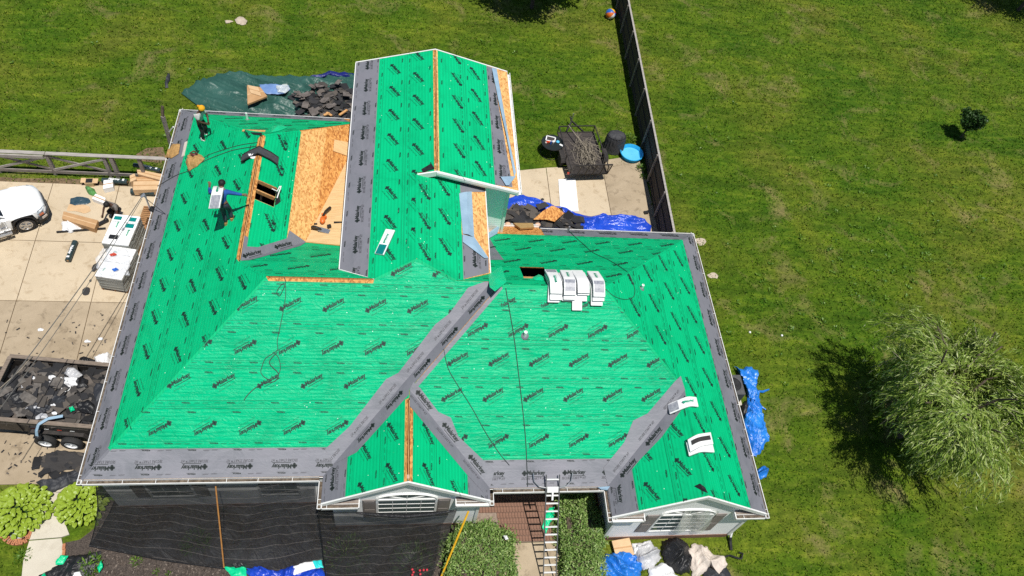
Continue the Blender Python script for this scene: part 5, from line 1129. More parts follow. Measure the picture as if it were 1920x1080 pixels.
def heap(name, label, n, place, size, mat, seed=1, tilt=.5, cat='debris', parent=None, thick=.008):
    """a heap of torn sheet pieces; place() gives x, y, z"""
    rn = random.Random(seed); mb = MB()
    for _ in range(n):
        x, y, z = place(rn); a = rn.uniform(.35, 1) * size; b = rn.uniform(.25, .6) * size; R = Matrix.Rotation(rn.uniform(0, 6.28), 3, 'Z'); R = Matrix.Rotation(rn.gauss(0, tilt), 3, 'X') @ Matrix.Rotation(rn.gauss(0, tilt), 3, 'Y') @ R
        bend = rn.uniform(-.12, .2) * a; pts = [(-a / 2, -b / 2, 0), (0, -b / 2 * rn.uniform(.7, 1), bend), (a / 2, -b / 2 * rn.uniform(.6, 1), 0), (a / 2 * rn.uniform(.8, 1), b / 2, 0), (0, b / 2, bend), (-a / 2, b / 2 * rn.uniform(.5, 1), 0)]
        vs = [Vector((x, y, z)) + R @ Vector(q) for q in pts]; lo = min(v.z for v in vs); vs = [v + Vector((0, 0, max(0, .02 - lo))) for v in vs]; up = R @ Vector((0, 0, thick)); mb.add(vs + [v - up for v in vs], [(0, 1, 4, 5), (1, 2, 3, 4), (11, 10, 7, 6), (10, 9, 8, 7), (0, 6, 7, 1), (1, 7, 8, 2), (2, 8, 9, 3), (3, 9, 10, 4), (4, 10, 11, 5), (5, 11, 6, 0)])
    o = obj(name, mb, mat, parent, fix=False)
    if label: tag(o, label, cat, kind='stuff')
    return o

# ------------------------------------------------------------------ white SUV at the left edge
ca = radians(29); cf = Vector((cos(ca), sin(ca), 0)); cl = Vector((-sin(ca), cos(ca), 0)); c0 = Vector((-5.66, 12.07, 0.045)) + cl * .76
suv = thing('white_suv', 'white sport utility vehicle parked on the driveway, its nose in view', 'car', c0)
loc = lambda x, y, z: c0 + cf * x + cl * y + Vector((0, 0, z))
secs = [(.93, .50, .52, .70, .74), (.86, .68, .46, .78, .84), (.70, .80, .44, .86, .93), (.46, .865, .50, .92, .99), (.40, .87, .80, .93, 1.0), (.2, .885, .86, .95, 1.03), (0, .89, .88, .96, 1.05), (-.2, .895, .86, .97, 1.07), (-.40, .90, .80, .98, 1.09), (-.47, .90, .36, .99, 1.10), (-.8, .90, .34, 1.0, 1.12), (-2.2, .90, .34, 1.02, 1.12), (-2.35, .90, .80, 1.02, 1.12), (-2.75, .90, .88, 1.02, 1.12), (-3.15, .90, .80, 1.02, 1.12), (-3.22, .90, .40, 1.02, 1.12), (-3.75, .86, .42, 1.0, 1.1)]
mb = MB(); vs = []
for x, w, zb, zs, zt_ in secs:
    half = [(w - .05, zb), (w, zb + .06), (w + .005, (zb + zs) / 2), (w - .02, zs - .02), (w - .10, zs + .03), (w * .55, zt_), (0, zt_ + .025)]
    ring = [(-a, b) for a, b in half] + [(a, b) for a, b in reversed(half[:-1])]
    vs += [loc(x, a, b) for a, b in ring]
k = 13; fs = [(i * k + j, i * k + (j + 1) % k, (i + 1) * k + (j + 1) % k, (i + 1) * k + j) for i in range(len(secs) - 1) for j in range(k)] + [tuple(range(k)), tuple((len(secs) - 1) * k + j for j in range(k))]
mb.add(vs, fs); obj('body', mb, MT['carpaint'], suv, smooth=True)
gh = MB(); vs = []
for x, w, z in ((-.55, .80, 1.10), (-1.35, .66, 1.70), (-3.3, .66, 1.72), (-3.7, .80, 1.10)): vs += [loc(x, -w, z), loc(x, w, z)]
gh.add(vs, [(0, 1, 3, 2), (2, 3, 5, 4), (4, 5, 7, 6)]); gh.add([loc(-.55, -.8, 1.1), loc(-1.35, -.66, 1.7), loc(-3.3, -.66, 1.72), loc(-3.7, -.8, 1.1)], [(0, 1, 2, 3)]); gh.add([loc(-.55, .8, 1.1), loc(-1.35, .66, 1.7), loc(-3.3, .66, 1.72), loc(-3.7, .8, 1.1)], [(3, 2, 1, 0)])
obj('windows', gh, MT['carglass'], suv); obj('roof', MB().prism([loc(-1.25, -.68, 1.71), loc(-1.25, .68, 1.71), loc(-3.4, .68, 1.73), loc(-3.4, -.68, 1.73)], (0, 0, .04)), MT['carpaint'], suv)
for nm, a, b in (('pillar', (-.55, -.81, 1.1), (-1.35, -.67, 1.72)), ('pillar', (-.55, .81, 1.1), (-1.35, .67, 1.72)), ('pillar', (-2.2, -.82, 1.1), (-2.3, -.67, 1.72))): obj(nm, MB().beam(loc(*a), loc(*b), .07, .05), MT['carpaint'], suv)
for sx, sy in ((0, -1), (0, 1), (-2.75, -1), (-2.75, 1)):
    w_ = obj('wheel', MB().lathe(loc(sx, sy * .77, .36), [(.26, -.10), (.345, -.09), (.365, -.05), (.365, .05), (.345, .09), (.26, .10)], 26, cl, False), MT['rubber'], suv, smooth=True)
    obj('rim', MB().lathe(loc(sx, sy * .77, .36) + cl * sy * .04, [(.235, -.06), (.245, .05), (.215, .055), (.20, .015), (.06, .02), (.05, .05), (.02, .055)], 20, cl * sy), MT['alu'], w_, smooth=True)
    sp = MB()
    for q in range(5):
        a_ = 2 * pi * q / 5; d_ = cf * cos(a_) + Vector((0, 0, 1)) * sin(a_); sp.beam(loc(sx, sy * .86, .36) + d_ * .05, loc(sx, sy * .86, .36) + d_ * .21, .07, .03, cl)
    obj('spokes', sp, MT['alu'], w_); obj('brake_gap', MB().lathe(loc(sx, sy * .77, .36) + cl * sy * .03, [(.21, 0), (.21, .01)], 18, cl * sy), MT['black'], w_)
    n = 12; obj('arch_trim', MB().tube([loc(sx + .45 * cos(pi * i / n), sy * .885, .40 + .47 * sin(pi * i / n)) for i in range(n + 1)], .035, 6), MT['black'], suv); obj('arch_liner', MB().prism([loc(sx + .43 * cos(pi * i / n), sy * .62, .40 + .45 * sin(pi * i / n)) for i in range(n + 1)], -cl * sy * .05), MT['black'], suv)
obj('front_bumper', MB().prism([loc(1.0, -.42, .38), loc(.98, .42, .38), loc(.86, .74, .38), loc(.55, .885, .40), loc(.50, .80, .4), loc(.5, -.80, .4), loc(.55, -.885, .40), loc(.86, -.74, .38)], (0, 0, .26)), MT['trimgrey'], suv, bevel=.03)
obj('bumper_lower', MB().prism([loc(.93, -.45, .24), loc(.93, .45, .24), loc(.78, .74, .24), loc(.5, .86, .26), loc(.5, -.86, .26), loc(.78, -.74, .24)], (0, 0, .15)), MT['black'], suv)
obj('grille', MB().beam(loc(.945, -.40, .70), loc(.945, .40, .70), .03, .12), MT['trimgrey'], suv)
for s in (-1, 1):
    hl = obj('headlight', MB().prism([loc(.90, s * .48, .66), loc(.80, s * .76, .66), loc(.60, s * .86, .68), loc(.58, s * .83, .90), loc(.78, s * .68, .86), loc(.90, s * .48, .80)], (0, 0, .012)).prism([loc(.93, s * .46, .64), loc(.82, s * .77, .64), loc(.60, s * .885, .66), loc(.60, s * .885, .83), loc(.80, s * .75, .82), loc(.92, s * .46, .78)], -cf * .04), MT['lamp'], suv); obj('turn_signal', MB().prism([loc(.78, s * .80, .66), loc(.62, s * .888, .68), loc(.62, s * .888, .77), loc(.76, s * .80, .76)], cf * .025), MT['amber'], hl); obj('fog_light', MB().beam(loc(.86, s * .74, .50), loc(.66, s * .86, .50), .03, .10), MT['canvas'], suv)
obj('wing_mirror', MB().ball(loc(-.75, -1.02, 1.12), .13, 10, 7, (.7, 1, .8)), MT['carpaint'], suv); obj('mirror_glass', MB().ball(loc(-.78, -1.02, 1.12), .115, 10, 7, (.7, 1, .8)), MT['black'], suv); obj('running_board', MB().beam(loc(-.55, -.98, .34), loc(-2.2, -.98, .34), .14, .05), MT['alu'], suv); obj('door_seam', MB().beam(loc(-.62, -.908, .40), loc(-.60, -.905, 1.02), .012, .006), MT['black'], suv); obj('side_moulding', MB().beam(loc(-.62, -.912, .62), loc(-2.3, -.912, .62), .03, .07), MT['carpaint'], suv)

# ------------------------------------------------------------------ dump trailer full of torn shingles
MT['bed_wood'] = pm('trailer_boards', (0.24, 0.19, 0.15), (0.14, 0.11, 0.085), 4, .85, .3, stretch=(1, 6, 6))
dt = thing('dump_trailer', 'black dump trailer with wooden side boards, heaped with torn shingles', 'trailer', (-1.9, 3.9, 0.045))
tx0, tx1, ty0, ty1 = -3.98, .15, 2.72, 5.05
obj('bed_floor', MB().box(tx0, tx1, ty0, ty1, .62, .70), MT['steel_blk'], dt)
obj('side_panel', MB().box(tx0, tx1, ty0 - .05, ty0, .62, 1.12), MT['steel_blk'], dt); obj('side_panel', MB().box(tx0, tx1, ty1, ty1 + .05, .62, 1.12), MT['steel_blk'], dt); obj('front_panel', MB().box(tx0 - .05, tx0, ty0, ty1, .62, 1.12), MT['steel_blk'], dt); obj('tailgate', MB().box(tx1, tx1 + .05, ty0, ty1, .62, 1.12), MT['steel_blk'], dt)
for y in (ty0 - .02, ty1 + .02): obj('side_board', MB().box(tx0 - .04, tx1, y - .02, y + .02, 1.13, 1.38), MT['bed_wood'], dt); obj('top_board', MB().box(tx0 - .06, tx1, y - .07, y + .07, 1.38, 1.42), MT['bed_wood'], dt)
obj('end_board', MB().box(tx0 - .05, tx0 - .01, ty0, ty1, 1.13, 1.38), MT['bed_wood'], dt); obj('top_board', MB().box(tx0 - .10, tx0 + .04, ty0, ty1, 1.383, 1.423), MT['bed_wood'], dt)
obj('frame_rail', MB().box(tx0 - .9, tx1, ty0 + .02, ty0 + .1, .48, .60).box(tx0 - .9, tx1, ty1 - .1, ty1 - .02, .48, .60), MT['steel_blk'], dt)
for x in (-2.9, -.55): obj('stake', MB().box(x - .04, x + .04, ty0 - .1, ty0 - .05, .7, 1.36), MT['steel_blk'], dt)
obj('fender', MB().prism([(-2.75, ty0 - .18, .62), (-2.6, ty0 - .18, .86), (-.85, ty0 - .18, .86), (-.7, ty0 - .18, .62), (-.74, ty0 - .18, .60), (-.9, ty0 - .18, .82), (-2.56, ty0 - .18, .82), (-2.71, ty0 - .18, .60)], (0, .13, 0)), MT['steel_blk'], dt)
for x in (-2.18, -1.32):
    w_ = obj('wheel', MB().lathe((x, ty0 - .26, .40), [(.22, -.1), (.335, -.09), (.355, -.05), (.355, .05), (.335, .09), (.22, .1)], 22, (0, 1, 0), False), MT['rubber'], dt, smooth=True); obj('rim', MB().lathe((x, ty0 - .26, .40), [(.21, .0), (.22, .095), (.19, .10), (.17, .06), (.05, .05), (.03, .09)], 18, (0, -1, 0)), MT['white'], w_, smooth=True)
    w_ = obj('wheel', MB().lathe((x, ty1 + .17, .40), [(.22, -.1), (.335, -.09), (.355, -.05), (.355, .05), (.335, .09), (.22, .1)], 22, (0, 1, 0), False), MT['rubber'], dt, smooth=True)
for i in range(4): obj('reflector_strip', MB().box(-2.55 + i * .42, -2.4 + i * .42, ty0 - .056, ty0 - .051, .92, .96), MT['white'] if i % 2 else MT['red'], dt)
dt.rotation_euler = (0, 0, -.10)
def in_bed(rn): 
    x = rn.uniform(tx0 + .2, tx1 - .2); y = rn.uniform(ty0 + .2, ty1 - .2); m = 1 - ((y - (ty0 + ty1) / 2) / 1.2) ** 2; q = Matrix.Rotation(-.10, 3, 'Z') @ Vector((x + 1.9, y - 3.9, 0)); return q.x - 1.9, q.y + 3.9, 1.02 + .34 * m * rn.uniform(.6, 1.05) + .1 * sin(x * 2)
heap('shingle_debris', 'heap of torn black and brown shingles filling the dump trailer', 330, in_bed, .85, MT['shingle'], 4, .22)
for k_ in range(9):
    u_, v_ = random.uniform(20, 170), random.uniform(700, 785); r_ = random.uniform(.05, .14); crumple('paper_scrap', ['torn white paper bit near the front of the trailer load', 'crushed silver wrapper in the trailer load', 'pale plastic strip among the trailer shingles', 'grey wrapper scrap at the far board of the trailer', 'white bag corner poking from the trailer load', 'small silver foil piece on the trailer heap', 'bent pale strip near the tie-down strap', 'white scrap beside the round lid', 'dull plastic shred in the middle of the load'][k_], 'litter', [(G(u_, v_, 1.4).x + r_ * 1.6 * cos(a) * random.uniform(.5, 1.2), G(u_, v_, 1.4).y + r_ * sin(a) * random.uniform(.5, 1.2)) for a in [j * .8 for j in range(8)]], 1.42, .03, MT['white_poly' if k_ % 2 else 'grey_poly'], .04, 5, k_, 4, 20)
heap('shingle_debris', 'paler weathered shingle pieces on top of the dump trailer load', 46, lambda rn: (lambda q: (q[0], q[1], q[2] + .12))(in_bed(rn)), .6, pm('weathered_shingle', (0.15, 0.135, 0.12), (0.085, 0.075, 0.068), 7, .95, .4), 9, .16)
crumple('load_base', None, None, [(tx0 + .05, ty0 + .05), (tx1 - .05, ty0 + .05), (tx1 - .05, ty1 - .05), (tx0 + .05, ty1 - .05)], .72, .42, MT['shingle'], .15, 1.3, 3, 8, 48, parent=dt)
for k_, (u_, v_, w_, hh_) in enumerate(((30, 745, 26, 14), (75, 765, 30, 12), (60, 705, 24, 9), (110, 750, 22, 12), (150, 720, 18, 14), (185, 735, 16, 22))):
    crumple('felt_sheet', ['crumpled black felt at the left of the trailer load', 'torn black felt near the tie-down strap', 'folded felt by the far board of the trailer', 'rumpled black felt in the middle of the trailer load', 'black felt under the white wrappers', 'black felt at the gutter end of the trailer load'][k_], 'felt', px_out([(u_ + w_ * cos(a) * random.uniform(.6, 1.1), v_ + hh_ * sin(a) * random.uniform(.6, 1.1)) for a in [j * .63 for j in range(10)]], 1.4), 1.34, .08, MT['fabric_dark' if k_ % 2 else 'tarp_black'], .10, 2.2, k_ + 3, 8, 48)
for i, (lb, uvs, z, h_, mt) in enumerate((('long crumpled white plastic wrapper on the trailer load', ((86, 722), (95, 712), (118, 706), (140, 706), (154, 714), (150, 724), (128, 722), (112, 728), (92, 728)), 1.42, .06, 'white_poly'), ('crushed white plastic bag at the far edge of the trailer load', ((120, 700), (126, 688), (140, 690), (155, 702), (148, 708), (130, 707)), 1.45, .08, 'grey_poly'), ('torn green underlayment scrap on the trailer load', ((128, 764), (136, 760), (140, 768), (132, 772)), 1.45, .03, 'green_scrap'), ('black plastic bag lying among the trailer load', ((140, 755), (165, 748), (180, 760), (172, 776), (150, 772)), 1.38, .1, 'tarp_black'))):
    crumple('plastic_wrapper', lb, 'plastic', px_out(uvs, z), z - .05, h_, MT[mt], .08, 3.5, i + 2, 7, 40)
tag(obj('white_disc', MB().lathe(G(124, 728, 1.45), [(.02, 0), (.14, .0), (.15, .025), (.06, .03), (.05, .0)], 16), MT['white']), 'round white lid with a hole on the trailer load', 'lid')
st = [G(70, 822, 1.0), G(68, 808, 1.3), G(72, 796, 1.47), G(90, 785, 1.5), G(118, 780, 1.5)]; sm = MB()
for a, b in zip(st, st[1:]): sm.beam(a, b, .10, .02)
tag(obj('tie_down_strap', sm, MT['film_blue']), 'light blue strap tied over the trailer side board', 'strap'); tag(obj('strap_knot', MB().ball(G(72, 820, 1.0), .11, 8, 6), MT['black']), 'black knotted bungee hanging on the trailer side', 'bungee cord')
tag(obj('long_pole', MB().tube([G(0, 728, 1.55), G(40, 692, 1.6), G(60, 668, 1.5)], .015, 5), MT['stick']), 'thin pole sticking out of the trailer load', 'pole')

# ------------------------------------------------------------------ shingle stacks on pallets
def pallet(c_, rz, label, nslat=8, w=1.05, l_=1.3, z=.045):
    t = thing('pallet', label, 'pallet', (c_[0], c_[1], z), 'wooden pallets on the driveway'); R = Matrix.Rotation(rz, 3, 'Z')
    def P(x, y, zz): return Vector((c_[0], c_[1], z + zz)) + R @ Vector((x, y, 0))
    s0 = None
    for i in range(nslat):
        y = -l_ / 2 + (i + .5) * l_ / nslat; obj('slat', MB().beam(P(-w / 2, y, .125), P(w / 2, y, .125), l_ / nslat * .72, .018), MT['pallet'], t)
    for x in (-w / 2 + .03, 0, w / 2 - .03): obj('stringer', MB().beam(P(x, -l_ / 2, .065), P(x, l_ / 2, .065), .04, .09), MT['pallet'], t)
    return t
def stack(c_, rz, label, layers, prints, side):
    pallet(c_, rz, label.split(' of ')[0] + "'s wooden pallet under the bundles", 7, 1.0, 1.5)
    t = thing('shingle_stack', label, 'shingle stack', (c_[0], c_[1], .18), 'wrapped shingle stacks on the driveway'); R = Matrix.Rotation(rz, 3, 'Z'); b0 = None; lh = .083
    for k in range(layers):
        for j in range(4):
            x = random.uniform(-.012, .012); y = (j - 1.5) * .385 + random.uniform(-.006, .006); top = k == layers - 1
            if b0 is None or top:
                o = obj('shingle_bundle', MB().box(-.515, .515, -.185, .185, 0, lh - .006), MT['wrap'] if top else MT['bundle_side'], None, loc=(0, 0, 0), bevel=.014)
                if not top: b0 = o
            else: o = b0.copy(); C.objects.link(o)
            o.parent = t; q = R @ Vector((x, y, 0)); o.location = (q.x, q.y, k * lh); o.rotation_euler = (0, 0, rz + random.uniform(-.01, .01))
    zt_ = .18 + layers * lh
    ux = R @ Vector((1, 0, 0)); uy = R @ Vector((0, 1, 0)); wrap_top = [c for c in t.children if abs(c.location.z - (layers - 1) * lh) < 1e-4]
    for (x, y, w, h_, mt) in prints:
        q = Vector((c_[0], c_[1], zt_ - .003)) + ux * x + uy * y; par = min(wrap_top, key=lambda c: (Vector((c_[0], c_[1], 0)) + c.location - q).length)
        b = bpy.data.objects
        m2 = rect2(-w / 2, w / 2, -h_ / 2, h_ / 2) if mt != 'txt' else shift(scaled(T_name, .34), 0, 0)
        V3, T3 = m2; loc_ = np.array((q - (Vector((c_[0], c_[1], .18)) + par.location))); Rm = np.array(Matrix.Rotation(-rz, 3, 'Z')); me = bpy.data.meshes.new('print')
        if mt == 'txt': V3 = np.c_[-V3[:, 1], V3[:, 0]] if False else np.c_[V3[:, 1], -V3[:, 0]]
        P3 = np.c_[V3, np.zeros(len(V3))] + (Rm @ loc_); P3[:, 2] = lh - .0025; me.from_pydata(P3.tolist(), [], T3.tolist()); me.update(); oo = link_mesh('printed_panel' if mt != 'txt' else 'printed_lettering', me, MT['tgreen' if mt == 'txt' else mt], par)
        if mt == 'txt': oo['kind'] = 'stuff'
    return t
pr = [(-.30, .56, .30, .19, 'teal'), (.28, .56, .28, .21, 'teal'), (.26, .22, .34, .22, 'teal'), (-.22, .22, .3, .1, 'txt'), (.30, -.14, .3, .1, 'txt'), (-.16, -.42, .34, .22, 'tarp_black'), (.08, .02, .10, .16, 'wrap_grey')]
stack((-1.62, 11.33), radians(-5.5), 'upper stack of white wrapped shingle bundles with teal print', 12, pr, None)
s2 = stack((-1.52, 9.78), radians(-9), 'lower stack of shingle bundles under loose clear plastic', 10, [(-.2, .5, .2, .1, 'teal'), (-.3, -.5, .3, .1, 'txt')], None)
crumple('clear_wrap', 'loose clear plastic wrap draped over the lower shingle stack', 'plastic wrap', [(-2.15, 10.45), (-1.25, 10.5), (-1.0, 9.9), (-.9, 9.15), (-1.95, 9.05), (-2.3, 9.9)], .18 + .83 + .005, .06, MT['clear'], .12, 2.6, 3, 12, 70)
for u, v, c_, sd in ((212, 478, 'red', 2), (216, 506, 'bluep', 5)): crumple('printed_bag', 'crumpled plastic bag with %s print on the wrapped stack' % ('red' if c_ == 'red' else 'blue'), 'plastic bag', [(G(u, v, 1.1).x + .17 * cos(a) * random.uniform(.5, 1), G(u, v, 1.1).y + .10 * sin(a) * random.uniform(.5, 1)) for a in [i * .7 for i in range(9)]], 1.09, .05, MT[c_], .05, 5, sd, 5, 24)
pallet((-1.15, 12.95), radians(-3), 'empty reddish wooden pallet behind the shingle stacks', 10, .62, 1.05); pallet((-.62, 12.4), radians(88), 'brown slatted pallet half hidden by the left gutter', 9, .9, 1.15)

# ------------------------------------------------------------------ boxes, rolls and litter on the driveway
def carton(label, px4, z0, h_, mat='card', nm='cardboard_box', cat='box', flaps=False):
    P = [G(u, v, z0 + h_) for u, v in px4]; t = thing(nm, label, cat, (*((P[0] + P[2]) / 2).xy, z0)); obj('carton_body', MB().prism(P, (0, 0, -h_)), MT[mat], t, bevel=.006)
    a = (P[0] + P[3]) / 2; b = (P[1] + P[2]) / 2; obj('packing_tape', MB().beam(a + Vector((0, 0, .003)), b + Vector((0, 0, .003)), .05, .004), MT['card_l'] if mat == 'card' else MT['card'], t); return t
D0 = .045
carton('long brown carton lying open on the driveway in front of the stacks', ((119, 396), (184, 413), (177, 429), (116, 410)), D0, .28)
carton('flat light brown carton under the black roll by the back gutter', ((256, 316), (304, 326), (302, 338), (258, 326)), .22, .2, 'card_l'); carton('wide light brown carton stacked beside the left gutter', ((250, 340), (302, 339), (300, 355), (249, 356)), .12, .35, 'card_l')
carton('small upright carton leaning at the end of the carton pile', ((243, 329), (252, 325), (256, 336), (244, 341)), D0, .4, 'card_l'); carton('flat carton beneath the wide carton', ((246, 331), (300, 333), (300, 341), (247, 342)), D0, .25, 'card')
def roll(label, a, b, r, z, bands=True):
    a = G(*a, z); b = G(*b, z); t = thing('underlayment_roll', label, 'roll', (*((a + b) / 2).xy, z - r), 'wrapped rolls on the driveway'); d_ = (b - a).normalized(); o = obj('wrapped_roll', MB().tube([a, b], r, 14), MT['roll'], t, smooth=True)
    up = Vector((0, 0, 1)); L_ = (b - a).length; print2d(scaled(T_name, L_ * .45), (a + b) / 2 + up * (r + .004), d_, d_.cross(up) * -1, MT['wrap'], o); obj('end_label', MB().obox(a + d_ * L_ * .86 + up * (r * .96), d_ * .04, d_.cross(up) * r * .45, up * .012), MT['wrap'], o); obj('core_tube', MB().lathe(b, [(r * .4, -.01), (r * .4, .006), (r * .3, .006)], 10, d_), MT['card'], o); return t
roll('black wrapped roll lying on the cartons nearest the fence', (251, 309), (301, 320), .10, .55); roll('black and white wrapped roll behind the folded white sheets', (192, 338), (239, 341), .12, .17); roll('dark wrapped roll half under the left gutter beside the cartons', (246, 359), (290, 361), .14, .19); roll('dark roll lying alone on the driveway left of the stacks', (141, 453), (127, 489), .11, .155)
carton('stack of white folded sheets on the driveway', ((194, 338), (211, 336), (212, 350), (193, 354)), D0, .28, 'white', 'folded_sheets', 'sheets'); carton('white foam board leaning beside the crouching person', ((179, 363), (198, 371), (195, 381), (172, 372)), D0, .22, 'white', 'foam_board', 'board')
ob = thing('open_carton', 'open cardboard box with black inside next to the fence', 'box', (*G2(168, 343), D0)); q = G(168, 341, .2); obj('carton_body', MB().rbox(q - Vector((0, 0, .08)), .34, .3, .3, .1), MT['card_l'], ob); obj('dark_inside', MB().rbox(q + Vector((0, 0, .075)), .27, .24, .01, .1), MT['black'], ob); obj('flap', MB().rbox(q + Vector((-.26, .02, .06)), .18, .28, .01, .1), MT['card_l'], ob); obj('flap', MB().rbox(q + Vector((.26, .02, .06)), .18, .28, .01, .1), MT['card_l'], ob)
crumple('green_bag', 'crumpled bag with bright green print beside the open box', 'bag', px_out(((158, 349), (166, 348), (176, 352), (180, 360), (174, 365), (164, 361)), .15), D0, .18, pm('bag_green', (0.06, 0.16, 0.05), (0.10, 0.30, 0.08), 5, .5, .1), .08, 4, 3, 7, 40)
crumple('torn_wrapper', 'torn dark blue and white wrapper spread on the driveway', 'wrapper', px_out(((132, 372), (148, 368), (166, 372), (171, 380), (160, 384), (140, 386), (131, 382)), .05), D0, .02, MT['wrap_dk'], .03, 4, 6, 6, 44)
crumple('flattened_card', 'irregular flattened piece of cardboard on the driveway', 'cardboard', px_out(((130, 384), (150, 381), (168, 388), (170, 396), (160, 401), (140, 396), (126, 396)), .05), D0, .01, MT['card_l'], .012, 2, 8, 5, 40)
crumple('white_bag', 'crumpled clear white bag beside the long carton', 'plastic bag', px_out(((115, 414), (128, 412), (145, 420), (152, 428), (134, 436), (116, 434)), .1), D0, .16, MT['white_poly'], .12, 3.2, 4, 8, 44)
tag(obj('black_bar', MB().beam(G(106, 435, .1), G(198, 428, .1), .07, .05), MT['black']), 'long black bar lying on the driveway before the long carton', 'bar')
tag(obj('black_tool', MB().beam(G(184, 421, .12), G(200, 413, .12), .16, .06).ball(G(199, 413, .12), .11, 8, 5), MT['black']), 'black tool lying at the end of the long carton', 'tool')
for i, (lb, u, v, r) in enumerate((('black shingle scrap on the concrete joint beside the lower stack', 162, 548, .22), ('dark scrap between the lower stack and the driveway joint', 180, 502, .2), ('small dark scrap above the concrete joint', 170, 528, .07))):
    crumple('shingle_scrap', lb, 'scrap', [(G(u, v).x + r * .7 * cos(a) * random.uniform(.6, 1.1), G(u, v).y + r * 1.3 * sin(a) * random.uniform(.6, 1.1)) for a in [j * .7 for j in range(9)]], D0, .02, MT['shingle'], .02, 4, i, 5, 28)
for i, (u, v, lb) in enumerate(((78, 620, 'white paper scrap on the lower driveway, left one'), (190, 637, 'white crumpled paper on the lower driveway near the gutter'), (164, 642, 'tiny white paper scrap on the lower driveway'))): crumple('paper_scrap', lb, 'litter', [(G(u, v).x + .13 * cos(a) * random.uniform(.5, 1.2), G(u, v).y + .09 * sin(a) * random.uniform(.5, 1.2)) for a in [j * .8 for j in range(8)]], D0, .03, MT['white_poly'], .04, 6, i, 4, 22)
crumple('black_bag', 'black bin bag behind the dump trailer', 'bag', px_out(((146, 675), (160, 667), (178, 672), (176, 684), (150, 684)), .2), D0, .3, MT['tarp_black'], .12, 3, 2, 8, 44); crumple('white_bag', 'crumpled white plastic sheeting between trailer and gutter', 'plastic', px_out(((175, 668), (188, 660), (206, 660), (212, 690), (195, 688), (178, 684)), .2), D0, .3, MT['white_poly'], .14, 3, 5, 8, 48)
litter = MB(); rn = random.Random(5)
for _ in range(60):
    if rn.random() < .45: q = G(rn.uniform(5, 210), rn.uniform(590, 665))
    else: q = G(rn.uniform(0, 90), rn.uniform(830, 905))
    litter.rbox(q + Vector((0, 0, D0 + .008)), rn.uniform(.02, .14), rn.uniform(.02, .06), .008, rn.uniform(0, 6.3))
tag(obj('shingle_crumbs', litter, MT['shingle'], fix=False), 'scattered dark shingle crumbs on the lower driveway', 'debris', kind='stuff')
heap('shingle_debris', 'shingle scraps lying under the near side of the dump trailer', 40, lambda rn: (rn.uniform(-2.6, -.3), rn.uniform(1.35, 2.2), .06 + rn.uniform(0, .04)), .5, MT['shingle'], 21, .08)
crumple('dark_fabric_sheet', 'dark ground fabric rumpled between the hostas and the driveway', 'fabric', px_out(((68, 905), (100, 900), (140, 882), (175, 872), (170, 900), (140, 908), (115, 918), (90, 930))), .03, .10, MT['fabric_dark'], .10, 2.0, 7, 9, 70)
crumple('black_matting', 'ragged black shingle matting spread beside the trailer wheels', 'matting', px_out(((88, 852), (110, 846), (160, 850), (180, 858), (165, 880), (130, 882), (100, 890), (80, 884))), D0, .03, MT['shingle'], .06, 2.2, 11, 8, 70)
# ------------------------------------------------------------------ behind the house
tc_, tr_ = Vector((18.42, 17.75, 0)), radians(6)
ut = thing('utility_trailer', 'small black mesh utility trailer loaded with dry branches', 'trailer', tc_)
def U(x, y, z): q = Matrix.Rotation(tr_, 3, 'Z') @ Vector((x, y, 0)); return tc_ + q + Vector((0, 0, z))
W_, L_ = .95, 1.45
for i in range(9): y = -L_ + (i + .5) * 2 * L_ / 9; obj('floor_plank', MB().beam(U(-W_, y, .47), U(W_, y, .47), 2 * L_ / 9 * .94, .04), MT['wood_dark'], ut)
def bar(nm, a, b, w=.045): return obj(nm, MB().beam(U(*a), U(*b), w, w), MT['steel_blk'], ut)
for z in (.50, .92):
    for a, b in (((-W_, -L_, z), (-W_, L_, z)), ((W_, -L_, z), (W_, L_, z)), ((-W_, L_, z), (W_, L_, z))): bar('frame_rail', a, b)
bar('frame_rail', (-W_, -L_, .5), (W_, -L_, .5))
for y in (-L_, -.5, .5, L_):
    for x in (-W_, W_): bar('upright', (x, y, .45), (x, y, .92), .04)
for a, b in (((-W_, -L_ - .06, .52), (W_, -L_ - .06, .52)), ((-W_, -L_ - .32, 1.42), (W_, -L_ - .32, 1.42))): bar('gate_rail', a, b)
for i in range(6): x = -W_ + i * 2 * W_ / 5; bar('gate_bar', (x, -L_ - .06, .52), (x, -L_ - .32, 1.42), .035)
gm = MB()
for i in range(34): x = -W_ + (i + .5) * 2 * W_ / 34; gm.beam(U(x, -L_ - .06, .52), U(x, -L_ - .32, 1.42), .007, .007)
for j in range(16): f = (j + .5) / 16; gm.beam(U(-W_, -L_ - .06 - .26 * f, .52 + .9 * f), U(W_, -L_ - .06 - .26 * f, .52 + .9 * f), .007, .007)
tag(obj('gate_mesh', gm, MT['steel_blk'], ut), kind='stuff')
obj('tongue', MB().beam(U(-.5, L_, .45), U(0, L_ + .9, .45), .06, .08).beam(U(.5, L_, .45), U(0, L_ + .9, .45), .06, .08).beam(U(0, L_ + .85, .45), U(0, L_ + 1.2, .45), .07, .07), MT['steel_blk'], ut); obj('hitch_jack', MB().tube([U(.05, L_ + 1.0, .1), U(.05, L_ + 1.0, .85)], .03, 7), MT['alu'], ut)
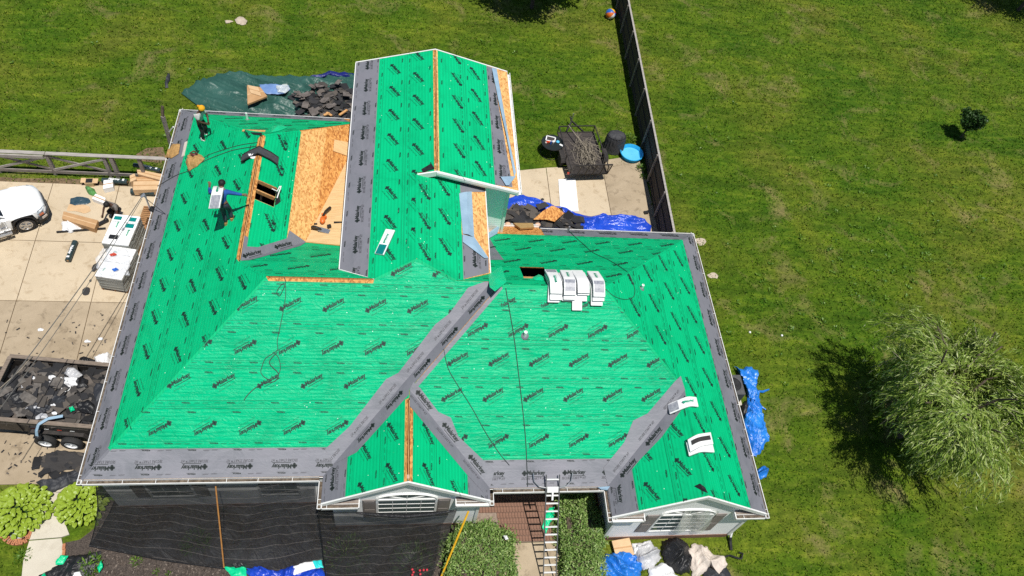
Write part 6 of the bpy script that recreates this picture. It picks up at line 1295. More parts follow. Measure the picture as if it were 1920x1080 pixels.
for s in (-1, 1):
    c_ = U(s * (W_ + .16), -.25, .31); ax = (U(1, 0, 0) - U(0, 0, 0)); w_ = obj('wheel', MB().lathe(c_, [(.17, -.09), (.29, -.08), (.31, -.04), (.31, .04), (.29, .08), (.17, .09)], 20, ax), MT['rubber'], ut, smooth=True); obj('rim', MB().lathe(c_, [(.16, -.02), (.165, .07), (.06, .05), (.03, .07)], 14, ax * s), MT['bluep'] if s < 0 else MT['alu'], w_)
    obj('fender', MB().prism([U(s * (W_ + .04), -.68, .5), U(s * (W_ + .04), -.55, .70), U(s * (W_ + .04), .05, .70), U(s * (W_ + .04), .18, .5), U(s * (W_ + .04), .14, .5), U(s * (W_ + .04), .03, .66), U(s * (W_ + .04), -.53, .66), U(s * (W_ + .04), -.64, .5)], ax * s * .24), MT['steel_blk'], ut)
obj('tail_light', MB().obox(U(-W_ - .08, -L_ + .02, .55), (.05, 0, 0), (0, .03, 0), (0, 0, .05)), MT['red'], ut)
rn = random.Random(4); bp = MB()
for i in range(110):
    c_ = Vector((rn.gauss(.15, .32), rn.gauss(-.1, .5), rn.uniform(.52, .85))); a_ = rn.gauss(1.9, .7); l_ = rn.uniform(.4, 1.2); d_ = Vector((cos(a_), sin(a_), rn.gauss(.1, .15)));
    pts = [c_ + d_ * (t - .5) * l_ + Vector((rn.gauss(0, .04), rn.gauss(0, .04), rn.gauss(0, .03))) for t in (0, .33, .66, 1)]; pts = [Vector((max(-.9, min(.9, q.x)), max(-1.35, min(1.5, q.y)), q.z)) for q in pts]; bp.tube([U(*q) for q in pts], [.014, .011, .008, .004], 4, cap=False)
tag(obj('branch_pile', bp, MT['stick'], fix=False), 'tangle of dry bare branches lying in the utility trailer', 'branches', kind='stuff')
tag(obj('long_branch', MB().tube([U(-.45, 1.5, .95), U(-.2, .7, .95), U(.1, -.1, .9), U(.2, -1.0, .8)], [.02, .028, .024, .012], 6), MT['stick']), 'pale forked branch lying across the trailer rail', 'branch')
# round wire table with odds and ends
tp = Vector((*G2(1036, 268, .7), 0)); tb = thing('wire_table', 'round black wire garden table covered with small items', 'table', tp)
tm = MB(); n = 28
for r in (.55, .42, .29, .15): tm.tube([tp + Vector((r * cos(2 * pi * i / n), r * sin(2 * pi * i / n), .72)) for i in range(n + 1)], .012 if r < .5 else .02, 5, cap=False)
for i in range(20): a_ = 2 * pi * i / 20; tm.tube([tp + Vector((.05 * cos(a_), .05 * sin(a_), .72)), tp + Vector((.55 * cos(a_), .55 * sin(a_), .72))], .006, 4)
obj('table_top', tm, MT['black'], tb); obj('glass_top', MB().lathe(tp, [(.01, .725), (.54, .725), (.54, .735), (.01, .735)], 24), glassy('smoked_glass', (.02, .025, .022), .1), tb)
for i in range(3): a_ = 2 * pi * i / 3 + .4; obj('leg', MB().tube([tp + Vector((.1 * cos(a_), .1 * sin(a_), .7)), tp + Vector((.2 * cos(a_), .2 * sin(a_), .35)), tp + Vector((.45 * cos(a_), .45 * sin(a_), .01))], .016, 6), MT['black'], tb)
obj('base_ring', MB().tube([tp + Vector((.5 * cos(2 * pi * i / n), .5 * sin(2 * pi * i / n), .03)) for i in range(n + 1)], .014, 5, cap=False), MT['black'], tb)
def on_table(dx, dy): return tp + Vector((dx, dy, .735))
pf = thing('picture_frame', 'white framed dark picture lying on the wire table', 'picture frame', on_table(-.08, .22)); q = on_table(-.08, .22); R = Matrix.Rotation(-.25, 3, 'Z')
for a, b in (((-.22, -.16), (.22, -.16)), ((.22, -.16), (.22, .16)), ((.22, .16), (-.22, .16)), ((-.22, .16), (-.22, -.16))): obj('frame_side', MB().beam(q + R @ Vector((*a, .02)), q + R @ Vector((*b, .02)), .05, .03), MT['white'], pf)
obj('picture_panel', MB().obox(q + Vector((0, 0, .012)), R @ Vector((.2, 0, 0)), R @ Vector((0, .14, 0)), (0, 0, .004)), pm('dark_picture', (.05, .045, .045), (.08, .07, .06), 9, .3, 0), pf)
for i, (lb, dx, dy, r, h_, mt) in enumerate((('small red pot on the wire table', -.28, -.05, .07, .1, 'red'), ('white cup in the middle of the wire table', .02, -.02, .06, .11, 'white'), ('pale green bowl at the right of the wire table', .26, .02, .09, .07, 'pool_l'), ('blue bottle at the front of the wire table', -.12, -.14, .035, .2, 'bluep'), ('small beige jar at the left of the wire table', -.36, -.1, .05, .09, 'canvas'), ('small orange tin on the wire table', -.18, -.02, .045, .08, 'orange'))):
    q = on_table(dx, dy); tag(obj('table_item', MB().lathe(q, [(r * .8, 0), (r, h_ * .6), (r * .85, h_), (r * .7, h_), (r * .65, h_ * .8)], 12), MT[mt], smooth=True), lb, 'container')
tag(obj('white_tray', MB().rbox(on_table(.42, -.18) + Vector((0, 0, .02)), .2, .1, .03, -.6).rbox(on_table(.42, -.18) + Vector((0, 0, .037)), .12, .05, .005, -.6), MT['white'], bevel=.01), 'white plastic tray at the right edge of the wire table', 'tray')
# covered grill
gp = Vector((*G2(1148, 280), 0)); gr = thing('covered_grill', 'barbecue under a faded black cover beside the utility trailer', 'grill', gp)
gv = MB(); nt = 40; rings = 11; vs = []
for r in range(rings + 1):
    f = r / rings
    for k in range(nt):
        a_ = 2 * pi * k / nt; rr = (.62 - .12 * f) * (1 if f < .75 else sqrt(max(.02, 1 - ((f - .75) / .25) ** 2))) * (1 + .05 * sin(k * 2.9 + f * 3)) ; vs.append(gp + Vector((rr * cos(a_) * .92, rr * sin(a_) * .72, .02 + 1.08 * min(1, f * 1.06) + .03 * mnoise.noise(Vector((k * .4, r * .7, 1))))))
gv.add(vs, [(r * nt + k, r * nt + (k + 1) % nt, (r + 1) * nt + (k + 1) % nt, (r + 1) * nt + k) for r in range(rings) for k in range(nt)] + [tuple(rings * nt + k for k in range(nt))]); obj('cover', gv, make_tarp('faded_cover', (0.030, 0.030, 0.034), (0.055, 0.055, 0.06), .7, .5), gr, smooth=True); obj('cover_seam', MB().tube([gp + Vector((.5 * cos(a_) * .92, .5 * sin(a_) * .72, .98)) for a_ in [i * .22 for i in range(29)]], .012, 4), MT['black'], gr)
# kiddie pool
pp = Vector((*G2(1183, 291, .1), .0)); kp = thing('kiddie_pool', 'round bright blue plastic kiddie pool by the board fence', 'paddling pool', pp)
obj('wall', MB().lathe(pp, [(.50, .02), (.56, .26), (.60, .30), (.585, .31), (.54, .27), (.485, .05)], 32, cap=False), MT['pool'], kp, smooth=True); obj('floor', MB().lathe(pp, [(.01, .15), (.525, .15)], 32, cap=False), MT['pool_l'], kp); obj('rim', MB().tube([pp + Vector((.59 * cos(i * pi / 16), .59 * sin(i * pi / 16), .30)) for i in range(33)], .022, 6, cap=False), MT['pool'], kp, smooth=True)
obj('slide', MB().prism([pp + Vector((.33, -.25, .05)), pp + Vector((.57, -.12, .28)), pp + Vector((.55, .16, .28)), pp + Vector((.36, .22, .05))], (0, 0, .02)), MT['pool'], kp)
# white door slab, beach ball, stone, dark clothing
q4 = [G(u, v, .10) for u, v in ((1047, 336), (1079, 335), (1085, 396), (1051, 396))]; ds = thing('white_door', 'white door slab lying flat on the patio', 'door', (*((q4[0] + q4[2]) / 2).xy, .05)); obj('slab', MB().prism(q4, (0, 0, -.045)), MT['white'], ds)
for f, g_ in ((.15, .2), (.15, .75), (.8, .2), (.8, .8)): obj('hinge_hole', MB().lathe(q4[0].lerp(q4[1], g_).lerp(q4[3].lerp(q4[2], g_), f) + Vector((0, 0, .001)), [(.018, 0), (.018, .003)], 8), MT['alu'], ds)
bb = Vector((*G2(1145, 26, .3), .3)); ba = thing('beach_ball', 'red, blue and yellow beach ball beside the board fence', 'ball', (bb.x, bb.y, 0)); cols = ['red', 'yellow', 'bluep', 'orange', 'white', 'bluep']
for i in range(6):
    m = MB(); vs = []; nu, nv = 4, 9; Rb = Matrix.Rotation(.7, 3, 'X') @ Matrix.Rotation(.5, 3, 'Y')
    for j in range(nv + 1):
        th = pi * j / nv
        for k in range(nu + 1): ph = 2 * pi * (i + k / nu) / 6; vs.append(bb + Rb @ Vector((sin(th) * cos(ph), sin(th) * sin(ph), cos(th))) * .31)
    m.add(vs, [(j * (nu + 1) + k, j * (nu + 1) + k + 1, (j + 1) * (nu + 1) + k + 1, (j + 1) * (nu + 1) + k) for j in range(nv) for k in range(nu)]); obj('colour_panel', m, MT[cols[i]], ba, smooth=True)
crumple('flat_stone', 'pale flat stone lying in the back lawn', 'stone', px_out(((440, 38), (446, 33), (456, 33), (464, 40), (461, 47), (452, 48), (443, 44))), .02, .12, MT['stone'], .04, 2, 3, 6, 40); crumple('flat_stone', 'narrow stone chip left of the pale flat stone', 'stone', px_out(((422, 40), (432, 39), (439, 41), (432, 44), (424, 45))), .02, .05, MT['stone'], .02, 2, 5, 5, 30)
crumple('dark_garment', 'dark crumpled garment dropped on the back lawn', 'clothing', px_out(((316, 138), (320, 142), (319, 152), (315, 158), (316, 166), (310, 166), (309, 157), (313, 148))), .03, .1, MT['fabric_dark'], .08, 3, 2, 6, 44)
# big dark green tarp behind the left wing, with torn shingles on it
crumple('green_tarp', 'large dark green tarp spread on the lawn behind the left wing', 'tarp', px_out(((341, 176), (365, 160), (395, 146), (430, 139), (470, 142), (510, 146), (545, 143), (560, 150), (600, 150), (625, 143), (665, 146), (720, 150), (720, 230), (600, 232), (480, 228), (400, 222), (365, 196))), .03, .16, MT['tarp_green'], .27, 1.25, 4, 36, 230, st=.22)
crumple('blue_tarp_edge', 'strip of dark blue tarp along the far edge of the green tarp', 'tarp', px_out(((575, 150), (600, 144), (618, 137), (640, 140), (665, 142), (665, 150), (640, 149), (618, 146), (600, 150))), .1, .15, make_tarp('navy_tarp', (.008, .012, .12), (.012, .02, .18), .4), .1, 2, 8, 7, 60)
def on_green(rn): u = min(660, max(552, rn.gauss(615, 30))); v = rn.gauss(197, 16); v = min(225, max(168 if u > 580 else 185, v)); g = G(u, v, .3); return g.x, g.y, .42 + rn.uniform(0, .22)
heap('shingle_debris', 'torn dark shingles heaped on the green tarp', 150, on_green, .65, MT['shingle'], 14, .09); heap('shingle_debris', 'paler shingle scraps scattered on the green tarp heap', 24, lambda rn: (lambda q: (q[0], q[1], q[2] + .16))(on_green(rn)), .6, pm('grey_brown_shingle', (.15, .13, .12), (.08, .068, .06), 6, .95, .4), 17, .14)
for i, (a, b, lb) in enumerate((((636, 216), (651, 206), 'orange lumber offcut at the right of the green tarp heap'), ((607, 216), (618, 212), 'short lumber offcut in the middle of the green tarp heap'), ((612, 211), (622, 217), 'split wood sliver crossing the short offcut'))): tag(obj('lumber_offcut', MB().beam(G(*a, .82), G(*b, .82), .11, .05), MT['lumber']), lb, 'offcut')
carton('torn orange-brown carton on the green tarp', ((463, 160), (488, 163), (501, 180), (464, 195)), .52, .10, 'card'); carton('pale carton flap lying on the torn carton', ((464, 159), (484, 163), (490, 180), (470, 174)), .63, .03, 'card_l')
crumple('blue_foam_sheet', 'faded blue foam sheet folded on the green tarp', 'foam sheet', px_out(((486, 158), (510, 157), (522, 158), (540, 160), (545, 168), (530, 176), (500, 176), (490, 170)), .55), .52, .06, pm('faded_blue', (.11, .20, .42), (.16, .27, .50), 4, .5, .2), .05, 2.2, 3, 7, 50); crumple('clear_wrap', 'crumpled clear wrap at the end of the blue foam sheet', 'plastic wrap', px_out(((518, 160), (538, 157), (545, 166), (535, 174), (520, 172)), .66), .62, .06, MT['hazy'], .08, 4, 5, 6, 36)
# blue tarp with shingles behind the right rear eave
crumple('blue_tarp', 'crumpled blue tarp between patio and rear eave', 'tarp', px_out(((948, 376), (975, 369), (1010, 376), (1032, 386), (1060, 398), (1100, 408), (1140, 418), (1162, 410), (1178, 405), (1205, 415), (1220, 425), (1218, 440), (1150, 448), (1060, 445), (960, 430))), .05, .12, MT['tarp_blue'], .24, 1.5, 6, 28, 190, st=.3)
def on_blue(rn): u = rn.choice((rn.uniform(952, 1000), rn.uniform(1020, 1085))); v = rn.uniform(398, 430) if u < 1005 else rn.uniform(408, 432); g = G(u, v, .3); return g.x, g.y, .45 + rn.uniform(0, .2)
heap('shingle_debris', 'black shingles heaped on the blue tarp by the rear eave', 90, on_blue, .85, MT['shingle'], 24, .14)
tag(obj('black_shingle_sheet', MB().prism([G(u, v, .7) for u, v in ((1004, 384), (1022, 379), (1030, 386), (1010, 394))], (0, 0, .02)), MT['shingle']), 'flat black shingle sheet lying across the blue tarp', 'shingle')
tag(obj('osb_offcut', MB().prism([G(u, v, .8) for u, v in ((1000, 412), (1018, 396), (1035, 386), (1046, 390), (1058, 400), (1040, 416), (1025, 412))], (0, 0, .02)), MT['osb']), 'broken orange strand board piece lying on the blue tarp', 'board offcut')
tag(obj('dark_scrap', MB().rbox(G(1017, 374, .06), .14, .12, .04, .4), MT['shingle']), 'small dark scrap on the patio beside the blue tarp', 'scrap'); tag(obj('dark_block', MB().rbox(G(1211, 399, .08), .2, .16, .12, .2), MT['black']), 'small black block at the edge of the patio by the fence', 'block')
ie = Vector((14.6, 10.4, PL['REAR'].z(14.6, 10.4))); fb = [PL['REAR'].hit(u, v, .14) for u, v in ((962, 424), (999, 424), (1001, 432), (975, 434))]
tag(obj('insulation_board', MB().prism(fb, (0, 0, -.1)), MT['foam']), 'tan insulation batt lying on the bare rear eave', 'insulation')
for u, v, lb in ((952, 423, 'tuft of pink insulation at the left of the bare eave'), (1008, 424, 'tuft of pink insulation at the right of the bare eave')): q = PL['REAR'].hit(u, v, .06); tag(obj('insulation_tuft', MB().ball(q, .13, 9, 6, (1, .8, .7)), MT['pink'], smooth=True), lb, 'insulation')
# air conditioner and tarp on the right of the house
aq = Vector((23.05, 4.55, 0)); ac = thing('air_conditioner', 'dark grey air conditioner unit beside the right wall', 'air conditioner', aq)
obj('cabinet', MB().box(22.62, 23.42, 4.1, 5.0, .08, .85), pm('ac_grey', (.06, .06, .062), (.085, .085, .088), 8, .6, .05), ac, bevel=.02); obj('pad', MB().box(22.5, 23.55, 4.0, 5.12, 0, .08), MT['conc_walk'], ac); obj('fan_grille', MB().lathe((23.02, 4.55, .85), [(.30, 0), (.31, .02), (.28, .025), (.27, .01)], 24), MT['black'], ac)
fg = MB()
for i in range(9): a_ = pi * i / 9; fg.beam((23.02 + .29 * cos(a_), 4.55 + .29 * sin(a_), .868), (23.02 - .29 * cos(a_), 4.55 - .29 * sin(a_), .868), .008, .008)
obj('grille_wires', fg, MT['steel_blk'], ac); obj('fan_hub', MB().lathe((23.02, 4.55, .855), [(.08, 0), (.07, .03)], 12), MT['black'], ac)
crumple('blue_tarp', 'long bright blue tarp bunched along the right wall', 'tarp', px_out(((1376, 692), (1400, 692), (1418, 694), (1416, 725), (1422, 745), (1428, 770), (1432, 790), (1440, 830), (1428, 840), (1416, 860), (1395, 835), (1392, 790), (1400, 760), (1398, 710), (1382, 698))), .03, .12, MT['tarp_lblue'], .24, 2.2, 9, 18, 130, st=.35)
crumple('blue_tarp', 'small bright blue tarp end below the long tarp on the right', 'tarp', px_out(((1420, 880), (1432, 874), (1440, 882), (1436, 895), (1425, 900), (1416, 892))), .03, .12, MT['tarp_lblue'], .15, 2.5, 3, 8, 50)
crumple('black_cloth', 'black cloth between the air conditioner and the blue tarp', 'cloth', px_out(((1390, 760), (1400, 750), (1404, 765), (1398, 780), (1390, 776)), .1), .05, .25, MT['tarp_black'], .1, 3, 3, 6, 36)
for i, (a, b, lb) in enumerate((((1418, 733), (1442, 730), 'upper blue cord trailing from the right tarp'), ((1420, 752), (1436, 768), 'lower blue cord trailing from the right tarp'))): tag(obj('blue_rope', MB().tube([G(*a, .05), G((a[0] + b[0]) / 2, (a[1] + b[1]) / 2 + 3, .05), G(*b, .05)], [.03, .05, .03], 5), MT['tarp_lblue']), lb, 'rope')
for u, v, lb in ((1406, 623, 'white golf ball sized speck on the right lawn, left one'), (1466, 629, 'white golf ball sized speck on the right lawn, right one')): tag(obj('lawn_ball', MB().ball(G(u, v, .04), .055, 8, 6), MT['white'], smooth=True), lb, 'ball')
for i, (u, v, r) in enumerate(((1313, 453, .3), (1337, 517, .25))): flat_poly('bare_soil', [(G(u, v).x + r * cos(a) * random.uniform(.6, 1.2), G(u, v).y + r * .8 * sin(a) * random.uniform(.6, 1.2)) for a in [j * .6 for j in range(10)]], .014, MT['stone'], 'structure')

# ------------------------------------------------------------------ heap of sheets in front of the right gable
crumple('blue_tarp', 'rumpled blue tarp heap in front of the right gable', 'tarp', px_out(((1105, 1065), (1120, 1048), (1145, 1037), (1175, 1035), (1195, 1045), (1200, 1068), (1196, 1100), (1100, 1105))), .03, .38, MT['tarp_lblue'], .26, 1.8, 2, 16, 110)
carton('tan cardboard panel leaning before the right gable wall', ((1147, 1014), (1180, 1008), (1190, 1040), (1155, 1044)), .25, .03, 'card_l', 'leaning_cardboard', 'cardboard')
crumple('silver_plastic', 'grey silver plastic sheeting beside the blue tarp heap', 'plastic', px_out(((1188, 1022), (1216, 1016), (1232, 1030), (1240, 1048), (1225, 1062), (1205, 1070), (1192, 1050))), .03, .28, MT['grey_poly'], .2, 2.2, 6, 12, 80); crumple('white_plastic', 'white plastic sheet behind the silver sheeting', 'plastic', px_out(((1184, 1020), (1212, 1018), (1205, 1032), (1188, 1040))), .05, .12, MT['white_poly'], .06, 2.5, 3, 7, 44); crumple('white_plastic', 'pale blue-white plastic sheet at the bottom edge', 'plastic', px_out(((1215, 1068), (1240, 1056), (1258, 1066), (1275, 1090), (1215, 1100))), .04, .22, MT['white_poly'], .14, 2.2, 8, 9, 60)
crumple('black_tarp', 'black tarp heap between the silver plastic and the canvas', 'tarp', px_out(((1240, 1015), (1268, 1008), (1290, 1022), (1296, 1050), (1292, 1075), (1270, 1078), (1245, 1056), (1238, 1035))), .03, .45, MT['tarp_black'], .22, 1.8, 3, 14, 90); crumple('canvas_sheet', 'beige canvas sheet crumpled before the right gable', 'canvas', px_out(((1284, 1036), (1300, 1020), (1322, 1024), (1334, 1040), (1352, 1044), (1362, 1060), (1352, 1090), (1330, 1062), (1322, 1075), (1300, 1088), (1292, 1060))), .05, .28, MT['canvas'], .16, 1.8, 5, 14, 100); crumple('black_tarp', 'dark tarp end lying right of the beige canvas', 'tarp', px_out(((1322, 1060), (1335, 1070), (1350, 1085), (1375, 1090), (1360, 1060), (1345, 1100), (1320, 1100), (1316, 1075))), .03, .15, MT['fabric_dark'], .12, 2.5, 7, 8, 60)
tag(obj('black_strap', MB().tube([G(u, v, .12) for u, v in ((1355, 1046), (1368, 1041), (1382, 1046), (1390, 1048), (1393, 1038), (1386, 1036))], .035, 6), MT['black']), 'black webbing strap curled on the grass right of the canvas', 'strap')
# liner and scraps at the lower left, tarps below the netting
crumple('black_liner', 'black plant liner with green underlayment edges at the lower left', 'liner', px_out(((75, 1080), (110, 1060), (130, 1042), (160, 1040), (186, 1034), (190, 1055), (175, 1075), (150, 1100), (80, 1100))), .03, .10, MT['tarp_black'], .08, 2.2, 5, 10, 80)
for lb, o_ in (('green underlayment scrap on the garden path', ((104, 1052), (114, 1041), (128, 1042), (124, 1050), (118, 1058), (104, 1060))), ('green underlayment strip along the right of the liner', ((182, 1064), (190, 1050), (194, 1062), (186, 1074))), ('green scrap at the bottom edge beside the liner', ((76, 1082), (84, 1074), (90, 1084), (80, 1092)))): crumple('green_scrap', lb, 'scrap', px_out(o_, .15), .14, .05, MT['green_scrap'], .05, 3.5, 2, 6, 36)
crumple('white_plastic', 'white plastic piece beside the liner plant', 'plastic', px_out(((132, 1074), (150, 1072), (154, 1080), (134, 1084)), .15), .15, .03, MT['white_poly'], .03, 4, 2, 5, 30)
crumple('green_scrap', 'green underlayment corner under the netting pole', 'scrap', px_out(((420, 1064), (462, 1060), (463, 1085), (440, 1090))), .06, .05, MT['green_scrap'], .05, 3, 4, 7, 44); crumple('black_cloth', 'black cloth with white speckles beside the netting pole', 'cloth', px_out(((432, 1060), (448, 1056), (462, 1050), (462, 1064), (445, 1068))), .1, .06, MT['tarp_black'], .05, 3, 6, 6, 40); crumple('blue_tarp', 'dark blue tarp bunched at the bottom edge below the netting', 'tarp', px_out(((462, 1066), (486, 1062), (520, 1072), (545, 1066), (580, 1060), (606, 1068), (618, 1085), (600, 1110), (470, 1110))), .03, .2, MT['tarp_blue'], .24, 1.8, 3, 14, 100)
crumple('shingle_wrapper', 'white and turquoise wrapper lying on the blue tarp', 'wrapper', px_out(((546, 1064), (570, 1054), (601, 1052), (604, 1064), (580, 1068), (552, 1078)), .35), .32, .04, MT['white_poly'], .04, 2.5, 4, 7, 50); crumple('turquoise_scrap', 'turquoise wrapper end beside the white wrapper', 'wrapper', px_out(((586, 1052), (602, 1050), (606, 1064), (592, 1066)), .42), .4, .03, pm('turquoise', (.02, .55, .55), (.03, .6, .58), 5, .35, .1), .03, 4, 2, 5, 30)
# ------------------------------------------------------------------ shingle bundles on the roof
def bundle(label, pts, side, th=.08, wd=.335, panel=None, lettering=True, grp='shingle bundles on the roof', dark=None, pmat='wrap_grey', rag=0.0):
    pts = [Vector(q) for q in pts]; side = Vector(side).normalized(); n = len(pts); t = thing('shingle_bundle', label, 'shingle bundle', pts[n // 2] - Vector((0, 0, th / 2)), grp)
    def frame(i): d_ = (pts[min(i + 1, n - 1)] - pts[max(i - 1, 0)]).normalized(); nn = d_.cross(side).normalized(); nn = nn if nn.z > 0 else -nn; return d_, nn
    def ribbon(i0, i1, a0, a1, lo, hi):
        m = MB(); vs = []
        for i in range(i0, i1 + 1):
            d_, nn = frame(i)
            for a, b in ((a0, lo), (a1, lo), (a1, hi), (a0, hi)): vs.append(pts[i] + side * a + nn * b)
        k = i1 - i0 + 1
        m.add(vs, [(4 * i + j, 4 * i + (j + 1) % 4, 4 * i + 4 + (j + 1) % 4, 4 * i + 4 + j) for i in range(k - 1) for j in range(4)] + [(0, 1, 2, 3), tuple(4 * (k - 1) + j for j in range(4))]); return m
    h_ = th / 2; w = wd / 2
    o = obj('wrapper', ribbon(0, n - 1, -w, w, -h_ * .5, h_), MT['wrap'], t, bevel=.012); obj('wrapped_edge', ribbon(0, n - 1, -w - .004, w + .004, -h_, -h_ * .45), MT['wrap_dk'], t)
    if panel: obj('printed_panel', ribbon(panel[0], panel[1], -w + .03, w - .03, h_ + .001, h_ + .004), MT[pmat], o)
    if dark:
        for a0, a1 in dark: obj('bare_shingle', ribbon(1, n - 2, a0, a1, h_ - .01, h_ + .012), MT['shingle'], o)
    if lettering:
        i = n // 2 if not panel else (panel[0] // 2 if panel[0] > n / 2 else (panel[1] + n - 1) // 2); d_, nn = frame(i); print2d(scaled(LOGO, .42), pts[i] + nn * (h_ + .006), d_, nn.cross(d_), MT['tgreen'], o)
    return t
def line(a, b, n=8): a = Vector(a); b = Vector(b); return [a.lerp(b, i / n) for i in range(n + 1)]
tl = PL['TL']; a = tl.hit(712, 479, .05); b = tl.hit(733, 433, .05); bundle('lone white shingle bundle with teal end lying on the tall wing', line(a, b), (b - a).cross(tl.n), panel=(0, 3), pmat='teal')
def over_ridge(x, y0, y1, off, n=10, sl=PT, yr=5.154, zr=H + PT * 5.646, skew=0.0):
    return [Vector((x + skew * i / n, y0 + (y1 - y0) * i / n, zr - sl * (sqrt((y0 + (y1 - y0) * i / n - yr) ** 2 + .012) - .09) + off)) for i in range(n + 1)]
K = 'shingle bundles piled over the right ridge'
cols_ = [(14.62, 3, 4.66, 5.80, 0), (15.08, 3, 4.66, 5.82, 1), (15.54, 3, 4.72, 5.84, 2), (16.08, 3, 4.62, 5.78, 3)]
nmz = ['leftmost', 'second from the left', 'third from the left', 'rightmost']
for x, k, y0, y1, c_ in cols_:
    for j in range(k):
        lab = '%s %s bundle in the pile draped over the right ridge' % ({0: 'bottom', 1: 'middle', 2: 'topmost'}[j] if k > 1 else 'single', nmz[c_])
        dy = random.uniform(-.05, .05) + .05 * j; top = j == k - 1
        bundle(lab, over_ridge(x + random.uniform(-.03, .03) + .02 * j, y0 + dy, y1 + dy, .06 + .108 * j, skew=random.uniform(-.05, .05)), (1, 0, 0), panel=((8, 10) if c_ == 0 else (1, 4)) if top and c_ != 2 else None, lettering=top and c_ != 2, grp=K, wd=.40, th=.1)
bundle('bundle lying flat under the middle of the ridge pile', over_ridge(15.40, 4.45, 5.3, .05), (1, 0, 0), lettering=False, grp=K)
zr2 = lambda x, off: H + PT * (2.787 - (sqrt((x - 19.213) ** 2 + .012) - .09)) + off
bundle('white bundle with grey print panel bent over the right gable hip', [Vector((18.62 + .98 * i / 10, 1.72 + .02 * i, zr2(18.62 + .98 * i / 10, .055))) for i in range(11)], (0, 1, 0), wd=.36, panel=(0, 3))
bundle('torn bundle showing black shingles below the right gable hip', [Vector((18.92 + .92 * i / 10, .28 + .035 * i, zr2(18.92 + .92 * i / 10, .155))) for i in range(11)], (0, 1, 0), wd=.42, lettering=False, dark=((-.05, .10),)); bundle('lower white bundle under the torn bundle at the right gable', [Vector((18.9 + .95 * i / 10, .20 + .02 * i, zr2(18.9 + .95 * i / 10, .06))) for i in range(11)], (0, 1, 0), wd=.46, th=.1, lettering=False)
# ridge cap piece, tools, bags
lP, lwP = PL['L'], PL['LW']; y_ = 11.62
rp = [lP.pt(3.72, y_ - .12, .12), lP.pt(3.95, y_ - .05, .11), Vector((4.3, y_, H + PT * 4.3 + .1)), lwP.pt(4.65, y_ - .03, .10), lwP.pt(4.92, y_ - .1, .08)]
rc = thing('ridge_cap_piece', 'dark grey ridge vent section resting across the left wing ridge', 'ridge vent', rp[2]); m = MB(); vs = []
for q in rp: vs += [q + Vector((0, -.17, 0)), q + Vector((0, .17, 0))]
m.add(vs, [(2 * i, 2 * i + 2, 2 * i + 3, 2 * i + 1) for i in range(4)]); m.add([Vector(v) - Vector((0, 0, .05)) for v in vs], [(2 * i, 2 * i + 1, 2 * i + 3, 2 * i + 2) for i in range(4)]); obj('vent_body', m, pm('vent_grey', (.045, .046, .05), (.06, .061, .066), 9, .6, .1), rc)
for s in (-.18, .18): obj('raised_edge', MB().tube([q + Vector((0, s, .0)) for q in rp], .022, 5), MT['black'], rc)
crumple('white_rag', 'white rag lying under the ridge vent section', 'rag', [lP.hit(u, v).xy[:] for u, v in ((466, 294), (476, 288), (482, 292), (478, 298), (470, 300))], lP.hit(474, 294).z + .03, .05, MT['white_poly'], .04, 5, 3, 5, 30)
def on_plane(name, label, cat, key, px, h_, mat, seed=1, amp=.06, sc=4):
    pl = PL[key]; P = [pl.hit(u, v) for u, v in px]; c_ = sum(P, Vector()) / len(P); R = plane_frame(pl.n, 0); out = [(R.transposed() @ (q - c_)).xy[:] for q in P]
    o = crumple(name, label, cat, out, 0, h_, mat, amp, sc, seed, 8, 48); ctr = o.location.copy(); o.matrix_world = Matrix.Translation(c_) @ R.to_4x4() @ Matrix.Translation(ctr + Vector((0, 0, .012))); return o
on_plane('tool_bag', 'tan canvas tool bag with red handles on the left slope', 'bag', 'L', ((354, 298), (366, 293), (380, 292), (385, 300), (372, 312), (355, 322), (352, 310)), .25, MT['burlap'], 3, .1); q = lP.hit(374, 299, .3); tag(obj('bag_contents', MB().ball(q, .10, 9, 6, (1.2, .8, .5)).tube([q + Vector((-.15, 0, .04)), q + Vector((0, .1, .1)), q + Vector((.15, 0, .04))], .03, 6), pm('dark_red', (.13, .02, .015), (.05, .02, .02), 9, .5, .1), smooth=True), 'dark red tools showing in the mouth of the tan bag', 'tools')
on_plane('tan_sack', 'folded tan sack hanging over the left gutter near the back', 'sack', 'L', ((310, 296), (318, 282), (326, 270), (339, 271), (336, 288), (322, 298)), .12, MT['burlap'], 5, .06)
tag(obj('cream_plank', MB().beam(lP.hit(350, 267, .03), lP.hit(344, 294, .03), .13, .03, lP.n), MT['canvas']), 'short cream board lying along the edge of the grey strip', 'board')
tag(obj('bare_lath', MB().beam(lP.hit(456, 246, .04), PL['LB'].hit(497, 248, .04), .10, .03), MT['lumber']), 'lumber lath across the top of the left wing hip', 'lath'); tag(obj('dark_slot_patch', MB().prism([lP.hit(u, v, .03) for u, v in ((470, 249), (493, 250), (490, 255), (476, 253))], (0, 0, .01)), MT['black']), 'black patch put in for the dark slot under the lath on the left hip', 'felt')  # flat black patch put in for the dark of an open slot
cn_ = (crA - crB).cross(crD - crA).normalized(); cn_ = cn_ if cn_.z > 0 else -cn_
def cr_hit(u, v, off=0.0): q = px_ray(u, v); t_ = (crA - CAM_POS).dot(cn_) / q.dot(cn_); return CAM_POS + q * t_ + cn_ * off
sq = cr_hit(604, 420, .1); sw = thing('power_saw', 'orange and black power saw lying on the plywood cricket', 'saw', sq)
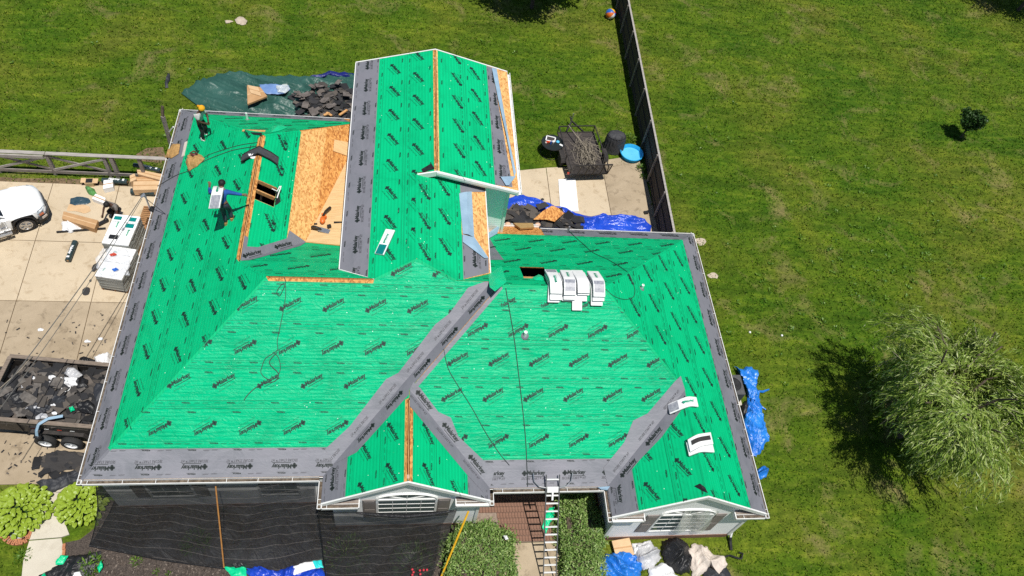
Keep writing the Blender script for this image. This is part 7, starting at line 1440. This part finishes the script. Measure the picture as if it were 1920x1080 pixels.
obj('motor_body', MB().ball(cr_hit(606, 417, .12), .14, 10, 7, (.75, 1.35, .7)).rbox(cr_hit(609, 410, .14), .12, .22, .1, .5), MT['orange'], sw, smooth=True); obj('handle', MB().tube([cr_hit(608, 412, .2), cr_hit(612, 404, .2), cr_hit(620, 394, .12)], [.05, .045, .06], 8), MT['black'], sw, smooth=True); obj('blade_guard', MB().lathe(cr_hit(594, 432, .08), [(.20, -.03), (.21, .0), (.20, .03)], 18, (0.3, 1, .3)), MT['black'], sw); obj('base_plate', MB().rbox(cr_hit(608, 434, .05), .42, .2, .015, -.3), MT['alu'], sw); obj('battery', MB().rbox(cr_hit(618, 428, .1), .14, .1, .1, .4), MT['black'], sw)
for u, v, w, lb in ((634, 418, .3, 'dark slot shaped tool beside the tall wing on the cricket'), (592, 421, .12, 'small black nail strip at the edge of the cricket')): tag(obj('flat_tool', MB().rbox(cr_hit(u, v, .03), w, .06, .03, 0.05), MT['black']), lb, 'tool')
# white tools standing in the framed opening
wt = MB(); a = lwP.hit(521, 356, .25); wt.tube([a, a + Vector((-.1, -.5, -.1))], .02, 6); wt.tube([a + Vector((-.3, -.15, 0)), a + Vector((-.1, -.3, .05)), a + Vector((-.02, -.1, .1))], .02, 6); tag(obj('white_hose_tool', wt, MT['white']), 'white pipe pieces at the edge of the framed roof opening', 'pipe')
tag(obj('roof_felt_piece', MB().prism([lwP.hit(u, v, .02) for u, v in ((519, 352), (526, 378), (521, 383), (515, 386))], (0, 0, .015)), MT['black']), 'black felt strip on the right edge of the framed opening', 'felt')
# cords and hoses over the roof
def cord(label, key, px, r=.012, mat='rope', off=.03, name='extension_lead'):
    P = [(PL[k[2]] if len(k) > 2 else PL[key]).hit(k[0], k[1], off) for k in px]; Q = []
    for i in range(len(P) - 1):
        p0 = P[max(i - 1, 0)]; p1 = P[i]; p2 = P[i + 1]; p3 = P[min(i + 2, len(P) - 1)]
        for s in range(4): t = s / 4; Q.append(.5 * ((2 * p1) + (p2 - p0) * t + (2 * p0 - 5 * p1 + 4 * p2 - p3) * t * t + (3 * p1 - p0 - 3 * p2 + p3) * t ** 3))
    Q.append(P[-1]); tag(obj(name, MB().tube(Q, r, 5), MT[mat], smooth=True), label, 'lead')
cord('thin black cord looping over the garage slope below the main ridge', 'FL', [(533, 520), (536, 530), (530, 545), (524, 555), (519, 548), (526, 536), (534, 532), (536, 550), (532, 580), (526, 610), (520, 640), (521, 655), (510, 664), (498, 672), (492, 686), (490, 700), (505, 712), (520, 705), (526, 690), (522, 670), (512, 660)], .011)
cord('dark hose curling down the garage slope', 'FL', [(520, 660), (505, 680), (522, 700), (515, 715), (495, 718), (478, 728), (465, 740), (458, 750)], .014)
cord('straight black cord running down the right front slope to the ladder', 'FR', [(948, 540), (953, 570), (960, 610), (966, 650), (972, 700), (979, 760), (985, 820), (988, 880), (989, 912)], .013)
cord('black cord running diagonally down beside the front gable', 'FR', [(832, 655), (840, 690), (858, 722), (885, 765), (910, 810), (935, 848), (955, 872)], .011)
cord('green hose running from the rear gutter over the right hip', 'REAR', [(1064, 431), (1078, 445), (1095, 460), (1112, 475), (1140, 488), (1165, 503), (1178, 514, 'R'), (1185, 530, 'R'), (1189, 545, 'R'), (1186, 558, 'R'), (1170, 562, 'R'), (1150, 556, 'R'), (1135, 542, 'FR')], .014, 'rope_g', name='garden_hose')
cord('grey rope from the service mast over the left slope to the ridge', 'L', [(296, 350), (330, 330), (352, 322), (380, 305), (410, 292), (440, 282), (480, 275)], .012)
cord('second grey rope from the tool bag to the left ridge', 'L', [(378, 300), (395, 290), (425, 280), (455, 272), (484, 268)], .010)
for i, (u1, v1, u2, v2, lb) in enumerate(((292, 402, -60, 812, 'upper overhead service cable from the mast across the driveway'), (288, 410, -30, 806, 'lower overhead service cable from the mast across the driveway'))):
    a = Vector((-.16, 10.95, H + .8 - .08 * i)); b = G(u2, v2, 4.6); tag(obj('service_cable', MB().tube([a.lerp(b, t / 14) - Vector((0, 0, .9 * (t / 14) * (1 - t / 14))) for t in range(15)], .016 - .005 * i, 5), MT['cable'], smooth=True), lb, 'cable')
# ------------------------------------------------------------------ ladder with stand-off
lad = thing('extension_ladder', 'aluminium extension ladder with white stand-off leaning on the porch eave', 'ladder', (14.85, -2.78, .055))
La, Lb = Vector((14.62, -2.78, .055)), Vector((14.425, -.12, H + .52)); dx = Vector((.44, 0.0, 0)); dl = (Lb - La).normalized()
for s in (0, 1): obj('side_rail', MB().beam(La + dx * s, Lb + dx * s, .028, .085, Vector((0, -dl.z, dl.y))), pm('rail_grey', (.16, .16, .165), (.22, .22, .225), 9, .45, .03, metal=.5), lad)
k = 0.25
while k < (Lb - La).length: q = La + dl * k; obj('rung', MB().beam(q, q + dx, .045, .035, dl), MT['white'], lad); k += .293
obj('rubber_foot', MB().rbox(La + Vector((0, 0, -.0)), .06, .12, .06), MT['black'], lad); obj('rubber_foot', MB().rbox(La + dx, .06, .12, .06), MT['black'], lad)
t0 = Lb - dl * .50; n_ = Vector((0, -dl.z, dl.y)); so_ = obj('stand_off_plate', MB().obox(t0 + dx * .5 + n_ * .05, dx * .42, dl * .10, n_ * .012), MT['white'], lad); obj('stand_off_arm', MB().tube([t0 + dx * .5 + Vector((s * q[0], q[1], q[2])) for s in (1,) for q in ((.0, -.02, .04), (.45, .05, .08), (.62, .2, .17), (.66, .42, .32))], .019, 7), MT['alu'], so_); obj('stand_off_arm', MB().tube([t0 + dx * .5 + Vector((-q[0], q[1], q[2])) for q in ((.0, -.02, .04), (.45, .05, .08), (.62, .2, .17), (.66, .42, .32))], .019, 7), MT['alu'], so_); obj('stand_off_bracket', MB().beam(t0 + dx * .5 + n_ * .05, t0 + dx * .5 - dl * .4 + n_ * .03, .06, .03), MT['white'], so_)
crumple('green_scrap', 'torn green underlayment strip on the porch bricks behind the ladder', 'scrap', px_out(((1016, 990), (1022, 966), (1030, 952), (1040, 950), (1040, 968), (1032, 980), (1024, 1000)), .15), .14, .06, MT['green_scrap'], .07, 3, 4, 8, 50); crumple('green_scrap', 'small green scrap behind the right front shrub', 'scrap', px_out(((1050, 948), (1060, 944), (1064, 950), (1058, 956)), .2), .15, .1, MT['green_scrap'], .05, 4, 5, 5, 30); crumple('paper_scrap', 'blue-white wrapper scrap on top of the left front shrub', 'litter', px_out(((944, 1004), (950, 1003), (954, 1010), (948, 1012)), 1.2), 1.16, .03, MT['white_poly'], .03, 6, 3, 4, 22)
# ------------------------------------------------------------------ black debris netting
def net(label, top, bot, sag, nu=46, nv=26, seed=0, nm='debris_netting'):
    def along(P, a):
        L_ = len(P) - 1; i = min(int(a * L_), L_ - 1); return Vector(P[i]).lerp(Vector(P[i + 1]), a * L_ - i)
    m = MB(); uvs = []
    def fn(a, b):
        t_ = along(top, a); o_ = along(bot, a); q = t_.lerp(o_, b); q.z -= sag * sin(pi * b) * (1 - .3 * b); w = Vector((q.x * .8, b * 2.4, seed)); q.z += (.16 * mnoise.noise(w * 1.2) + .15 * max(0, 1 - 3 * abs(mnoise.noise(Vector((q.x * .9 + b * 1.6, b * .8, seed + 3)))))) * sin(pi * min(1, b * 1.15)) + (.05 * max(0, mnoise.noise(w * 4)) if b > .8 else 0); q.y += .04 * mnoise.noise(w * 2 + Vector((5, 5, 5))) * sin(pi * min(1, b * 1.3)); q.z = max(q.z, .03 + .06 * max(0, mnoise.noise(Vector((q.x * 3, q.y * 3, 2))))); uvs.append((q.x, (t_ - q).length + .16 * sin(q.x * .9 + seed) + .22 * mnoise.noise(Vector((q.x * .5, b * 1.5, seed + 8))))); return q
    m.surf(fn, nu, nv); c_ = Vector((sum(v[0] for v in m.v) / len(m.v), sum(v[1] for v in m.v) / len(m.v), 0)); o = obj(nm, m, MT['net'], None, loc=c_, fix=False, smooth=True); ul = o.data.uv_layers.new(name='UVMap')
    for lp in o.data.loops: ul.data[lp.index].uv = uvs[lp.vertex_index]
    row = [Vector(v) for v in m.v]; k = nu + 1; obj('bottom_hem', MB().tube([row[nv * k + i] + Vector((0, 0, .02)) for i in range(0, k, 2)], .028, 5), MT['tarp_black'], o); obj('side_hem', MB().tube([row[j * k] for j in range(nv + 1)], .016, 5), MT['tarp_black'], o)
    return tag(o, label, 'netting', 'debris netting along the house front')
gz2 = H - .13
net('wide black debris netting hung from the garage gutter to the mulch', [(.55, -.03, gz2), (1.8, -.04, gz2 + .01), (4.05, -.05, gz2), (6.2, -.04, gz2), (7.05, -.04, gz2)], [G(168, 1024, .04), G(222, 1034, .04), G(300, 1050, .04), G(417, 1066, .04), G(520, 1072, .04), G(612, 1082, .04)], .42, seed=1)
net('sagging black debris netting below the front gable window', [(7.22, -.94, gz2), (8.45, -.96, gz2 - .02), (9.2, -1.0, gz2 - .10), (10.2, -1.0, gz2 - .12), (11.3, -.98, gz2 - .02), (11.55, -.96, gz2)], [G(612, 1095, .05), G(660, 1110, .05), G(700, 1118, .05), G(750, 1112, .05), G(790, 1100, .05), G(808, 1090, .05)], .35, seed=4)
tag(obj('hem_roll', MB().tube([(8.4, -1.0, gz2 - .02), (9.1, -1.05, gz2 - .10), (9.9, -1.08, gz2 - .17), (10.7, -1.06, gz2 - .09), (11.5, -1.0, gz2)], [.03, .06, .07, .06, .03], 7), MT['tarp_black'], smooth=True), 'rolled black hem of the netting sagging across the gable window', 'netting hem')
tag(obj('netting_lath', MB().beam((4.03, -.06, gz2 - .02), G(420, 1064, .10), .042, .02), MT['lath']), 'thin orange-brown lath running down the garage netting', 'lath')
tag(obj('yellow_pole', MB().tube([(11.92, -1.0, H - .25), G(822, 1094, .05)], .035, 8), MT['yellow']), 'yellow pole leaning from the front gable gutter to the ground', 'pole')
# ------------------------------------------------------------------ people
def skin_mesh(name, pts, edges, rad, mat, parent, root=0, sub=2):
    me = bpy.data.meshes.new(name + '_skeleton'); me.from_pydata([tuple(q) for q in pts], edges, []); o = bpy.data.objects.new(name + '_skeleton', me); C.objects.link(o)
    o.modifiers.new('s', 'SKIN'); sm = o.modifiers.new('u', 'SUBSURF'); sm.levels = sub; sm.render_levels = sub
    if not me.skin_vertices:
        bpy.context.view_layer.objects.active = o
    for i, v in enumerate(me.skin_vertices[0].data):
        r = rad[i]; v.radius = r if isinstance(r, tuple) else (r, r); v.use_root = (i == root)
    dg = bpy.context.evaluated_depsgraph_get(); dg.update(); m2 = bpy.data.meshes.new_from_object(o.evaluated_get(dg)); bpy.data.objects.remove(o); bpy.data.meshes.remove(me)
    m2.name = name; m2.materials.clear(); m2.polygons.foreach_set('use_smooth', [True] * len(m2.polygons)); m2.update()
    return link_mesh(name, m2, mat, parent)
def person(label, base, heading, J, mats, extras=None):
    """J: joints in the person's own frame (x to the right, y ahead, z up from the feet)"""
    t = thing('person', label, 'person', base); R = Matrix.Rotation(heading, 3, 'Z'); Q = {k: R @ Vector(v) for k, v in J.items()}
    order = ['pelvis', 'spine', 'chest', 'neck', 'head', 'crown']; P = [Q[k] for k in order]; E = [(i, i + 1) for i in range(5)]; rad = [.13, .125, .14, .055, .088, .06]
    def add(q, par, r): P.append(q); rad.append(r); E.append((par, len(P) - 1)); return len(P) - 1
    hd = (Q['crown'] - Q['head']).normalized(); face = R @ Vector(J.get('face', (0, 1, 0))); face.normalize(); sd = face.cross(hd).normalized()
    add(Q['head'] + face * .115 - hd * .01, 4, .018); add(Q['head'] + sd * .095, 4, .02); add(Q['head'] - sd * .095, 4, .02); add(Q['head'] + face * .07 - hd * .085, 4, .035)
    for s in ('l', 'r'):
        a = add(Q['sh' + s], 2, .07); b = add(Q['el' + s], a, .048); c_ = add(Q['wr' + s], b, .034); d_ = (Q['wr' + s] - Q['el' + s]).normalized(); pl = add(Q['wr' + s] + d_ * .07, c_, .036); o1 = d_.orthogonal().normalized(); o2 = d_.cross(o1)
        for k in range(4): f = add(Q['wr' + s] + d_ * .12 + o1 * (k - 1.5) * .024, pl, .011); add(Q['wr' + s] + d_ * (.155 + .012 * (1 if k in (1, 2) else 0)) + o1 * (k - 1.5) * .026 + o2 * .02, f, .009)
        th = add(Q['wr' + s] + d_ * .07 + o1 * .055, c_, .013); add(Q['wr' + s] + d_ * .105 + o1 * .07 + o2 * .012, th, .011)
        h_ = add(Q['hip' + s], 0, .095); kn = add(Q['kn' + s], h_, .062); an = add(Q['an' + s], kn, .042); add(Q['an' + s] + R @ Vector((0, .16, -.04)), an, .035)
    body = skin_mesh('body', P, E, rad, MT[mats['skin']], t, 0, 1)
    for s in (1, -1): ey = MB().ball(Vector(base) + Q['head'] + face * .083 + sd * s * .034 + hd * .012, .012, 6, 5); obj('eye', ey, MT['white'], body)
    def garment(nm, chain, mat):
        PP = []; RR = []; EE = []; idx = {}
        for seq in chain:
            prev = None
            for k, r in seq:
                key = k if isinstance(k, str) else tuple(k)
                if key not in idx: idx[key] = len(PP); PP.append(Q[k] if isinstance(k, str) else Q[k[0]].lerp(Q[k[1]], k[2])); RR.append(r)
                if prev is not None and prev != idx[key]: EE.append((prev, idx[key]))
                prev = idx[key]
        return skin_mesh(nm, PP, EE, RR, MT[mat], t, 0, 1)
    garment('shirt', [[('pelvis', .155), ('spine', .155), ('chest', .165), (('chest', 'neck', .6), .085)]] + [[('chest', .165), ('sh' + s, .092), (('sh' + s, 'el' + s, .8 if not mats.get('long') else .99), .072)] + ([('el' + s, .065), (('el' + s, 'wr' + s, .9), .05)] if mats.get('long') else []) for s in 'lr'], mats['shirt'])
    garment('trousers', [[(('pelvis', 'spine', .3), .15), ('pelvis', .155)]] + [[('pelvis', .155), ('hip' + s, .118), ('kn' + s, .085), (('kn' + s, 'an' + s, .92), .068)] for s in 'lr'], mats['trousers'])
    for s in 'lr':
        a = Vector(base) + Q['an' + s]; f = R @ Vector((0, 1, 0)); obj('shoe', MB().tube([a + Vector((0, 0, .03)) - f * .03, a + Vector((0, 0, -.035)) - f * .05, a + Vector((0, 0, -.045)) + f * .08, a + Vector((0, 0, -.055)) + f * .19], [.05, .055, .05, .03], 8), MT[mats['shoes']], t, smooth=True)
    hc = Vector(base) + Q['head'].lerp(Q['crown'], .45); up = MB().ball(Vector((0, 0, 0)), .122, 14, 9, (1, 1.08, .95)); up.v = [v for v in up.v]; fr_ = plane_frame(hd, 0); up.v = [tuple(hc + fr_ @ Vector((x, y, max(z, -.03)))) for x, y, z in up.v]; obj(mats.get('hatname', 'hair'), up, MT[mats['hat']], t, smooth=True)
    if mats.get('tail'): obj('scarf_tail', MB().tube([hc - face * .1, hc - face * .17 - hd * .06, hc - face * .19 - hd * .2], [.05, .045, .015], 7), MT[mats['hat']], t, smooth=True)
    return t
# roofer with a bundle on the shoulder, on the left slope
b1 = lP.pt(3.62, 8.55, .0); s1 = b1.z; fz = lambda x, y: lP.z(b1.x + x, b1.y + y) - b1.z
J1 = dict(pelvis=(-.04, .0, .92), spine=(-.08, .08, 1.10), chest=(-.10, .17, 1.32), neck=(-.06, .26, 1.48), head=(-.03, .33, 1.58), crown=(-.02, .37, 1.70), face=(.1, 1, -.35), shl=(-.30, .15, 1.38), ell=(-.46, .22, 1.28), wrl=(-.44, .30, 1.50), shr=(.10, .18, 1.38), elr=(.36, .22, 1.26), wrr=(.60, .27, 1.15), hipl=(-.13, 0, .88), knl=(-.13, .10, .48), anl=(-.11, -.05, .09 + fz(-.11, -.05)), hipr=(.06, 0, .88), knr=(.08, .14, .50), anr=(.10, .06, .09 + fz(.10, .06)))
person('roofer in blue shirt carrying a white shingle bundle on the left slope', b1, 0, J1, dict(skin='skin', shirt='shirt_b', trousers='pants_d', shoes='burlap', hat='hair', long=True))
bc = b1 + Vector((-.13, -.04, 1.52)); bundle('shingle bundle carried on the shoulder of the roofer in blue', [bc + Vector((-.06 * (t_ * 2 - 1) ** 2, (t_ - .5) * .95, -.22 * (t_ * 2 - 1) ** 2)) for t_ in [i / 10 for i in range(11)]], (1, 0, .12), wd=.36, th=.10, panel=(0, 4), grp='shingle bundles on the roof')
# person with yellow head cloth at the back corner
b2 = lP.pt(1.66, 14.02, 0); fz2 = lambda x, y: lP.z(b2.x + x, b2.y + y) - b2.z; hd2 = radians(-115)
def foot2(x, y): q = Matrix.Rotation(hd2, 3, 'Z') @ Vector((x, y, 0)); return .09 + fz2(q.x, q.y)
J2 = dict(pelvis=(0, -.02, .90), spine=(0, .03, 1.08), chest=(0, .10, 1.30), neck=(0, .17, 1.46), head=(0, .24, 1.57), crown=(0, .28, 1.69), face=(0, .8, -.6), shl=(-.19, .10, 1.36), ell=(-.24, .20, 1.10), wrl=(-.10, .33, .98), shr=(.19, .10, 1.36), elr=(.25, .2, 1.10), wrr=(.10, .34, .96), hipl=(-.10, 0, .86), knl=(-.12, .10, .48), anl=(-.14, -.02, foot2(-.14, -.02)), hipr=(.10, 0, .86), knr=(.15, .12, .50), anr=(.18, .08, foot2(.18, .08)))
person('person in pale shirt and yellow head cloth standing at the back left corner', b2, hd2, J2, dict(skin='skin_dk', shirt='shirt_w', trousers='pants_k', shoes='white', hat='ycloth', hatname='head_cloth', tail=True))
# person crouching by the boxes on the driveway
b3 = Vector((-2.42, 12.98, .045)); J3 = dict(pelvis=(0, -.14, .36), spine=(0, -.04, .54), chest=(0, .08, .76), neck=(0, .17, .90), head=(0, .26, .98), crown=(0, .33, 1.08), face=(0, .75, -.65), shl=(-.20, .08, .80), ell=(-.30, .22, .58), wrl=(-.26, .42, .40), shr=(.20, .08, .80), elr=(.32, .2, .58), wrr=(.30, .40, .38), hipl=(-.10, -.12, .34), knl=(-.18, .26, .42), anl=(-.15, .02, .09), hipr=(.10, -.12, .34), knr=(.20, .24, .40), anr=(.16, -.02, .09))
person('person in grey shirt and black cap crouching by the boxes on the driveway', b3, radians(160), J3, dict(skin='skin_dk', shirt='shirt_g', trousers='pants_k', shoes='black', hat='hair', hatname='cap'))
